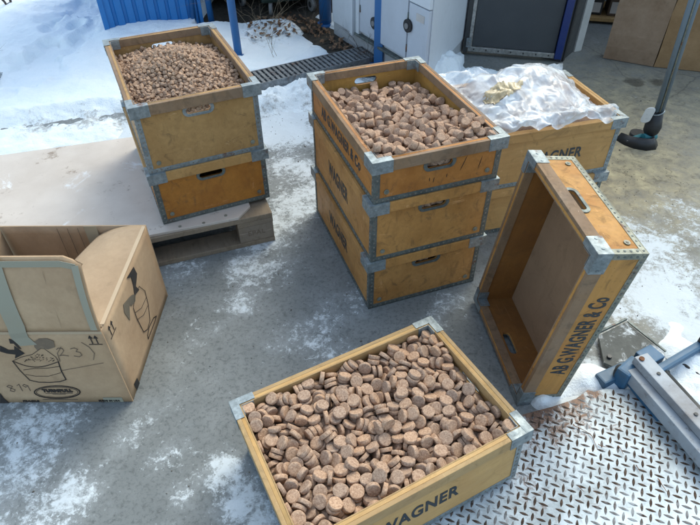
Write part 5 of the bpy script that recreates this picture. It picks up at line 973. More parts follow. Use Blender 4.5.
42,599,-113,50,0,3,-6,-227,-433,-93,2,-13,0,48,345,491,-150,39,-9,16,-26,-369,-119,-101,20,-33,-31,0,-238,186,-47,11,6,20,44,48,-112,-20,17,32,34,-4,
191,97,-33,36,15,17,26,263,12,-54,9,49,6,3,242,443,-112,43,-11,22,0,-248,-347,-100,18,-42,-19,-5,-366,319,-121,48,7,-9,-5,-177,-432,-89,23,-1,-29,33,
-294,314,-87,28,4,2,-41,40,-461,-79,11,47,-3,-12,-372,99,-91,7,21,5,44,93,-214,-43,13,-21,39,19,-156,-95,-15,24,-6,11,-42,216,164,-47,22,-26,-28,24,
-160,-63,-5,7,20,-37,-26,308,-277,-103,22,42,-4,14,221,-32,-55,27,14,39,3,-302,595,-144,38,-12,-22,-20,-234,-19,-30,36,-19,-28,-6,377,-147,-104,3,-46,-7,18,
-329,351,-98,42,-21,9,-15,-376,384,-130,8,16,24,40,-270,-3,-51,45,-17,-3,12,344,176,-107,19,-9,4,-46,-75,-455,-83,9,-9,-17,-45,-392,408,-133,7,35,22,-26,
-116,-298,-68,11,20,41,-17,332,-2,-82,23,-22,-16,-35,254,320,-88,30,2,-40,-2,206,581,-134,4,23,-17,-41,-51,-393,-87,19,-26,36,-13,-269,86,-53,37,-27,-19,-9,
85,-426,-94,24,-34,-2,28,-136,-42,3,30,2,24,-32,79,1,13,4,14,-46,-15,-352,258,-104,11,-16,-13,44,135,-238,-75,4,-14,6,-48,-148,599,-122,38,32,-4,3,
-397,503,-151,48,-9,-2,-8,115,-254,-64,19,-6,-46,-6,39,24,20,39,-30,11,-5,104,-372,-100,21,-1,21,-40,-182,-220,-63,46,9,15,6,74,-74,-1,5,-43,-14,-22,
-254,-255,-77,6,43,13,22,297,71,-66,11,-1,17,46,396,175,-120,31,11,-10,36,262,470,-119,27,-13,19,-36,-10,-16,17,29,19,-30,-21,20,-26,12,23,-9,43,-7,
274,43,-58,26,18,-17,-35,-217,151,-48,41,4,16,-23,325,462,-147,37,4,26,21,264,292,-90,39,-7,-28,11,-206,-349,-70,0,33,0,38,196,-33,-43,26,22,35,9,
-216,-161,-70,25,-25,-32,15,4,-97,-3,33,27,-22,-15,-217,601,-130,20,20,-30,30,-219,37,-38,25,-33,-17,24,307,106,-70,26,-31,-20,21,-142,-373,-97,13,-38,-23,-19,
-397,-228,-107,37,-30,11,13,275,351,-98,45,-20,-1,8,-52,336,-36,7,-49,2,6,302,-197,-92,7,-45,-12,-17,198,-358,-90,4,-36,-12,-32,119,14,-9,5,28,25,-33,
-239,328,-88,40,-30,-6,4,344,-197,-109,17,35,8,30,243,166,-55,36,-22,9,25,-267,196,-69,43,-19,12,-15,334,-293,-111,32,17,33,-7,77,-389,-99,20,11,-33,-29,
-364,-3,-77,23,43,1,10,282,121,-69,3,31,-16,35,289,-335,-118,5,19,9,45,247,-195,-81,16,-23,-3,-41,91,-132,-28,6,-21,42,-17,-240,430,-112,27,-27,20,24,
-289,151,-70,12,-8,-23,42,-327,-10,-61,34,7,-4,-36,-270,436,-106,33,-37,-3,-6,230,-359,-98,26,33,22,-15,-310,434,-118,1,-48,7,11,323,-348,-118,4,12,-27,-40,
-340,-342,-106,19,5,-46,-1,320,-182,-111,13,21,-41,14,-204,-242,-68,38,25,-18,11,241,32,-47,4,-17,24,-41,-216,402,-100,21,3,-45,-4,130,-309,-86,20,-39,23,-8,
-368,-237,-101,9,0,42,25,309,14,-85,37,26,-3,-21,63,-205,-46,1,49,6,-8,-369,183,-100,43,-24,-4,-4,-397,335,-123,1,-2,-48,-15,166,566,-124,20,2,-40,22,
30,-85,-3,24,37,21,-10,225,76,-35,15,-15,39,-22,-3,317,-33,41,1,25,-15,340,-105,-91,38,19,-25,10,137,-52,-16,24,23,-7,36,350,335,-125,17,31,-15,31,
243,-391,-102,22,-18,28,30,-44,134,13,5,-16,19,43,318,-128,-88,29,-19,28,23,344,-227,-110,4,6,49,-7,-69,573,-122,31,-11,17,-34,23,488,-87,14,4,40,-26,
227,-256,-88,32,24,26,-16,-228,92,-37,41,6,-2,-29,352,302,-127,31,11,-36,11,-282,481,-123,29,-37,17,-1,-36,-438,-89,15,-11,43,18,309,169,-85,9,1,-41,27,
-368,-303,-99,19,34,-25,-20,271,-259,-82,24,28,32,7,-15,225,-8,29,-3,36,18,-397,183,-109,16,22,-34,25,-129,124,6,5,-2,40,-30,-45,363,-37,4,-5,8,-49,
-322,210,-83,2,-43,2,-26,26,-376,-78,24,-3,28,-34,28,190,-1,13,14,-44,13,-396,599,-146,38,31,6,-7,205,-123,-58,42,2,16,22,0,146,3,28,-7,-28,-30,
34,447,-76,8,-17,-44,-15,-68,105,17,24,-5,-12,42,102,235,-21,29,5,33,24,370,-288,-131,5,35,28,-21,-48,-246,-50,24,12,14,40,30,365,-56,19,10,-35,28,
-340,386,-112,2,25,37,-23,-233,-273,-92,34,-28,-4,24,-267,-218,-87,32,-21,-30,10,156,83,-9,43,2,-20,-16,96,-34,2,17,-38,-25,11,182,-115,-38,31,-36,14,0,
270,189,-76,34,22,29,-2,-215,-189,-79,33,19,20,24,236,-421,-103,6,48,-1,12,209,-3,-48,37,-22,-20,-17,142,148,-4,43,22,-4,11,-219,-392,-99,1,-40,27,-12,
-394,-98,-107,23,-1,-15,-42,-286,259,-76,11,40,25,13,397,-7,-92,2,-46,19,1,361,134,-119,4,-19,15,-44,54,230,-14,34,13,-18,-29,-345,-370,-109,13,26,40,8,
-229,245,-60,22,-44,5,-1,-329,35,-68,7,-37,-18,28,-170,-347,-81,34,35,0,-10,90,52,11,17,45,-13,2,207,-156,-65,27,39,4,15,-76,-73,-6,30,11,19,33,
32,156,4,36,-31,-11,-9,102,552,-119,9,-20,-44,-11,-349,367,-128,44,14,0,-20,53,-145,-25,38,23,-4,22,53,-376,-97,19,-12,43,13,180,-4,-40,33,21,-10,30,
-332,-122,-88,9,37,14,-29,-61,-426,-88,13,-2,-18,45,134,36,-12,12,-43,-24,1,227,-77,-70,15,-10,46,3,-130,-145,-40,21,-31,26,-20,162,-175,-57,26,-32,-15,-24,
-109,-239,-58,44,-7,-7,20,-389,212,-106,4,41,-3,-28,-240,-144,-57,23,21,-36,-15,28,-1,19,5,-12,-27,-40,-39,-96,-15,0,-35,31,-17,-164,78,-10,0,16,37,29,
-395,240,-113,9,33,-4,-37,-159,334,-63,35,-6,12,-32,-131,401,-78,20,-19,30,29,-305,499,-131,7,-22,-35,-27,-42,-45,6,29,-37,-12,-12,-90,303,-41,17,4,-41,-24,
-372,-271,-100,29,-2,-23,33,-247,15,-47,0,32,-36,-13,311,197,-87,13,33,0,35,321,55,-87,15,11,45,-13,-335,-39,-59,38,-18,-22,16,293,-244,-102,3,-46,0,-20,
-100,95,10,17,17,-44,0,398,336,-152,35,1,-35,-1,-267,406,-105,8,-35,31,-17,3,266,-23,6,-30,30,25,223,332,-86,4,20,-28,36,-186,-168,-60,15,9,35,31,
-179,-373,-80,20,-35,-22,19,201,-92,-56,31,-7,37,11,119,593,-125,24,-29,-28,-19,-315,147,-87,15,-1,43,20,322,126,-87,30,23,11,-31,-134,72,7,11,-42,20,-17,
-127,288,-44,31,35,6,17,222,553,-138,8,2,-28,-41,-260,301,-91,18,-35,10,-30,-205,316,-74,14,-7,-1,-47,-122,-204,-42,11,35,-34,7,370,220,-119,4,-34,5,36,
398,428,-147,11,34,11,33,-249,110,-57,12,41,23,-11,-370,526,-154,16,2,29,38,9,82,22,30,39,-9,-7,261,-30,-60,6,21,-22,-39,286,213,-87,1,-24,-31,31,
70,-331,-89,41,21,-6,19,236,133,-50,15,-34,-25,22,-195,-325,-80,41,30,-1,-1,-108,373,-69,7,8,48,-8,77,293,-37,26,35,23,7,198,201,-49,18,46,-2,7,
-220,570,-130,40,23,17,11,162,-270,-80,37,-21,-22,15,-107,-379,-83,32,13,-26,-25,-238,67,-40,31,36,-15,1,106,-96,-23,46,-6,-18,-7,368,-21,-91,23,-44,-8,-2,
369,191,-121,3,-49,0,9,-111,-91,-3,15,43,-11,-17,-254,169,-62,14,31,31,18,-334,236,-96,26,-26,3,-33,394,-329,-121,12,34,10,33,-213,435,-108,24,-7,-19,-39,
157,-22,-24,39,-30,-2,10,4,16,12,2,33,34,17,-96,-214,-49,48,3,0,13,-166,-150,-54,13,13,-6,46,343,-32,-95,13,-47,-10,-3,-296,357,-95,5,49,4,8,
-145,131,-20,9,-42,-22,12,175,470,-109,22,-38,-15,-19,-22,-378,-77,6,-30,28,-28,166,-49,-29,13,0,-48,1,5,-240,-51,7,24,-43,-9,-100,171,1,30,-11,24,-31,
-29,-405,-72,21,-17,6,42,-298,-425,-106,47,0,-8,-15,-242,600,-138,6,-39,-9,29,-337,339,-122,32,30,24,7,-245,268,-83,30,-20,4,35,-140,561,-119,15,-15,24,-39,
97,-329,-95,17,37,-27,13,200,313,-75,16,2,-44,-16,-398,454,-148,25,25,24,26,107,162,-4,13,43,18,13,306,266,-102,18,-1,40,24,248,350,-96,13,-13,26,39,
342,391,-135,9,-17,-25,39,151,-127,-52,13,27,-12,-39,-374,569,-163,48,5,-12,-6,126,-274,-87,7,-35,-32,-15,-362,43,-90,12,-21,18,40,237,504,-133,24,-36,-24,5,
-370,429,-138,13,45,7,15,326,321,-121,7,-4,-48,-8,388,577,-177,47,15,-7,4,133,557,-123,45,11,16,-9,-177,-266,-64,44,-12,13,-17,-216,-297,-95,9,-28,39,12,
354,-340,-130,15,-2,47,-9,-397,-17,-96,9,9,-33,35,-197,-4,-27,28,17,-35,-14,-392,-391,-121,7,-30,-27,-28,172,71,-29,46,-4,-20,-2,365,477,-165,33,-32,5,-18,
188,559,-139,18,-22,-41,0,351,519,-157,10,35,34,7,131,-74,-33,24,-8,16,40,276,92,-71,43,-8,-19,14,-57,494,-101,28,-3,-33,-24,97,520,-116,3,-29,39,13,
164,43,-26,25,-25,-19,-30,-356,-214,-106,3,-32,27,-27,266,-98,-86,2,38,-31,-7,-267,135,-64,2,26,-23,-36,-77,429,-83,6,-37,-32,9,368,10,-90,2,-2,35,35,
-70,48,7,6,46,16,-9,369,439,-158,7,22,-14,42,299,598,-171,25,-24,-26,-26,-301,13,-59,12,-37,29,-13,246,-167,-86,22,-30,11,-31,-169,110,-22,16,-31,2,36,
-75,-43,-3,23,22,-6,-38,326,-379,-121,5,-41,-2,-29,397,363,-150,18,24,32,-24,373,40,-94,9,30,-1,-39,-291,-167,-86,23,8,43,8,-210,182,-54,15,-33,-21,-27,
61,-270,-59,9,-37,31,-9,211,137,-53,29,-24,14,30,126,514,-118,37,-19,-27,9,342,-413,-114,31,-23,10,30,317,-27,-91,29,-24,-24,21,-371,280,-124,35,0,35,0,
309,534,-155,41,5,-21,-17,185,-231,-66,18,-25,24,-31,-94,403,-74,9,-32,-34,15,23,-217,-52,39,15,-24,13,182,126,-38,10,31,8,37,171,600,-128,6,36,-6,-34,
-246,462,-120,9,-6,22,44,-104,-153,-10,17,45,-7,-12,-365,-48,-105,33,4,-35,-14,-317,-95,-94,5,-12,46,-15,397,-34,-92,1,1,-37,34,300,-361,-126,7,-43,-21,-12,
-1,-125,-25,9,17,44,-12,-172,461,-99,2,30,32,-23,290,457,-131,35,-26,10,-22,121,129,-2,30,6,-40,6,-140,-425,-92,31,29,9,24,-14,468,-85,6,36,-22,-26,
-31,115,5,6,1,46,19,-14,-338,-77,20,39,-24,6,60,-411,-105,26,28,-31,6,-52,-500,-72,43,-9,1,24,397,212,-130,5,11,-44,20,138,265,-44,10,28,33,-22,
348,233,-115,7,-32,17,-33,-371,-374,-128,41,1,11,27,214,-227,-74,27,-30,-24,16,-82,600,-141,26,21,-17,-32,339,203,-107,5,0,35,-35,249,-243,-74,8,-32,29,-24,
-398,-225,-135,35,-6,35,-6,-291,-347,-105,4,10,17,-46,-220,-69,-44,3,33,26,28,-241,-412,-107,19,-31,23,25,-181,296,-69,27,14,39,4,-28,-201,-47,21,-19,-41,1,
375,249,-129,11,8,2,48,-324,-172,-95,47,13,12,0,-353,220,-106,27,35,23,5,-349,-27,-82,48,8,7,7,-137,-341,-94,11,9,27,-39,123,-25,-14,45,-14,5,16,
-223,-356,-114,37,-8,-33,-1,10,-273,-56,18,39,-19,-17,174,250,-52,17,15,-14,43,120,193,-18,12,-47,-6,-12,-268,-418,-110,2,8,-41,-28,83,-266,-75,13,21,43,7,
293,-115,-89,9,0,-37,32,-111,64,-2,28,-41,-4,2,202,56,-34,5,2,24,-43,-152,-270,-82,7,41,-13,25,-295,-116,-83,17,-22,-14,39,-17,-282,-64,30,-37,-16,-2,
-397,10,-124,43,-2,1,26,68,-455,-93,30,20,29,20,45,523,-102,41,15,-2,24,-63,362,-60,9,-45,-19,2,335,544,-171,13,-24,-40,12,235,298,-96,12,-34,33,9,
-396,536,-160,4,24,-43,8,41,-245,-54,33,8,31,19,83,-179,-43,12,-12,10,-46,212,462,-120,26,-27,-31,11,-391,-45,-118,18,-1,-1,47,-127,230,-30,24,27,31,16,
-171,151,-40,25,9,-41,-11,236,-282,-98,2,32,11,-37,-147,-221,-55,3,27,11,-41,0,-418,-85,20,-21,20,-35,262,-67,-79,19,15,9,-43,-370,600,-163,10,34,-9,-34,
-352,76,-104,14,-24,34,25,187,-447,-100,10,-44,-18,11,-195,-87,-35,15,47,8,5,-25,80,19,6,47,4,-15,318,292,-113,18,-6,36,29,-137,-250,-71,23,4,-38,22,
-61,-274,-68,40,-11,-28,6,397,45,-109,2,-1,25,43,-65,195,-8,2,-26,33,27,-222,484,-127,23,29,-23,24,-197,500,-129,29,24,-31,-11,309,347,-121,11,-14,-29,37,
-64,258,-26,9,-46,-15,-6,397,-230,-144,11,-19,39,23,155,-108,-30,36,-15,-2,-31,-152,234,-29,13,-12,-8,-46,-128,-282,-87,18,-31,-15,-31,-57,-73,-22,38,-11,-13,27,
-397,270,-123,12,43,-21,6,-398,131,-134,33,11,-33,-11,288,420,-124,29,-30,-3,-28,349,-272,-123,33,29,22,9,-192,87,-32,13,-6,-43,-20,-119,-169,-30,10,-17,-8,-45,
-225,375,-103,19,-25,36,-15,39,131,5,27,32,-19,20,-266,-322,-106,19,-16,-40,-17,-153,-122,-32,23,33,-26,-15,-165,-83,-39,19,4,-26,-39,37,-133,-45,19,46,-4,4,
72,527,-112,6,41,0,28,205,244,-63,6,26,33,-26,-270,506,-128,24,22,8,37,50,422,-77,21,-8,-32,31,275,-311,-119,33,32,18,-3,337,77,-102,35,26,-2,-24,
-372,158,-110,19,28,31,-21,-192,206,-66,2,0,35,-36,-110,-353,-93,0,-5,-49,10,-88,-301,-79,12,-10,-39,-28,74,600,-132,43,4,24,7,318,376,-129,12,32,-15,33,
37,-406,-90,44,-12,16,-12,-128,-116,-19,28,-36,-19,-8,-398,193,-136,34,10,-34,-10,-200,-453,-96,47,-5,7,13,16,-503,-76,41,12,-13,-22,14,-156,-42,19,-15,-7,-43,
-241,403,-113,35,-13,15,-29,-54,-336,-90,10,-2,43,-24,-387,-254,-126,13,14,-46,-4,139,387,-82,13,-11,-13,-45,-50,-471,-83,37,29,-7,-15,-269,600,-142,25,-25,-28,22,
96,-236,-71,15,22,-1,-43,-41,-14,5,21,4,45,4,-369,-284,-135,38,-22,-14,19,-397,-48,-171,48,6,-1,11,339,273,-123,6,34,-14,33,117,404,-83,28,-2,31,-26,
201,27,-50,14,9,42,-22,-320,-56,-82,25,-36,-24,-4,-344,298,-117,15,-4,13,46,176,-147,-60,35,13,-26,21,-107,504,-112,27,-8,-20,36,-104,470,-104,19,-9,30,-34,
98,105,9,4,-16,-23,41,204,-270,-95,5,20,45,6,-47,-223,-72,31,4,-16,-35,-398,428,-157,17,31,17,31,-398,-12,-175,35,-2,35,-2,-252,-447,-101,1,-40,28,-12,
-87,-267,-65,2,10,13,47,-220,-97,-60,41,-28,6,4,-283,112,-69,7,0,49,5,41,-165,-46,24,7,17,-40,-358,-178,-114,10,-13,-30,37,292,-20,-86,9,-49,-4,-1,
-370,19,-120,26,26,31,-14,-396,164,-132,9,12,38,-28,-397,479,-259,6,0,1,50,-395,597,-228,6,47,-14,5,-398,253,-195,34,-11,34,-11,224,-328,-99,37,-15,-17,-24,
56,-18,16,4,4,-46,-19,-397,-308,-110,13,43,20,-6,55,185,-12,30,-9,23,31,162,-216,-74,22,-22,-20,-34,-51,-143,-43,5,-34,-35,9,-372,127,-100,33,13,-19,-30,
-163,-404,-92,28,14,-35,-19,20,-341,-73,13,-7,21,-43,90,190,-17,9,4,33,36,-394,39,-109,7,-48,-13,1,114,-202,-68,11,-19,41,19,-398,4,-152,35,5,35,5,
-398,397,-245,8,-34,-8,34,41,390,-69,2,-50,0,-1,226,-206,-90,17,7,-29,-37,-180,553,-142,21,3,-4,-45,167,535,-131,30,-11,-21,32,392,-70,-100,11,11,44,-17,
-356,454,-151,19,-42,-9,18,33,-154,-73,24,32,-20,23,-372,-320,-128,22,-29,-28,-21,-398,261,-148,27,22,27,22,-398,303,-207,1,35,1,35,-91,262,-32,3,9,-48,12,
163,-79,-40,16,23,41,5,56,315,-46,5,37,-24,24,192,348,-86,17,39,-17,-20,-40,242,-11,2,47,16,-4,-67,-186,-32,5,-24,0,-44,-339,525,-150,12,-33,36,1,
94,-61,-13,23,23,0,-38,-397,111,-113,36,22,14,-24,-397,101,-138,33,9,-35,-9,-396,117,-161,36,11,-12,30,-397,373,-219,19,-3,6,46,291,-410,-120,7,-44,17,-14,
-69,521,-112,10,23,-43,2,385,306,-147,8,8,-11,-47,116,63,-2,44,-16,-1,-18,369,-176,-114,2,-38,-33,-2,64,499,-106,41,6,-2,28,271,384,-109,2,23,14,42,
-398,-73,-121,25,25,24,26,29,291,-42,39,-3,29,-12,-112,-318,-89,16,33,33,-7,-215,282,-76,28,-10,-19,36,-287,-28,-71,19,10,-43,13,-398,590,-172,6,35,-6,-35,
99,-454,-100,26,39,-17,-4,170,371,-86,16,-13,-46,-1,337,358,-131,5,-4,-2,-50,-269,-188,-94,26,20,38,2,-25,-228,-57,12,18,37,-26,-12,-85,-22,3,-30,-18,-36,
-397,367,-139,4,-26,-42,-6,-397,281,-231,2,2,-35,36,-398,149,-159,35,-4,-35,4,-64,-214,-53,15,19,23,37,-52,601,-135,20,-21,29,29,-395,-76,-175,27,11,37,16,
-398,-199,-182,34,-11,34,-11,-397,523,-181,4,24,-43,8,-396,135,-184,11,36,-12,-31,-397,-24,-149,4,-37,4,-33,2,207,-14,4,30,-28,28,102,-4,-10,15,-29,-15,-35,
-186,441,-116,6,-31,-39,2,177,-107,-65,2,7,-49,-2,337,426,-151,5,-48,13,-2,-316,-339,-118,22,-17,30,30,55,-79,-20,36,-4,18,29,82,-82,-36,23,-17,-31,-27,
-393,67,-96,44,12,-15,15,-397,307,-176,3,-47,17,1,-394,198,-218,27,16,25,30,151,219,-32,17,19,41,12,-141,-312,-91,24,-24,-29,-22,-339,-70,-101,39,21,-5,23,
-70,-102,-31,27,25,-5,33,382,-355,-141,21,8,-11,-43,257,-126,-86,42,-15,-7,21,-178,30,-27,4,27,36,-22,193,412,-107,43,-1,22,-13,-331,568,-152,3,-49,-6,-7,
-87,-16,-4,9,22,3,-44,-292,526,-143,16,-16,44,-6,2,-14,-10,1,-17,-47,-2,-200,531,-135,20,0,-10,-45,174,-378,-105,11,29,0,-39,-398,-328,-129,35,0,-35,0,
-394,586,-251,9,31,-2,38,-368,-426,-110,22,-40,-14,-14,-79,-490,-84,2,34,33,16,274,249,-96,20,-17,42,10,70,160,4,19,-35,-30,6,-28,-258,-68,45,-3,-20,4,
313,-232,-117,16,20,-4,-43,-346,-104,-108,28,-9,17,37,-152,-25,-15,8,-7,17,-45,-245,231,-79,2,9,-36,-33,70,-352,-110,40,-15,-11,-24,-231,-121,-75,20,8,44,8,
12,574,-129,28,21,-29,22,-200,244,-58,22,26,21,-30,-398,402,-165,11,34,-11,-33,-397,31,-173,9,-9,-33,-35,-392,496,-234,31,34,6,18,-397,278,-174,49,4,-1,9,
-397,-162,-179,3,-49,11,1,-397,562,-178,17,-18,-32,-30,397,-182,-103,41,27,5,-7,59,467,-94,32,38,5,3,370,-108,-108,26,-39,-2,-17,344,572,-178,3,47,3,-16,
-289,577,-156,14,-45,-15,-8,-398,-282,-122,17,31,-18,-31,-23,-33,-19,28,38,12,-12,357,-311,-140,40,18,-9,22,140,-207,-84,35,32,-15,-1,-389,9,-96,28,-31,20,18,
-201,-366,-92,18,24,-32,-23,-397,106,-192,13,5,16,-45,-398,290,-147,4,35,-4,-35,-397,-234,-178,3,-15,46,10,248,66,-58,12,-37,26,-17,273,-45,-94,45,13,-13,11,
-193,166,-62,22,-37,-11,-22,23,-441,-95,31,34,1,19,-86,-333,-82,15,-17,-22,39,156,-351,-107,35,6,0,35,-134,-92,-27,28,-36,-17,-10,-223,211,-63,20,-33,14,28,
240,379,-107,37,-28,8,17,-24,-420,-101,17,-2,-24,40,-397,483,-169,7,46,19,-3,-395,527,-223,41,-15,11,21,-392,397,-192,34,-24,-26,-9,-397,-173,-154,35,2,-35,0,
-397,-128,-205,1,-1,35,36,77,336,-52,19,16,24,37,212,-298,-95,20,34,-15,-26,-12,-174,-47,20,-6,-37,28,-111,-435,-98,7,5,7,-49,-139,-175,-59,44,-11,2,21,
397,-215,-121,40,-9,6,28,-387,-16,-121,30,24,23,-22,265,436,-129,6,-19,-33,32,-246,-38,-51,24,3,43,-9,21,49,14,24,-11,35,-24,-317,-274,-93,17,21,-15,39,
24,412,-72,19,5,39,25,-157,-222,-82,29,10,39,-6,-43,44,0,18,-8,-1,-46,-398,-302,-142,2,35,-2,-35,-398,318,-149,24,-26,-24,26,-398,-183,-205,35,-6,-35,6,
-396,452,-178,38,9,6,-31,-393,565,-273,4,35,15,-33,-397,-134,-150,2,0,1,-50,366,-402,-125,20,37,-15,22,-327,496,-149,17,-22,13,-39,-156,539,-123,13,-17,44,-9,
-76,224,-19,9,36,16,-29,-269,57,-56,7,-12,47,7,88,-110,-41,26,15,25,32,-142,53,-11,7,-6,-43,24,-130,-6,-9,30,2,-37,16,-98,-185,-45,2,-13,-48,-2,
301,-50,-99,22,39,-21,5,15,-300,-73,9,-49,0,4,97,34,-9,26,-18,39,2,320,-156,-96,8,31,-17,-35,394,459,-166,40,2,-29,-10,393,267,-151,14,16,-8,44,
22,600,-135,49,-1,5,-10,-149,196,-30,13,1,46,15,-175,218,-43,36,9,-25,-22,-195,576,-148,3,25,-30,-32,101,-293,-81,1,31,12,37,-397,235,-171,23,-43,-9,-5,
-397,338,-170,22,6,13,-43,-397,599,-200,20,0,1,46,-398,-159,-130,34,8,-35,-7,-397,-250,-155,28,37,15,-11,272,1,-78,39,26,-18,-2,-296,192,-84,2,37,26,-20,
-76,-360,-89,41,17,-7,-23,-335,-195,-109,25,9,-37,20,242,-228,-97,26,9,4,41,-208,-36,-39,40,-27,-13,3,-340,120,-95,18,0,24,-40,-247,-331,-124,24,-40,-17,-4,
-372,351,-144,48,-4,1,12,-330,95,-85,9,3,-44,-22,-397,213,-192,17,-19,32,29,-397,434,-225,13,15,-35,29,-397,404,-219,21,0,0,-45,-269,329,-93,21,-2,-26,-37,
216,429,-120,7,18,-42,19,-260,377,-114,45,2,21,7,371,278,-137,9,43,11,20,180,-404,-120,2,-33,-4,37,216,-386,-102,28,36,-17,11,-50,-108,-49,7,43,-6,-23,
-168,-46,-31,3,21,-20,41,239,576,-159,38,28,-2,18,-318,310,-117,14,-28,-22,33,-143,-146,-68,20,27,23,-30,-394,-133,-177,35,33,-12,4,-394,497,-207,34,20,-29,-7,
114,-186,-42,22,-43,14,3,398,148,-129,33,-13,-33,14,106,490,-115,7,-43,0,25,-225,-219,-88,33,-15,34,-7,-69,-158,-29,5,16,-35,31,-140,476,-105,2,-37,-32,-11,
294,-291,-132,11,-14,23,41,36,80,5,4,-43,-2,-24,-158,261,-49,19,10,-45,3,227,-132,-79,4,1,-46,-18,369,-217,-144,2,40,-30,3,-270,-366,-107,11,-49,1,-3,
-78,85,1,44,-17,15,6,156,19,-34,14,-23,42,-6,369,552,-179,43,18,-6,16,287,-268,-119,12,-33,-35,0,258,-258,-105,18,-41,-10,-20,-147,223,-53,10,-18,29,-35,
-118,-61,-14,40,-2,30,2,310,570,-177,24,11,41,11,67,-238,-56,22,-32,13,-28,127,-357,-108,43,-22,-10,-11,-193,470,-126,24,-26,31,-16,-395,553,-239,26,-7,17,38,
-397,56,-134,31,39,3,-3,-392,-90,-200,23,-4,-38,-22,-393,233,-223,33,36,-10,-2,-397,63,-181,11,-43,22,6,150,505,-122,2,-31,7,39,209,-409,-114,24,31,-24,19,
229,211,-72,30,-29,-6,-27,-397,-199,-120,20,25,30,-24,396,-132,-127,43,2,0,24,214,108,-56,40,-28,-13,3,104,-154,-47,11,-1,47,-11,112,-50,-29,32,22,-6,-31,
-48,74,2,2,22,1,-44,-117,-116,-44,22,-19,-8,39,-56,-251,-80,7,-21,8,44,-52,-44,-20,46,-2,9,16,-273,-245,-96,7,24,-40,-17,-62,456,-96,26,-14,-19,36,
371,-205,-119,22,25,-26,-26,-346,-141,-105,39,-22,21,-7,-172,596,-152,26,27,5,32,0,-98,-53,29,28,23,19,327,515,-170,13,17,28,-35,-189,-399,-98,34,-15,-33,2,
-4,60,14,10,-38,31,0,354,-374,-135,5,-47,-8,-13,295,-146,-99,9,-49,-2,-2,-265,-145,-82,44,-16,2,-17,-118,-87,-47,6,44,13,20,-349,-299,-146,1,-16,-30,-37,
-397,464,-204,35,12,31,14,-397,206,-163,31,-19,-30,19,-392,169,-215,48,2,-7,-13,-396,507,-264,17,-29,12,-35,42,261,-31,28,40,-6,7,-327,58,-88,2,4,18,46,
305,453,-155,25,26,-34,-7,-300,-399,-120,7,35,-4,-35,-299,51,-74,35,-13,-30,12,-29,166,-12,44,18,15,-4,11,122,2,36,4,-19,29,-246,-385,-115,26,5,31,-29,
-97,-214,-76,15,28,21,32,-25,331,-45,38,25,-20,7,315,225,-100,10,42,-10,23,-208,-429,-110,11,-24,42,-8,-397,-130,-125,33,0,0,37,184,-247,-90,2,16,44,-17,
-165,0,-27,34,26,-20,-15,-346,-315,-117,33,-37,-2,0,-180,376,-87,17,31,7,34,97,-405,-107,25,-33,-2,27,-86,575,-146,31,-19,22,26,96,577,-137,11,-26,6,41,
-45,-238,-105,6,35,-6,35,66,-175,-60,37,-31,11,4,-190,-241,-93,34,-15,21,-26,-64,-213,-100,18,0,-4,46,-31,-314,-87,19,18,2,43,233,11,-65,16,47,1,4,
-298,82,-73,37,2,9,32,-316,363,-121,39,-28,-6,-13,-329,-397,-125,16,-4,-4,47,328,152,-106,36,33,-2,-8,-142,100,-15,24,21,38,5,164,439,-108,11,43,22,-2,
-109,573,-130,17,35,-31,-7,-18,402,-72,24,-17,18,-37,-230,304,-92,43,13,-21,-4,5,-133,-53,42,24,11,8,-27,71,-11,35,36,-1,4,-85,-43,-31,42,5,15,23,
-197,-272,-83,20,-27,36,-6,16,-180,-68,13,32,-11,35,-3,-385,-101,14,1,14,-46,-243,-168,-81,29,-22,-31,12,4,-42,-13,28,24,-28,19,-313,177,-99,37,-14,-29,-11,
-189,-100,-58,1,1,44,24,-112,-407,-89,0,-33,9,-37,-290,318,-113,36,7,0,-34,-31,-389,-103,26,25,-20,28,-225,-39,-65,46,-4,12,-16,-395,233,-138,3,50,-6,-2,
137,-147,-67,36,-11,-33,1,-374,-103,-127,17,46,9,2,-394,165,-188,0,-7,-1,50,-341,190,-100,15,-42,4,-23,-392,430,-197,13,-5,-48,-4,-174,513,-125,35,1,31,18,
363,408,-155,24,-35,-15,-22,-304,-199,-90,26,30,-31,4,110,334,-63,13,-10,44,-17,-159,571,-137,25,35,6,-24,-181,405,-94,36,-32,12,4,-4,-228,-75,13,15,-40,22,
-26,-59,-31,29,20,-18,-31,-198,138,-57,14,20,25,-35,-10,99,-1,4,-24,-39,-19,-99,43,-20,14,2,-41,26,189,-171,-77,1,20,11,44,-26,-111,-34,47,-12,-11,4,
-114,122,-17,24,-21,24,-30,-228,-10,-54,28,25,-33,-7,-194,-136,-71,5,-1,36,35,119,-323,-110,11,-16,-17,43,316,-203,-128,32,-15,-24,25,350,96,-121,11,39,-26,12,
155,-250,-95,16,-37,-26,-14,151,-285,-99,4,-19,-41,20,-168,-246,-76,20,-41,-14,-15,266,-288,-112,37,-31,-11,2,-105,-21,-29,24,-14,-32,-26,-265,-277,-98,17,9,-10,45,
59,53,2,20,30,-35,2,397,517,-185,25,21,24,-29,37,-282,-70,5,-21,37,-26,-291,-82,-90,22,-43,-12,3,-219,-245,-99,48,7,-12,4,-98,-82,-26,13,43,-17,-13,
-359,-326,-155,9,-32,16,-34,69,-298,-75,28,-9,-37,15,-125,-211,-68,1,14,46,-13,57,-144,-73,17,33,-10,-31,-74,-188,-66,23,27,-25,24,-25,-358,-95,2,33,-8,-37,
269,-236,-117,2,27,-12,41,-167,-319,-96,13,-31,-19,31,187,171,-55,35,23,-17,-22,-356,-20,-106,6,15,-47,-9,-137,428,-90,20,18,7,42,-28,-84,-50,31,-25,-25,17,
-195,-60,-51,14,-48,-3,6,-93,-110,-23,14,27,37,14,-398,-262,-188,35,-9,34,-9,-91,71,-19,25,39,-18,-2,-395,-91,-143,0,-13,45,-17,397,-188,-131,17,31,-15,-32,
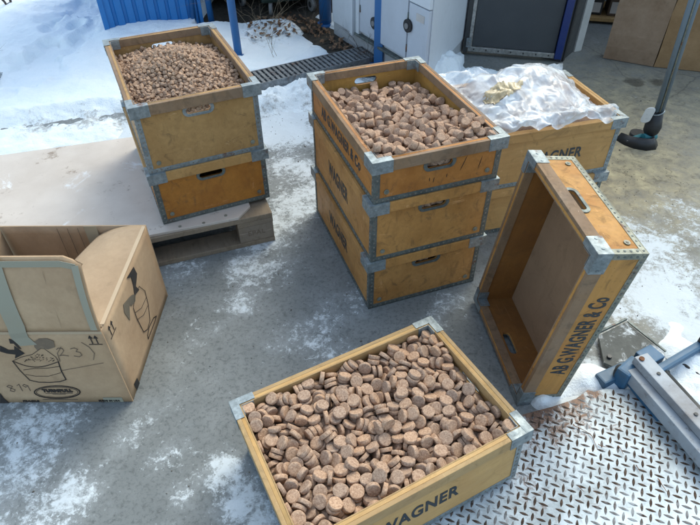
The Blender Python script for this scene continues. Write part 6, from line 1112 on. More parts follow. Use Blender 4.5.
131,107,-21,48,3,5,14,182,-50,-58,38,-14,-21,20,-85,-387,-101,29,-20,-24,26,-28,-159,-60,46,16,10,7,-21,-121,-61,32,17,-33,9,100,-265,-97,28,-28,-17,-25,
-104,-328,-115,4,-34,-16,-32,2,-200,-59,2,-35,-27,-22,-20,-466,-96,24,-4,-37,-24,155,-448,-106,29,-10,-4,39,-173,-471,-97,5,16,-24,-41,-149,306,-62,19,40,-8,22,
323,-406,-132,7,-44,-13,-19,278,-381,-136,9,-13,9,46,-132,-469,-100,9,10,-35,-33,-322,-428,-122,31,3,-12,37,-99,-461,-101,21,23,-39,-7,0,-482,-90,47,-12,13,2,
-11,597,-136,9,-3,40,28,387,-385,-139,7,43,-12,-21,-397,-434,-124,1,17,47,-3,211,-437,-115,5,38,9,30,-358,-402,-124,20,-26,-32,-19,-292,-480,-98,13,15,29,-36,
143,-420,-101,26,25,-33,-9,261,148,-73,19,-24,8,-39,-288,-454,-108,2,-43,-20,15,180,293,-69,24,-41,-9,14,112,367,-73,40,-2,-30,3,-305,260,-103,2,-45,18,-12,
-18,30,2,25,-39,16,-8,-34,479,-102,10,18,13,-44,-333,436,-139,17,-35,27,-17,-203,347,-91,4,-34,36,6,270,-412,-134,4,-42,-17,22,-162,-350,-106,7,9,-5,-48,
-327,599,-157,44,-8,20,-12,-24,439,-83,46,-6,-7,-17,97,274,-43,13,13,-46,-9,-226,-497,-88,20,-27,-33,-18,-39,514,-110,6,50,2,0,271,600,-172,30,28,-20,19,
396,-413,-139,12,-30,-15,35,367,600,-193,4,28,41,3,-119,29,-3,12,33,-21,-29,7,383,-64,0,11,36,-33,-38,561,-127,30,-32,4,-23,-79,-239,-70,46,-11,-17,3,
28,-229,-81,19,8,-41,-20,299,485,-152,26,15,38,14,78,-296,-104,15,34,-19,28,305,89,-90,24,12,18,-38,-157,-452,-109,2,29,-12,39,-259,569,-137,19,1,9,-45,
97,463,-110,27,-17,25,-30,-353,550,-153,5,-23,-31,31,397,-330,-148,50,2,0,-6,-128,-350,-121,4,24,31,31,-201,111,-47,47,-7,-14,-5,-292,161,-105,10,43,-19,-12,
-242,-71,-69,29,39,9,-9,39,-197,-66,1,10,-49,-4,258,-367,-155,7,11,-48,-4,-327,-365,-126,13,22,43,7,117,-173,-69,11,1,-28,40,-161,180,-49,28,-6,31,-26,
-325,-463,-112,16,35,-24,-21,288,367,-122,24,12,39,-15,-351,-439,-124,2,-16,12,46,235,-397,-130,0,-27,-42,-3,-341,159,-109,14,-28,-27,-28,-341,-253,-101,1,-44,12,-21,
118,-421,-112,0,-22,-43,-11]}
def body_mesh(name, r, h, var, rnd, seg=26):
    """pressed briquette: slightly uneven disc with broken edge"""
    bm = bmesh.new(); cx, cy = rnd.uniform(-1, 1), rnd.uniform(-1, 1); rings = []
    prof = [(-.5, .0), (-.47, .70), (-.5, .97), (-.45, 1.0), (.45, 1.0), (.5, .97), (.47, .70), (.5, .0)]
    chip = rnd.uniform(0, 6.28); cd = rnd.choice((0, 0, 0, .07, .16))
    for z, k in prof:
        if k == 0: rings.append([bm.verts.new((0, 0, z*h))]); continue
        rg = []
        for j in range(seg):
            a = 2*PI*j/seg; q = 1+var*noise.noise((math.cos(a)*2+cx*9, math.sin(a)*2+cy*9, z*2))
            dd = abs((a-chip+PI) % (2*PI)-PI)
            if dd < .5: q -= cd*(1-dd/.5)*(.5+z)
            rg.append(bm.verts.new((math.cos(a)*r*k*q, math.sin(a)*r*k*q, h*(z+var*.7*noise.noise((math.cos(a)*3*k+cx*5, math.sin(a)*3*k, z*3+cy*7))))))
        rings.append(rg)
    for a, b in zip(rings, rings[1:]):
        for j in range(seg):
            k = (j+1) % seg
            if len(a) == 1: f = bm.faces.new((a[0], b[k], b[j]))
            elif len(b) == 1: f = bm.faces.new((a[j], a[k], b[0]))
            else: f = bm.faces.new((a[j], a[k], b[k], b[j]))
            f.smooth = True
    for e in bm.edges:
        if len(e.link_faces) == 2 and e.calc_face_angle(0) > .45: e.smooth = False
    me = bpy.data.meshes.new(name); bm.to_mesh(me); bm.free(); return me
rn = random.Random(8)
def contents(key, M, name, r, h, mat, label, cat, group, stuff_name, stuff_label, nvar=7, var=.03, seg=26, cap=300):
    ms = [body_mesh(name, r, h, var, rn, seg) for _ in range(nvar)]
    for m_ in ms: m_.materials.append(MT[mat])
    P, Q = unpack_bodies(PACK[key]); rest = bmesh.new(); k = 0
    for p, q in zip(P, Q):
        if p[2] > .035 or (p[2] > -.004 and (abs(p[0]) > .19 or abs(p[1]) > .29)): continue
        X = M @ Matrix.Translation(p) @ Quaternion(q).normalized().to_matrix().to_4x4() @ Matrix.Diagonal((*(rn.uniform(.95, 1.04),)*2, rn.uniform(.85, 1.1), 1))
        if k < cap:
            o = bpy.data.objects.new(name, ms[k % nvar]); C.objects.link(o); o.matrix_world = X; tag(o, label, cat, group)
        else:
            m2 = ms[k % nvar].copy(); m2.transform(X); rest.from_mesh(m2); bpy.data.meshes.remove(m2)
        k += 1
    if k > cap: tag(obj(stuff_name, rest, MT[mat]), stuff_label, cat, kind='stuff')
    else: rest.free()
    return ms
MFr = MF @ Matrix.Translation((0, 0, .227))
contents('F', MFr @ Matrix.Translation((0, 0, -.007)), 'pressed_disc', .0176, .0112, 'disc', 'flat round brown pressed disc lying in the foreground crate', 'briquette', 'flat pressed discs in the foreground crate', 'pressed_discs', 'remaining flat brown discs between and beneath those in the foreground crate', 9, var=.022)
mb = contents('M', up(.1699, 1.7956, .6366, .3451), 'pressed_block', .0145, .0225, 'block', 'stubby brown pressed cylinder lying in the top crate of the middle stack', 'briquette', 'stubby pressed cylinders in the top crate of the middle stack', 'pressed_blocks', 'rest of the stubby cylinders', 7, var=.045)
mp = contents('L', up(-.6568, 2.1181, .6629, .4282), 'pressed_pellet', .0070, .0125, 'pellet', 'tiny brown pressed pellet in the heap in the left stack top crate', 'pellet', 'tiny pressed pellets heaped in the top crate of the left stack', 'pressed_pellets', 'mass of tiny brown pellets between and beneath those in the left stack top crate', 6, seg=14)
# a dark filling below the visible layers, so no gap shows the crate floor
def filling(M, W, L, z0, fn, mat, label):
    iw, il = W/2-.0226, L/2-.0226
    me = grid_mesh('fibre_dust', np.linspace(-iw, iw, 26), np.linspace(-il, il, 34), fn); o = obj('fibre_dust', me, MT[mat]); o.matrix_world = M; tag(o, label, 'dust', kind='stuff')
s = NT('dark_fibre_dust'); MT['dust'] = s.set(Base_Color=s.mix(s.ramp(s.noise(160, 5, .8), [(.35, 0), (.65, 1)]), (.13, .088, .062), (.26, .18, .13)), Roughness=.95, Normal=s.bump(s.noise(160, 4), 1, .004))
filling(MFr, .4578, .6432, 0, lambda x, y: x*0-.075, 'dust', 'brown crumbs under the discs of the foreground crate')
filling(up(.1699, 1.7956, .6366, .3451), CW, CL, 0, lambda x, y: -.105-.03*(y/.32), 'dust', 'brown crumbs under the stubby cylinders of the middle stack')
filling(up(-.6568, 2.1181, .6529, .4282), CW, CL, 0, lambda x, y: -.075+.05*np.exp(-((x/.12)**2+((y-.1)/.16)**2)), 'dust', 'brown crumbs under the tiny pellets of the left stack')
# pieces seen through the hand holes
def behind(M, H, meshes, n, r, name, label, cat, group, mat):
    for i in range(n):
        for z in (-.8, .9):
            X = M @ Matrix.Translation((-.046+.092*(i+.5)/n+rn.uniform(-.004, .004), -(CL/2-INS-WT-r*1.15)+rn.uniform(0, .006), H-.055+z*r*.8)) @ Quaternion([rn.gauss(0, 1) for _ in range(4)]).normalized().to_matrix().to_4x4()
            o = bpy.data.objects.new(name, rn.choice(meshes)); C.objects.link(o); o.matrix_world = X; tag(o, label, cat, group)
behind(up(.1635, 1.8058, .0, .3416), .2337, mb, 4, .0145, 'pressed_block', 'stubby brown cylinder seen through the hand hole of the middle stack bottom crate', 'briquette', 'cylinders behind the bottom hand hole', 'block')
behind(up(.1674, 1.8005, .2350, .3408), .2440, mb, 4, .0145, 'pressed_block', 'stubby brown cylinder seen through the hand hole of the middle stack second crate', 'briquette', 'cylinders behind the middle hand hole', 'block')
behind(up(.1699, 1.7956, .4800, .3451), .1566, mb, 4, .0145, 'pressed_block', 'stubby brown cylinder seen through the hand hole of the middle stack top crate', 'briquette', 'cylinders behind the top hand hole', 'block')
behind(up(-.6568, 2.1181, .3878, .4282), .2651, mp, 7, .0080, 'pressed_pellet', 'tiny brown pellet seen through the hand hole of the left stack top crate', 'pellet', 'pellets behind the left stack hand hole', 'pellet')

# ================================================================ PALLET and sheet under the left stack
PM = Matrix.Translation((-.312, 1.832, 0)) @ Matrix.Rotation(.345, 4, 'Z') @ Matrix.Translation((-1.2, 0, 0))
MT['pallet'] = wood('grey_pallet_wood', (.27, .21, .145), (.17, .135, .10), (70, 3, 70), rough=.8, coat=0, wear=.8, grey=.5)
pl = empty('pallet', PM); tag(pl, 'grey wooden pallet lying under the hardboard sheet and the left crates', 'pallet')
for y in (0, .3275, .655):
    bm = bmesh.new(); box(bm, 0, 1.2, y+(.0225 if y == .3275 else 0), y+(.1225 if y == .3275 else .145 if y else .10)+(0), .0, .022, None, .003); obj('bottom_board', bm, MT['pallet'], pl)
for x in (0, .5275, 1.055):
    bm = bmesh.new(); box(bm, x, x+.145, 0, .8, .1002, .1217, None, .002); obj('cross_board', bm, MT['pallet'], pl)
    for y in (0, .3275, .655):
        bm = bmesh.new(); box(bm, x+.001, x+.144, y+.001, y+.144-.045*(y == 0), .0223, .1, None, .004); obj('block', bm, MT['pallet'], pl)
for y, wd in ((0, .145), (.185, .1), (.35, .1), (.515, .1), (.655, .145)):
    bm = bmesh.new(); box(bm, 0, 1.2, y, y+wd, .122, .144, None, .003); obj('deck_board', bm, MT['pallet'], pl)
for i, (x, y) in enumerate(((.06, .02), (.12, .03), (.58, .02), (.62, .03))):
    pass
# writing stamped on the front corner block
tx = text_mesh('EPAL', .07, .022, bold=.01, M=frame((1.128, .0004, .064), (1, 0, 0), (0, 0, 1))); obj('stamp', tx, MT['ink_fade'], pl)
s = NT('smooth_hardboard'); s.randcoord(); n = s.noise(5, 6, .6); n2 = s.noise(9, 7, .75)
c = s.mix(s.ramp(n, [(.35, 0), (.7, 1)]), (.48, .425, .375), (.58, .525, .47)); c = s.mix(s.ramp(n2, [(.60, 0), (.68, .75)]), c, (.19, .14, .10)); c = s.mix(s.ramp(s.noise(40, 5, .75), [(.60, 0), (.72, .35)]), c, (.16, .11, .08))
c = s.mix(s.ramp(s.noise(3, 8, .75, dist=1), [(.60, 0), (.68, .85)]), c, (.72, .76, .80))
MT['sheet'] = s.set(Base_Color=c, Roughness=s.ramp(n2, [(.3, .45), (.7, .7)]), Normal=s.bump(n2, .1, .002))
bm = bmesh.new(); prism(bm, [(-.12, .035), (1.065, .0), (1.125, .06), (1.125, .775), (-.12, .86)], .1442, .1562)
bmesh.ops.bevel(bm, geom=[e for e in bm.edges], offset=.0012, segments=1, affect='EDGES'); hb = obj('hardboard_sheet', bm, MT['sheet']); hb.matrix_world = PM @ Matrix.Rotation(.0, 4, 'Z')
tag(hb, 'large smooth pinkish grey board with a clipped corner lying on the pallet', 'board')
for i, (x, y) in enumerate(((1.02, .03), (.93, .012), (.84, .022))):
    bm = bmesh.new(); cyl(bm, (0, 0, .001), (0, 0, 1), .006, .002, 12); o = obj('nail_head', bm, MT['galv_pale'], hb); o.location = (x, y, .1564)

# ================================================================ CARDBOARD BOX
MT['card'] = cardmat('kraft_cardboard', (.43, .29, .175), (.53, .375, .235)); MT['card_in'] = cardmat('kraft_inside', (.37, .265, .17), (.46, .34, .225))
MT['tape'] = paint('grey_green_tape', (.32, .31, .24), .35, .3, (.33, .27, .18), coat=.2); MT['paper_tape'] = paint('paper_tape', (.47, .36, .24), .6, .3, (.35, .26, .17))
BX0, BX1, BY0, BY1, BH = -1.185, -.688, 1.040, 1.508, .3365
bt = empty('cardboard_box', Matrix.Translation((-.93, 1.27, 0))); tag(bt, 'large open brown cardboard box with raised front flap, tape and black prints', 'cardboard box')
O = Vector((.93, -1.27, 0))
def cpanel(name, P, U, V, lu, lv, t=.0045, mat='card', bulge=.006, seed=0, nu=12, nv=10, parent=bt, sag=None):
    """corrugated panel with soft bulges: P origin, U and V axes"""
    P, U, V = Vector(P)+O, Vector(U).normalized(), Vector(V).normalized(); N = U.cross(V); bm = bmesh.new(); G = []
    for side in (0, 1):
        rows = []
        for i in range(nu+1):
            row = []
            for j in range(nv+1):
                a, b = i/nu, j/nv; e = min(1, 5*min(a, 1-a, b, 1-b)); d = bulge*e*(noise.noise((a*2.2+seed, b*2.2, seed*3.7))+.25)
                q = P+U*lu*a+V*lv*b+N*(d+side*t)
                if sag: q = q+sag(a, b)
                row.append(bm.verts.new(q))
            rows.append(row)
        G.append(rows)
    for s_ in (0, 1):
        for i in range(nu):
            for j in range(nv):
                q = (G[s_][i][j], G[s_][i+1][j], G[s_][i+1][j+1], G[s_][i][j+1]); f = bm.faces.new(q if s_ else q[::-1]); f.smooth = True
    ring = [(i, 0) for i in range(nu)]+[(nu, j) for j in range(nv)]+[(i, nv) for i in range(nu, 0, -1)]+[(0, j) for j in range(nv, 0, -1)]
    for (a, b), (c, d) in zip(ring, ring[1:]+ring[:1]): bm.faces.new((G[0][a][b], G[0][c][d], G[1][c][d], G[1][a][b]))
    return obj(name, bm, MT[mat], parent)
fx = BX1-BX0; fy = BY1-BY0
cpanel('side_wall', (BX0, BY0+.0045, 0.001), (1, 0, 0), (0, 0, 1), fx, BH, seed=1, bulge=.0012)
cpanel('side_wall', (BX1, BY1, 0.001), (-1, 0, 0), (0, 0, 1), fx, BH, seed=2, mat='card_in')
cpanel('side_wall', (BX1-.0047, BY0+.0050, 0.001), (0, 1, 0), (0, 0, 1), fy-.0055, BH, seed=3, bulge=.0012)
cpanel('side_wall', (BX0+.0047, BY1-.005, 0.001), (0, -1, 0), (0, 0, 1), fy-.0055, BH, seed=4, mat='card_in')
cpanel('bottom', (BX0+.006, BY0+.007, 0.002), (1, 0, 0), (0, 1, 0), fx-.012, fy-.013, seed=5, mat='card_in')
# front flap stands up
def fsag(a, b):
    k = max(0, (a-.93)/.07)*max(0, (b-.90)/.10); return Vector((-.0*k, .03*b*b+.0, -.03*k))
cpanel('flap', (BX0, BY0+.0045, BH+.0015), (1, 0, .0), (0, .06, 1), fx-.001, .236, seed=6, bulge=.006, sag=fsag, nu=24, nv=14)
# left flap stands up too, leaning outwards
cpanel('flap', (BX0+.0045, BY1-.01, BH+.0015), (0, -1, 0), (-.55, 0, .8), fy-.02, .20, seed=8, bulge=.006, mat='card_in')
# right flap, folded in and sinking into the box
def rsag(a, b):
    # a runs from the front to the back, b from the hinge into the box
    return Vector((.10*b*a**1.5, 0, -.040*b**2.5))
cpanel('flap', (BX1-.001, BY0+.012, BH+.0014), (0, 1, 0), (-1, 0, .0), fy-.016, .265, t=.0045, seed=7, bulge=.010, mat='card_in', sag=rsag, nu=18, nv=18)
def ctape(name, pts, wdir, w, mat, th=.0007):
    bm = bmesh.new(); W_ = Vector(wdir).normalized()*w/2; prev = None
    rows = [[bm.verts.new(Vector(p)+O-W_), bm.verts.new(Vector(p)+O+W_)] for p in pts]
    for a, b in zip(rows, rows[1:]): bm.faces.new((a[0], a[1], b[1], b[0]))
    bm.normal_update(); bmesh.ops.solidify(bm, geom=list(bm.faces), thickness=th); bmesh.ops.recalc_face_normals(bm, faces=list(bm.faces)); return obj(name, bm, MT[mat], bt)
# vertical tape over flap and front wall
def fy_(z): b = max(0, (z-BH)/.236); return BY0-.0045+(.06*b*.236+.03*b*b)
ctape('tape', [(-.913-.004*(k > 9)*(k-9), fy_(BH+.236*(1-k/10)) if k <= 10 else BY0-.0018, BH+.236-.236*k/10) for k in range(0, 12)]+[(-.909, BY0-.0018, BH-.055)], (1, 0, .12), .050, 'tape')
ctape('tape', [(x, fy_(BH+.222)-.0025, BH+.222-(.012 if x > BX1-.03 else 0)) for x in np.linspace(BX0, BX1-.012, 14)], (0, .1, 1), .020, 'tape')
ctape('tape', [(BX1-.014, fy_(BH+.215*k/10)-.0022, BH+.012+.205*k/10) for k in range(11)], (1, 0, 0), .018, 'tape')
ctape('tape', [(BX1-.028-.02*k, BY0-.0018, .014) for k in range(4)], (0, 0, 1), .024, 'tape')
ctape('tape', [(-.875, BY1-.006, z) for z in np.linspace(BH-.07, BH+.004, 4)], (1, 0, 0), .042, 'tape')
ctape('paper_tape', [(BX1-.003, y, BH+.0072) for y in np.linspace(BY0+.02, BY1-.01, 16)], (1, 0, 0), .012, 'paper_tape')
ctape('paper_tape', [(x, BY0-.0015, BH-.004) for x in np.linspace(BX0, BX1, 12)], (0, 0, 1), .010, 'paper_tape')
# prints
PR = {"front":{"rim":[[-0.9828,0.2107],[-0.9779,0.2064],[-0.9706,0.2002],[-0.9631,0.1944],[-0.9552,0.1895],[-0.9469,0.1856],[-0.9381,0.183],[-0.9288,0.1817],[-0.9189,0.1819],[-0.9085,0.1834],[-0.8977,0.1862],[-0.8864,0.1901],[-0.8749,0.195],[-0.8633,0.2004],[-0.8515,0.2061]],"rim_top":[[-0.9828,0.2107],[-0.9499,0.2289],[-0.9147,0.2402],[-0.8803,0.2668],[-0.8706,0.2654],[-0.8513,0.2279],[-0.8504,0.2067]],"left":[[-0.9828,0.2107],[-0.979,0.1654],[-0.9683,0.1183]],"right":[[-0.852,0.2048],[-0.858,0.1607],[-0.8583,0.12]],"bot":[[-0.9683,0.1183],[-0.9454,0.1081],[-0.9114,0.1063],[-0.8797,0.1102],[-0.8583,0.12]],"mid1":[[-0.9672,0.1687],[-0.933,0.1752],[-0.8948,0.1762],[-0.854,0.1846]],"mid2":[[-0.9694,0.1466],[-0.9428,0.1379],[-0.9045,0.1375],[-0.8625,0.1539]],"oval":[[-0.8369,0.0555],[-0.8424,0.0466],[-0.8528,0.0384],[-0.8673,0.0315],[-0.8849,0.0264],[-0.9042,0.0235],[-0.9238,0.0231],[-0.9421,0.0252],[-0.9578,0.0296],[-0.9696,0.036],[-0.9767,0.0438],[-0.9787,0.0525],[-0.9753,0.0615],[-0.9669,0.07],[-0.9542,0.0774],[-0.9382,0.0832],[-0.9199,0.0871],[-0.9007,0.0887],[-0.882,0.0879],[-0.8652,0.0847],[-0.8514,0.0795],[-0.8416,0.0726],[-0.8367,0.0644],[-0.8369,0.0555]],"oval2":[[-0.8431,0.0556],[-0.8478,0.0483],[-0.8571,0.0416],[-0.8701,0.036],[-0.8859,0.0319],[-0.9034,0.0295],[-0.9212,0.0292],[-0.938,0.0309],[-0.9524,0.0345],[-0.9634,0.0397],[-0.9702,0.0461],[-0.9723,0.0533],[-0.9695,0.0606],[-0.9622,0.0675],[-0.9509,0.0736],[-0.9364,0.0784],[-0.9198,0.0816],[-0.9023,0.0828],[-0.8852,0.0822],[-0.8697,0.0796],[-0.857,0.0753],[-0.8479,0.0696],[-0.8431,0.0628],[-0.8431,0.0556]],"arrow":[[-0.9902,0.2805],[-0.9738,0.2613],[-0.9576,0.2612],[-0.9505,0.2788],[-0.9346,0.2449],[-0.971,0.2225],[-0.9625,0.2407],[-0.9844,0.2454],[-1.0008,0.2552]],"blotch":[[-0.8887,0.295],[-0.8706,0.309],[-0.8464,0.31],[-0.8324,0.2988],[-0.8376,0.2727],[-0.8592,0.2634],[-0.8798,0.268],[-0.8924,0.2593],[-0.8956,0.2745]],"blotch2":[[-0.9533,0.3098],[-0.9441,0.3048],[-0.938,0.2799],[-0.9361,0.2642],[-0.9429,0.2674],[-0.9483,0.2894],[-0.9583,0.2895]],"tri":[[-1.0843,0.0552],[-1.0845,0.0248],[-1.0761,-0.0064],[-1.1098,-0.006]],"txt23":[[-0.8388,0.2728],[-0.7568,0.2231]],"arrows":[[-0.7283,0.3226],[-0.7103,0.2819]],"paren":[[-0.7567,0.2918],[-0.7416,0.2719],[-0.7349,0.2435],[-0.7463,0.2147]],"paren2":[[-0.8209,0.2727],[-0.8409,0.2446],[-0.8461,0.2073]],"longline":[[-0.8556,0.1645],[-0.7912,0.1812],[-0.722,0.1993]],"made":[[-0.7946,0.0112],[-0.7164,-0.0044]],"t819":[[-1.0579,0.1028],[-0.9942,0.0542]],"small":[[-0.9657,0.0173],[-0.8571,0.0069]],"stain":[[-0.7191,0.1205],[-0.6903,0.1121]],"tname":[[-0.9578,0.0746],[-0.8501,0.0489]]},"side":{"arrows":[[1.0825,0.3325],[1.093,0.2581]],"diamond":[[1.1094,0.0307],[1.1116,-0.0015],[1.0829,0.0024],[1.08,0.0375]],"bl":[[1.2418,0.2165],[1.2392,0.1712],[1.2493,0.0927]],"br":[[1.3501,0.185],[1.3412,0.128],[1.3145,0.0768]],"bb":[[1.2493,0.0927],[1.2796,0.0718],[1.3145,0.0768]],"m1":[[1.2424,0.1946],[1.2894,0.166],[1.3419,0.1606]],"m2":[[1.2407,0.1641],[1.2882,0.1342],[1.334,0.13]],"rimt":[[1.2418,0.2165],[1.2732,0.2361],[1.3236,0.2324],[1.3501,0.185]],"oval":[[1.369,0.0405],[1.35,0.0375],[1.2825,0.0426],[1.2617,0.0431],[1.2654,0.0566],[1.2926,0.0664],[1.3455,0.0567],[1.369,0.0405]],"blot":[[1.3307,0.3117],[1.337,0.2759],[1.3024,0.2532],[1.316,0.2242],[1.2756,0.2387],[1.2887,0.2667],[1.2947,0.3009],[1.2658,0.3235]],"blot2":[[1.1925,0.2837],[1.2378,0.267],[1.2556,0.259],[1.2837,0.2389],[1.2673,0.2213],[1.2363,0.2327],[1.2249,0.2478],[1.1957,0.2084],[1.182,0.2596]]}}
def fpt(p): return Vector((p[0], BY0-.0024, p[1]))+O
def spt(p): return Vector((BX1+.0020, p[0], p[1]))+O
def stroke(bm, pts, w, fn, nrm):
    pts = [fn(p) for p in pts]; n = Vector(nrm)
    for a, b in zip(pts, pts[1:]):
        d = (b-a); 
        if d.length < 1e-5: continue
        d.normalize(); s_ = d.cross(n)*w/2; a2 = a-d*w*.3; b2 = b+d*w*.3; vs = [bm.verts.new(q+o_) for o_ in (n*0, n*-.0008) for q in (a2-s_, a2+s_, b2+s_, b2-s_)]
        for f in ((0, 1, 2, 3), (7, 6, 5, 4), (0, 4, 5, 1), (1, 5, 6, 2), (2, 6, 7, 3), (3, 7, 4, 0)): bm.faces.new([vs[i] for i in f])
def fill(bm, pts, fn, nrm, k=0):
    n = Vector(nrm); a = [bm.verts.new(fn(p)+n*k*.0003) for p in pts]; b = [bm.verts.new(fn(p)-n*.0006) for p in pts]; m = len(a)
    bm.faces.new(a); bm.faces.new(b[::-1])
    for i in range(m): bm.faces.new((a[i], b[i], b[(i+1) % m], a[(i+1) % m]))
fr = PR['front']; NF = (0, -1, 0); bm = bmesh.new()
for k_, w_ in (('rim', .0022), ('rim_top', .0013), ('left', .0026), ('right', .0030), ('bot', .0024), ('mid1', .0012), ('mid2', .0010), ('oval', .0034), ('oval2', .0012)): stroke(bm, fr[k_]+(fr[k_][:1] if 'oval' in k_ else []), w_, fpt, NF)
# bits heaped in the drawn bucket
bx_ = [fr['rim'][0][0], fr['rim'][-1][0]]; bz = fr['rim'][0][1]
for i in range(60):
    u_ = random.random(); x = bx_[0]+.03+(bx_[1]-bx_[0]-.04)*u_; z = bz+random.uniform(-.004, .030)*(1-abs(2*u_-1.15)**2); stroke(bm, [(x, z), (x+.003, z+.002)], .0011, fpt, NF)
obj('bucket_print', bm, MT['ink_black'], bt)
bm = bmesh.new()
for k_, n_ in (('arrow', 'arrow_print'), ('blotch2', 'dark_blot'), ('tri', 'corner_print')): bm = bmesh.new(); fill(bm, fr[k_], fpt, NF); obj(n_, bm, MT['ink_black'], bt)
bm = bmesh.new(); fill(bm, fr['blotch'], fpt, NF); obj('faded_blot', bm, paint('faded_blot', (.16, .12, .085), .8, .8, (.30, .22, .14)), bt)
def ftext(s_, x0, z0, x1, z1, mat, nm, bold=.02):
    Mx = frame(Vector(((x0+x1)/2, BY0-.0024, (z0+z1)/2))+O, (1, 0, 0), (0, 0, 1)); obj(nm, text_mesh(s_, abs(x1-x0), abs(z1-z0), .002, bold, Mx), MT[mat], bt)
ftext('TURNBULL', -.950, .072, -.858, .057, 'ink_black', 'name_print', .05)
ftext('MADE IN USA', -.792, .014, -.726, .006, 'ink_black', 'small_print')
ftext('FRAGILE', -1.03, .014, -.98, .006, 'ink_black', 'small_print')
bm = bmesh.new()
for x0, x1, z in ((-.945, -.905, .0505), (-.902, -.862, .0505), (-.925, -.885, .0455)): stroke(bm, [(x0, z), (x1, z)], .0016, fpt, NF)
stroke(bm, [fr['small'][0], (fr['small'][1][0], fr['small'][0][1]-.001)], .0016, fpt, NF); obj('small_print', bm, MT['ink_fade'], bt)
# hand-written (23) and 8 19
bm = bmesh.new()
def hand(pts, x, z, s_, w=.0016): stroke(bm, [(x+a*s_, z+b*s_) for a, b in pts], w, fpt, NF)
hand([(0, .8), (.2, 1), (.5, .95), (.55, .7), (.3, .35), (0, .05), (.35, .12), (.7, 0)], -.838, .232, .036)
hand([(0, .9), (.3, 1), (.5, .85), (.3, .6), (.55, .5), (.6, .2), (.35, 0), (0, .1)], -.797, .228, .040)
obj('handwriting', bm, MT['ink_fade'], bt); bm = bmesh.new(); stroke(bm, fr['paren'], .0016, fpt, NF); stroke(bm, fr['paren2'], .0016, fpt, NF); stroke(bm, fr['longline'], .0011, fpt, NF)
obj('pen_line', bm, MT['ink_fade'], bt); bm = bmesh.new(); hand([(.3, 1), (.05, .8), (.3, .55), (.6, .3), (.4, 0), (.1, .15), (.3, .5), (.55, .8), (.3, 1)], -1.052, .060, .034)
hand([(0, .8), (.25, 1), (.2, 0)], -1.018, .064, .034); hand([(.5, .8), (.3, 1), (.1, .8), (.3, .55), (.55, .8), (.5, 0)], -1.004, .064, .034)
obj('handwriting', bm, MT['ink_fade'], bt)
bm = bmesh.new()
def uparrow(x, z, h, fn, nrm, ax=1, sw=.0028):
    stroke(bm, [(x, z), (x, z+h)], sw, fn, nrm); fill(bm, [(x-.0065*ax, z+h-.004), (x, z+h+.009), (x+.0065*ax, z+h-.004)], fn, nrm, 1)
for x in (-.726, -.711): uparrow(x, .287, .026, fpt, NF)
stroke(bm, [(-.737, .283), (-.700, .283)], .0022, fpt, NF)
obj('this_way_up_print', bm, MT['ink_black'], bt); bm = bmesh.new()
for y in (1.078, 1.098): uparrow(y, .278, .030, spt, (1, 0, 0))
stroke(bm, [(1.066, .273), (1.110, .273)], .0022, spt, (1, 0, 0)); obj('this_way_up_print', bm, MT['ink_black'], bt)
bm = bmesh.new(); sd_ = PR['side']; NS = (1, 0, 0)
for k_, w_ in (('bl', .0028), ('br', .0026), ('bb', .0024), ('m1', .0012), ('m2', .0012), ('rimt', .0016), ('oval', .0034)): stroke(bm, sd_[k_], w_, spt, NS)
obj('bucket_print', bm, MT['ink_black'], bt)
bm = bmesh.new(); fill(bm, sd_['diamond'], spt, NS); obj('diamond_print', bm, MT['ink_black'], bt); bm = bmesh.new(); fill(bm, sd_['blot'], spt, NS, 1); obj('dark_blot', bm, MT['ink_black'], bt)
bm = bmesh.new(); fill(bm, sd_['blot2'], spt, NS); obj('faded_blot', bm, paint('greasy_blot', (.13, .11, .08), .7, .6, (.26, .2, .13)), bt)

# ================================================================ PLASTIC BAG on the right stack
s = NT('clear_plastic_film')
def ridge(sc_, src=None):
    n = s.n.new('ShaderNodeTexNoise'); n.noise_type = 'RIDGED_MULTIFRACTAL'; n.inputs['Scale'].default_value = sc_; n.inputs['Detail'].default_value = 2.5; n.inputs['Roughness'].default_value = .45; n.inputs['Distortion'].default_value = .7
    s.l.new(src or s._obj, n.inputs['Vector']); return n.outputs['Fac']
MT['film'] = s.set(Base_Color=(.84, .88, .90), Roughness=.22, IOR=1.40, Specular_IOR_Level=.6, Coat_Weight=.5, Coat_Roughness=.08, Alpha=s.ramp(s.noise(7, 5, .65, dist=1), [(.38, .78), (.62, .36)]), Normal=s.bump(ridge(9), .75, .010, s.bump(ridge(24), .5, .004)))
def ridged(x, y, seed, oct=3):
    t = 0; a = 1; tot = 0
    for i in range(oct):
        t = t+a*(1-np.abs(2*vnoise(x*2**i+i*7.7, y*2**i+3.1*i, seed+i)-1))**2.2; tot += a; a *= .5
    return t/tot
BMx = up(.6968, 2.1216, .4705, .2686)      # x along the long side
bg = empty('plastic_bag', BMx); tag(bg, 'crumpled clear white plastic bag bulging out of the pale tan crate', 'plastic bag')
def mound_z(x, y):
    ex = max(0, 1-abs((x+.01)/.31)**3); ey = max(0, 1-abs(y/.215)**3)
    return -.065+.145*ex*ey+.045*math.exp(-((x-.10)/.12)**2-((y-.06)/.09)**2)+.035*math.exp(-((x+.16)/.10)**2-((y-.04)/.1)**2)+.018*noise.noise((x*9, y*9, 3))
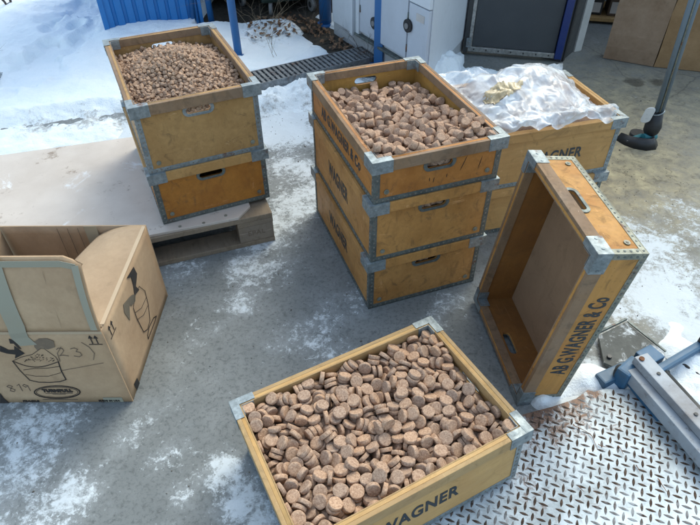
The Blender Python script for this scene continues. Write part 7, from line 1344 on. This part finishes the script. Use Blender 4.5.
def drape_film(nx=96, ny=74, frames=34, grow=.43):
    """let an oversized film fall and crumple over the heaped filling, then keep the resulting mesh"""
    N = 40; vs = []; fs = []
    for i in range(N+1):
        for j in range(N+1): x = (i/N-.5)*.66; y = (j/N-.5)*.46; vs.append((x, y, mound_z(x, y)))
    for i in range(N):
        for j in range(N): a = i*(N+1)+j; fs.append((a, a+N+1, a+N+2, a+1))
    me = bpy.data.meshes.new('mould'); me.from_pydata(vs, [], fs); mo = bpy.data.objects.new('mould', me); C.objects.link(mo)
    bm = bmesh.new(); X, Y = CL/2, CW/2
    for q in ((-X, X, -Y, -Y+.024), (-X, X, Y-.024, Y), (-X, -X+.021, -Y+.0211, Y-.0211), (X-.021, X, -Y+.0211, Y-.0211)): box(bm, *q, -.22, .05)
    wo = obj('mould_walls', bm)
    for o in (mo, wo): o.modifiers.new('c', 'COLLISION'); o.collision.thickness_outer = .004; o.collision.cloth_friction = 18
    vs = []; fs = []; W, H = .505, .375
    for i in range(nx+1):
        for j in range(ny+1):
            x = (i/nx-.5)*W-.045; y = (j/ny-.5)*H-.016; z = .13+.035*noise.noise((x*11, y*11, 7.))+.025*noise.noise((x*27, y*27, 1.))
            vs.append((x+.012*noise.noise((x*14, y*14, 20)), y+.012*noise.noise((x*14, y*14, 40)), z))
    for i in range(nx):
        for j in range(ny): a = i*(ny+1)+j; fs.append((a, a+ny+1, a+ny+2, a+1))
    me = bpy.data.meshes.new('sheet'); me.from_pydata(vs, [], fs); so_ = bpy.data.objects.new('sheet', me); C.objects.link(so_)
    md = so_.modifiers.new('cl', 'CLOTH'); s_ = md.settings; s_.quality = 6; s_.mass = .05; s_.air_damping = 2
    s_.tension_stiffness = 12; s_.compression_stiffness = 12; s_.shear_stiffness = 4; s_.bending_stiffness = .015; s_.tension_damping = 4; s_.compression_damping = 4; s_.shear_damping = 4; s_.bending_damping = .3
    s_.shrink_min = -grow; s_.shrink_max = -grow
    c_ = md.collision_settings; c_.use_self_collision = True; c_.self_distance_min = .0025; c_.distance_min = .002; c_.collision_quality = 2
    md.point_cache.frame_end = frames
    for f in range(1, frames+1): sc.frame_set(f)
    dg = bpy.context.evaluated_depsgraph_get(); out = bpy.data.meshes.new_from_object(so_.evaluated_get(dg), depsgraph=dg)
    for o in (mo, wo, so_): bpy.data.objects.remove(o)
    sc.frame_set(1); return out
fm_ = drape_film(); fm_.name = 'film'
for p in fm_.polygons: p.use_smooth = True
fm_.materials.clear(); fo = obj('film', fm_, MT['film'], bg); md = fo.modifiers.new('smooth', 'SUBSURF'); md.levels = md.render_levels = 1
# the briquettes inside show through the film as a brown mass
me = grid_mesh('filling', np.linspace(-.305, .305, 60), np.linspace(-.205, .205, 44), np.vectorize(lambda x, y: mound_z(x, y)-.004)); obj('filling', me, MT['block'], bg)
# straw coloured patch laid over the film: lifted from the film's own faces
s = NT('straw_coloured_patch'); c = s.mix(s.ramp(s.noise(60, 5, .8), [(.4, 0), (.62, 1)]), (.36, .27, .13), (.62, .51, .32)); MT['straw'] = s.set(Base_Color=c, Roughness=.35, Coat_Weight=.4, Normal=s.bump(s.noise(60, 5, .8), .6, .004))
bm = bmesh.new(); bm.from_mesh(fm_)
def in_patch(p):
    x, y = p.x+.125, p.y+.055; a = x*math.cos(.16)+y*math.sin(.16); b = -x*math.sin(.16)+y*math.cos(.16)
    return (a/.085)**2+(b/max(.012, .034-.16*a))**2+.5*noise.noise((p.x*22, p.y*22, 0)) < 1
bmesh.ops.delete(bm, geom=[f for f in bm.faces if not in_patch(f.calc_center_median()) or f.normal.z < .1], context='FACES')
for v_ in bm.verts: v_.co += Vector((0, 0, .0028))
o = obj('straw_patch', bm, None, bg); o.data.materials.clear(); o.data.materials.append(MT['straw']); o['label'] = 'straw coloured patch on the upper left of the bag'

# ================================================================ STEEL PLATE with raised lugs
def mat_plate():
    s = NT('frosted_tread_plate'); ru = s.attr('rust'); n = s.noise(14, 7, .75, dist=.6); n2 = s.noise(60, 5, .75); n3 = s.noise(5, 4)
    c = s.mix(s.ramp(n, [(.36, 0), (.62, 1)]), (.27, .32, .345), (.50, .57, .61)); c = s.mix(s.ramp(n2, [(.35, .4), (.55, 0)]), c, (.20, .215, .22))
    c = s.mix(s.ramp(n3, [(.45, 0), (.7, .6)]), c, (.66, .74, .79))
    r = s.ramp(s.math('ADD', s.math('MULTIPLY', ru, .55), s.math('MULTIPLY', s.noise(26, 8, .82, dist=1.2), 1.1)), [(.69, 0), (.84, .95)])
    rc = s.mix(s.ramp(s.noise(130, 6, .85), [(.38, 0), (.60, 1)]), (.035, .016, .010), (.20, .095, .045)); c = s.mix(r, c, rc)
    return s.set(Base_Color=c, Metallic=.12, Roughness=.55, Normal=s.bump(n2, .4, .0016, s.bump(n, .3, .002)))
MT['plate'] = mat_plate()
s = NT('worn_rusty_lug'); c = s.mix(s.ramp(s.noise(90, 5, .8), [(.40, 0), (.62, 1)]), (.030, .018, .012), (.10, .065, .045)); c = s.mix(s.ramp(s.noise(11, 6, .7), [(.50, 0), (.68, .7)]), c, (.42, .46, .48)); MT['lug'] = s.set(Base_Color=c, Metallic=0.0, Roughness=.75, Specular_IOR_Level=.25)
s = NT('rust'); c = s.mix(s.ramp(s.noise(50, 6, .8), [(.35, 0), (.65, 1)]), (.075, .032, .018), (.27, .12, .05)); MT['rust'] = s.set(Base_Color=c, Roughness=.9, Normal=s.bump(s.noise(70, 5, .8), .7, .002))
OUT = [(.533, .972), (.62, .996), (.70, 1.024), (.745, 1.056), (.765, 1.049), (.80, 1.060), (.897, 1.056), (.935, 1.015), (.985, .895), (1.12, .58), (1.2, .25), (.02, .15), (.03, .40), (.31, .895)]
sp_ = empty('steel_plate', Matrix.Translation((.6, .7, 0))); tag(sp_, 'frosty steel tread plate with rusty edges lying under the foreground crate', 'metal plate')
def inside(x, y, P, m=0):
    c_ = False; n_ = len(P); j = n_-1
    for i in range(n_):
        if (P[i][1] > y) != (P[j][1] > y) and x < (P[j][0]-P[i][0])*(y-P[i][1])/(P[j][1]-P[i][1])+P[i][0]: c_ = not c_
        j = i
    if c_ and m:
        for i in range(n_):
            a = Vector(P[i]); b = Vector(P[(i+1) % n_]); t_ = max(0, min(1, (Vector((x, y))-a).dot(b-a)/(b-a).length_squared))
            if (a+(b-a)*t_-Vector((x, y))).length < m: return False
    return c_
bm = bmesh.new(); prism(bm, [(x-.6, y-.7) for x, y in OUT], .004, .0255)
bmesh.ops.triangulate(bm, faces=[f for f in bm.faces if len(f.verts) > 4])
for _ in range(5): bmesh.ops.subdivide_edges(bm, edges=[e for e in bm.edges if e.calc_length() > .03], cuts=1)
bmesh.ops.triangulate(bm, faces=list(bm.faces)); pm = bpy.data.meshes.new('plate'); bm.to_mesh(pm); bm.free()
co = np.array([v.co[:] for v in pm.vertices]); a_ = pm.attributes.new('rust', 'FLOAT', 'POINT')
a_.data.foreach_set('value', (blobs([(.55, .965, .035, .75), (.60, .985, .035, .75), (.655, 1.005, .035, .72), (.705, 1.025, .032, .75), (.755, 1.045, .03, .7), (.52, .93, .05, .55), (.62, .95, .06, .48), (.50, .87, .04, .45), (.70, .96, .05, .35), (.47, .80, .05, .3), (.78, .93, .04, .25)])(co[:, 0]+.6, co[:, 1]+.7)+.10).astype(np.float32)); obj('plate', pm, MT['plate'], sp_)
bm = bmesh.new(); ca, sa = math.cos(R(-22)), math.sin(R(-22)); p_ = .0222
for i in range(-40, 45):
    for j in range(-40, 45):
        x = .62+(i*ca-j*sa)*p_; y = .72+(i*sa+j*ca)*p_
        if y < .42 or not inside(x, y, OUT, .012): continue
        ang = R(-22)+(0 if (i+j) % 2 else PI/2)+random.uniform(-.05, .05); L_ = .0136*random.uniform(.92, 1.08); W_ = .0044; H_ = .0019
        if random.random() < .015: continue
        c_, s_ = math.cos(ang), math.sin(ang); rg = []
        for k in range(10):
            a = 2*PI*k/10; u_ = L_*math.cos(a)*(abs(math.cos(a))**.2); v_ = W_*math.sin(a)*(1-.35*abs(math.cos(a))); rg.append((u_, v_))
        lo = [bm.verts.new((x-.6+u_*c_-v_*s_, y-.7+u_*s_+v_*c_, .0254)) for u_, v_ in rg]; hi = [bm.verts.new((x-.6+(u_*c_-v_*s_)*.62, y-.7+(u_*s_+v_*c_)*.62, .0254+H_)) for u_, v_ in rg]
        for k in range(10): f = bm.faces.new((lo[k], lo[(k+1) % 10], hi[(k+1) % 10], hi[k])); f.smooth = True
        bm.faces.new(hi)
lg = tag(obj('raised_lugs', bm, MT['lug'], sp_))
bm = bmesh.new()   # rusty turned-down edges
def edge_bar(a, b, w_, z0, z1, nm='rusty_edge'):
    a, b = Vector((*a, 0)), Vector((*b, 0)); u_ = (b-a).normalized(); box(bm, 0, (b-a).length, -w_, 0, z0, z1, frame(a-Vector((.6, .7, 0)), u_, (-u_.y, u_.x, 0)), .002)
pass
edge_bar((1.01, .862), (.935, 1.022), .016, .001, .030); obj('rusty_edge', bm, MT['rust'], sp_); bm = bmesh.new(); edge_bar((1.135, .585), (1.012, .858), .018, .001, .034); obj('rusty_edge', bm, MT['rust'], sp_)
# stalks and fibre crumbs scattered on the plate
bm = bmesh.new()
for (x, y, a, l) in ((.70, .90, -1.0, .05), (.715, .865, -.5, .03), (.77, .86, -1.1, .03), (.845, .76, -1.2, .045), (.80, .80, -1.3, .02), (.62, .74, -.9, .02), (.66, .93, -.7, .05), (.94, .70, -1.1, .03)):
    twig(bm, (x, y, .030), (math.cos(a), math.sin(a), .0), l, .0016, 0, rn)
tag(obj('dry_stems', bm, MT['rust']), 'short reddish dry stems scattered on the steel plate', 'stems', kind='stuff')

# ================================================================ LIFTING ARM right of the plate
MT['blue_steel'] = paint('chipped_blue_steel', (.03, .115, .22), .5, .7, (.08, .10, .11)); MT['pale_steel'] = paint('pale_painted_steel', (.36, .41, .46), .55, .9, (.13, .10, .08), bump=.15)
la = empty('lifting_arm', Matrix.Translation((.92, 1.09, 0))); tag(la, 'blue and pale grey steel arm with pivot running out at the right edge', 'lifting arm')
Oa = Vector((.92, 1.09, 0))
def bar(p, q, w_, h_, mat, nm, bev=.004, parent=None):
    p, q = Vector(p)-Oa, Vector(q)-Oa; d = (q-p); x = d.normalized(); z = Vector((0, 0, 1)); y = z.cross(x).normalized(); z = x.cross(y); M = Matrix((x, y, z)).transposed().to_4x4(); M.translation = p
    bm = bmesh.new(); box(bm, 0, d.length, -w_/2, w_/2, -h_, 0, M, bev); return obj(nm, bm, MT[mat], parent or la)
bar((.905, 1.118, .122), (1.115, .505, .118), .050, .030, 'pale_steel', 'beam')
bar((.885, 1.092, .090), (1.085, .50, .086), .050, .045, 'pale_steel', 'lower_beam')
bar((.893, 1.085, .088), (.865, 1.120, .088), .085, .086, 'blue_steel', 'pivot_block', .008)
bar((.900, 1.075, .089), (.945, .945, .075), .055, .06, 'blue_steel', 'blue_gusset', .005)
bar((.79, 1.085, .045), (.90, 1.135, .045), .045, .042, 'blue_steel', 'cross_bar', .006)
bar((.935, 1.150, .060), (.985, 1.095, .060), .045, .055, 'blue_steel', 'knuckle', .010)
bar((.965, 1.105, .055), (1.30, 1.290, .062), .030, .028, 'blue_steel', 'rod', .010)
bar((1.165, 1.205, .085), (1.215, 1.235, .085), .050, .060, 'black', 'rod_end', .012)
bm = bmesh.new(); cyl(bm, Vector((.857, 1.098, .058))-Oa, (-.55, -.8, .25), .022, .03, 20); b_ = obj('pivot_pin', bm, MT['dark_frame'], la)
bm = bmesh.new(); cyl(bm, Vector((.900, 1.10, .124))-Oa, (0, 0, 1), .008, .006, 12); obj('bolt', bm, MT['rust'], la)
# dark square base plate with snow
s = NT('snowy_dark_steel'); n = s.noise(16, 7, .72, dist=.5); c = s.mix(s.ramp(s.noise(30, 5, .7), [(.35, 0), (.65, 1)]), (.022, .030, .030), (.06, .07, .066)); c = s.mix(s.ramp(n, [(.54, 0), (.66, .85)]), c, (.66, .72, .76)); MT['snowy'] = s.set(Base_Color=c, Roughness=.6, Normal=s.bump(n, .5, .004))
bp = empty('base_plate', Matrix.Translation((.94, 1.24, 0))); tag(bp, 'dark square steel plate dusted with snow between upright crate and arm', 'metal plate')
bm = bmesh.new(); prism(bm, [(x-.94, y-1.24) for x, y in ((.832, 1.163), (.853, 1.280), (.972, 1.342), (1.050, 1.205), (1.035, 1.120), (.93, 1.10))], .012, .024)
bmesh.ops.bevel(bm, geom=list(bm.edges), offset=.002, segments=1, affect='EDGES'); obj('plate', bm, MT['snowy'], bp)
bm = bmesh.new(); box(bm, 0, .145, -.008, 0, .0243, .034, frame((-.095, .048, 0), (.885, .465, 0), (-.465, .885, 0)), .002); box(bm, 0, .157, -.008, 0, .0243, .03, frame((.040, .104, 0), (.495, -.869, 0), (.869, .495, 0)), .002); obj('upstand', bm, MT['galv_dull'], bp)
bm = bmesh.new(); cyl(bm, (-.082, -.055, .028), (0, 0, 1), .008, .008, 6); obj('bolt', bm, MT['dark_frame'], bp)

# ================================================================ SCRAPER with a long handle at the top right
MT['pole'] = paint('blue_grey_pole', (.13, .18, .23), .35, .25, (.08, .09, .10), coat=.2); MT['teal'] = paint('teal_plastic', (.02, .17, .20), .4, .2); MT['white_plastic'] = paint('white_plastic', (.60, .62, .62), .4, .3)
scp = empty('floor_scraper', Matrix.Translation((1.55, 2.62, 0))); tag(scp, 'floor scraper with blue grey twin pole, teal joint and curved black blade', 'scraper')
Os = Vector((1.55, 2.62, 0)); top = Vector((1.505, 2.600, .78))-Os; bot = Vector((1.556, 2.62, .17))-Os; d = (top-bot); ext = bot+d*2.0
for dx in (-.0125, .0125):
    bm = bmesh.new(); tube(bm, [bot+Vector((dx, 0, 0)), ext+Vector((dx, 0, 0))], .0125, 14); obj('pole', bm, MT['pole'], scp)
bm = bmesh.new(); tube(bm, [bot+Vector((0, -.010, 0)), ext+Vector((0, -.010, 0))], .004, 8); obj('pole_groove', bm, MT['galv_pale'], scp)
bm = bmesh.new(); tube(bm, [(.003, 0, .035), (.004, 0, .06), (.006, 0, .09), (.006, 0, .165)], [.022, .038, .041, .024], 18); obj('socket', bm, MT['black'], scp)
bm = bmesh.new(); tube(bm, [Vector((.024*math.cos(a)+.006, .024*math.sin(a), .165+.012*math.cos(a))) for a in np.linspace(0, 2*PI, 18)], .004, 8); obj('ring_clamp', bm, MT['galv'], scp)
bm = bmesh.new(); prism(bm, stadium(0, 0, .045, .085, r=.02), -.006, .006, frame((-.048, -.01, .155), (.85, -.5, .15), (.12, -.05, 1))); bmesh.ops.bevel(bm, geom=list(bm.edges), offset=.002, segments=1, affect='EDGES'); obj('white_cover', bm, MT['white_plastic'], scp)
bm = bmesh.new(); cyl(bm, (0, -.01, .032), (.9, .2, 0), .020, .07, 16); box(bm, -.012, .012, -.10, -.01, .018, .034, Matrix.Translation((-.01, .02, 0)) @ Matrix.Rotation(R(-62), 4, 'Z'), .004); obj('teal_joint', bm, MT['teal'], scp)
bm = bmesh.new(); cyl(bm, (-.035, .035, .022), (0, 0, 1), .042, .018, 24); obj('swivel_disc', bm, MT['black'], scp)
bm = bmesh.new(); pts = [(-.145, .025), (-.12, -.03), (-.085, -.065), (-.035, -.085), (.01, -.075), (.035, -.035), (.045, .0)]; rows = []
for i, (x, y) in enumerate(pts):
    a = Vector(pts[max(i-1, 0)]); b = Vector(pts[min(i+1, len(pts)-1)]); t_ = (b-a).normalized(); n_ = Vector((-t_.y, t_.x)); hgt = .030+.018*math.sin(PI*i/6)
    rows.append([bm.verts.new((x+n_.x*k, y+n_.y*k, z)) for k, z in ((-.012, .001), (.004, .001), (.030, hgt), (.018, hgt+.004))])
for r0, r1 in zip(rows, rows[1:]):
    for j in range(4): f = bm.faces.new((r0[j], r0[(j+1) % 4], r1[(j+1) % 4], r1[j])); f.smooth = True
bm.faces.new(rows[0][::-1]); bm.faces.new(rows[-1]); obj('curved_blade', bm, MT['black'], scp)
bm = bmesh.new(); box(bm, -.12, .02, -.035, .0, .012, .024, None, .004); obj('blade_bracket', bm, MT['dark_frame'], scp)

# grime, bolts and a hydraulic ram on the lifting arm
bm = bmesh.new()
for t_ in (.12, .35, .6):
    p = Vector((.905, 1.118, .1225)).lerp(Vector((1.115, .505, .1185)), t_)-Oa; cyl(bm, p, (0, 0, 1), .006, .006, 6)
obj('bolts', bm, MT['dark_frame'], la)
bm = bmesh.new(); tube(bm, [Vector((1.0, 1.13, .035))-Oa, Vector((1.09, .86, .035))-Oa, Vector((1.2, .55, .035))-Oa], .014, 14); obj('ram', bm, MT['dark_frame'], la)
bm = bmesh.new(); tube(bm, [Vector(p)-Oa for p in ((.97, 1.15, .02), (1.03, 1.19, .012), (1.10, 1.16, .014), (1.16, 1.08, .012), (1.25, 1.05, .02))], .006, 10); obj('hose', bm, MT['black'], la)
bm = bmesh.new(); box(bm, -.02, .05, -.03, .03, .0, .05, Matrix.Translation(Vector((.97, 1.17, 0))-Oa) @ Matrix.Rotation(R(28), 4, 'Z'), .004); obj('lug_plate', bm, MT['blue_steel'], la)
# pressed crease lines on the box panels
for x in (-1.06, -.79):
    bm = bmesh.new(); stroke(bm, [(x, BH+.02), (x+.001, BH+.20)], .0009, lambda p: Vector((p[0], fy_(p[1])-.0012, p[1]))+O, NF); obj('crease', bm, MT['card_in'], bt)
for x in (-.99, -.955, -.92):
    bm = bmesh.new(); stroke(bm, [(x, .02), (x+.002, BH-.004)], .0014, lambda p: Vector((p[0], BY1-.0062, p[1]))+O, NF); obj('crease', bm, MT['ink_fade'], bt)
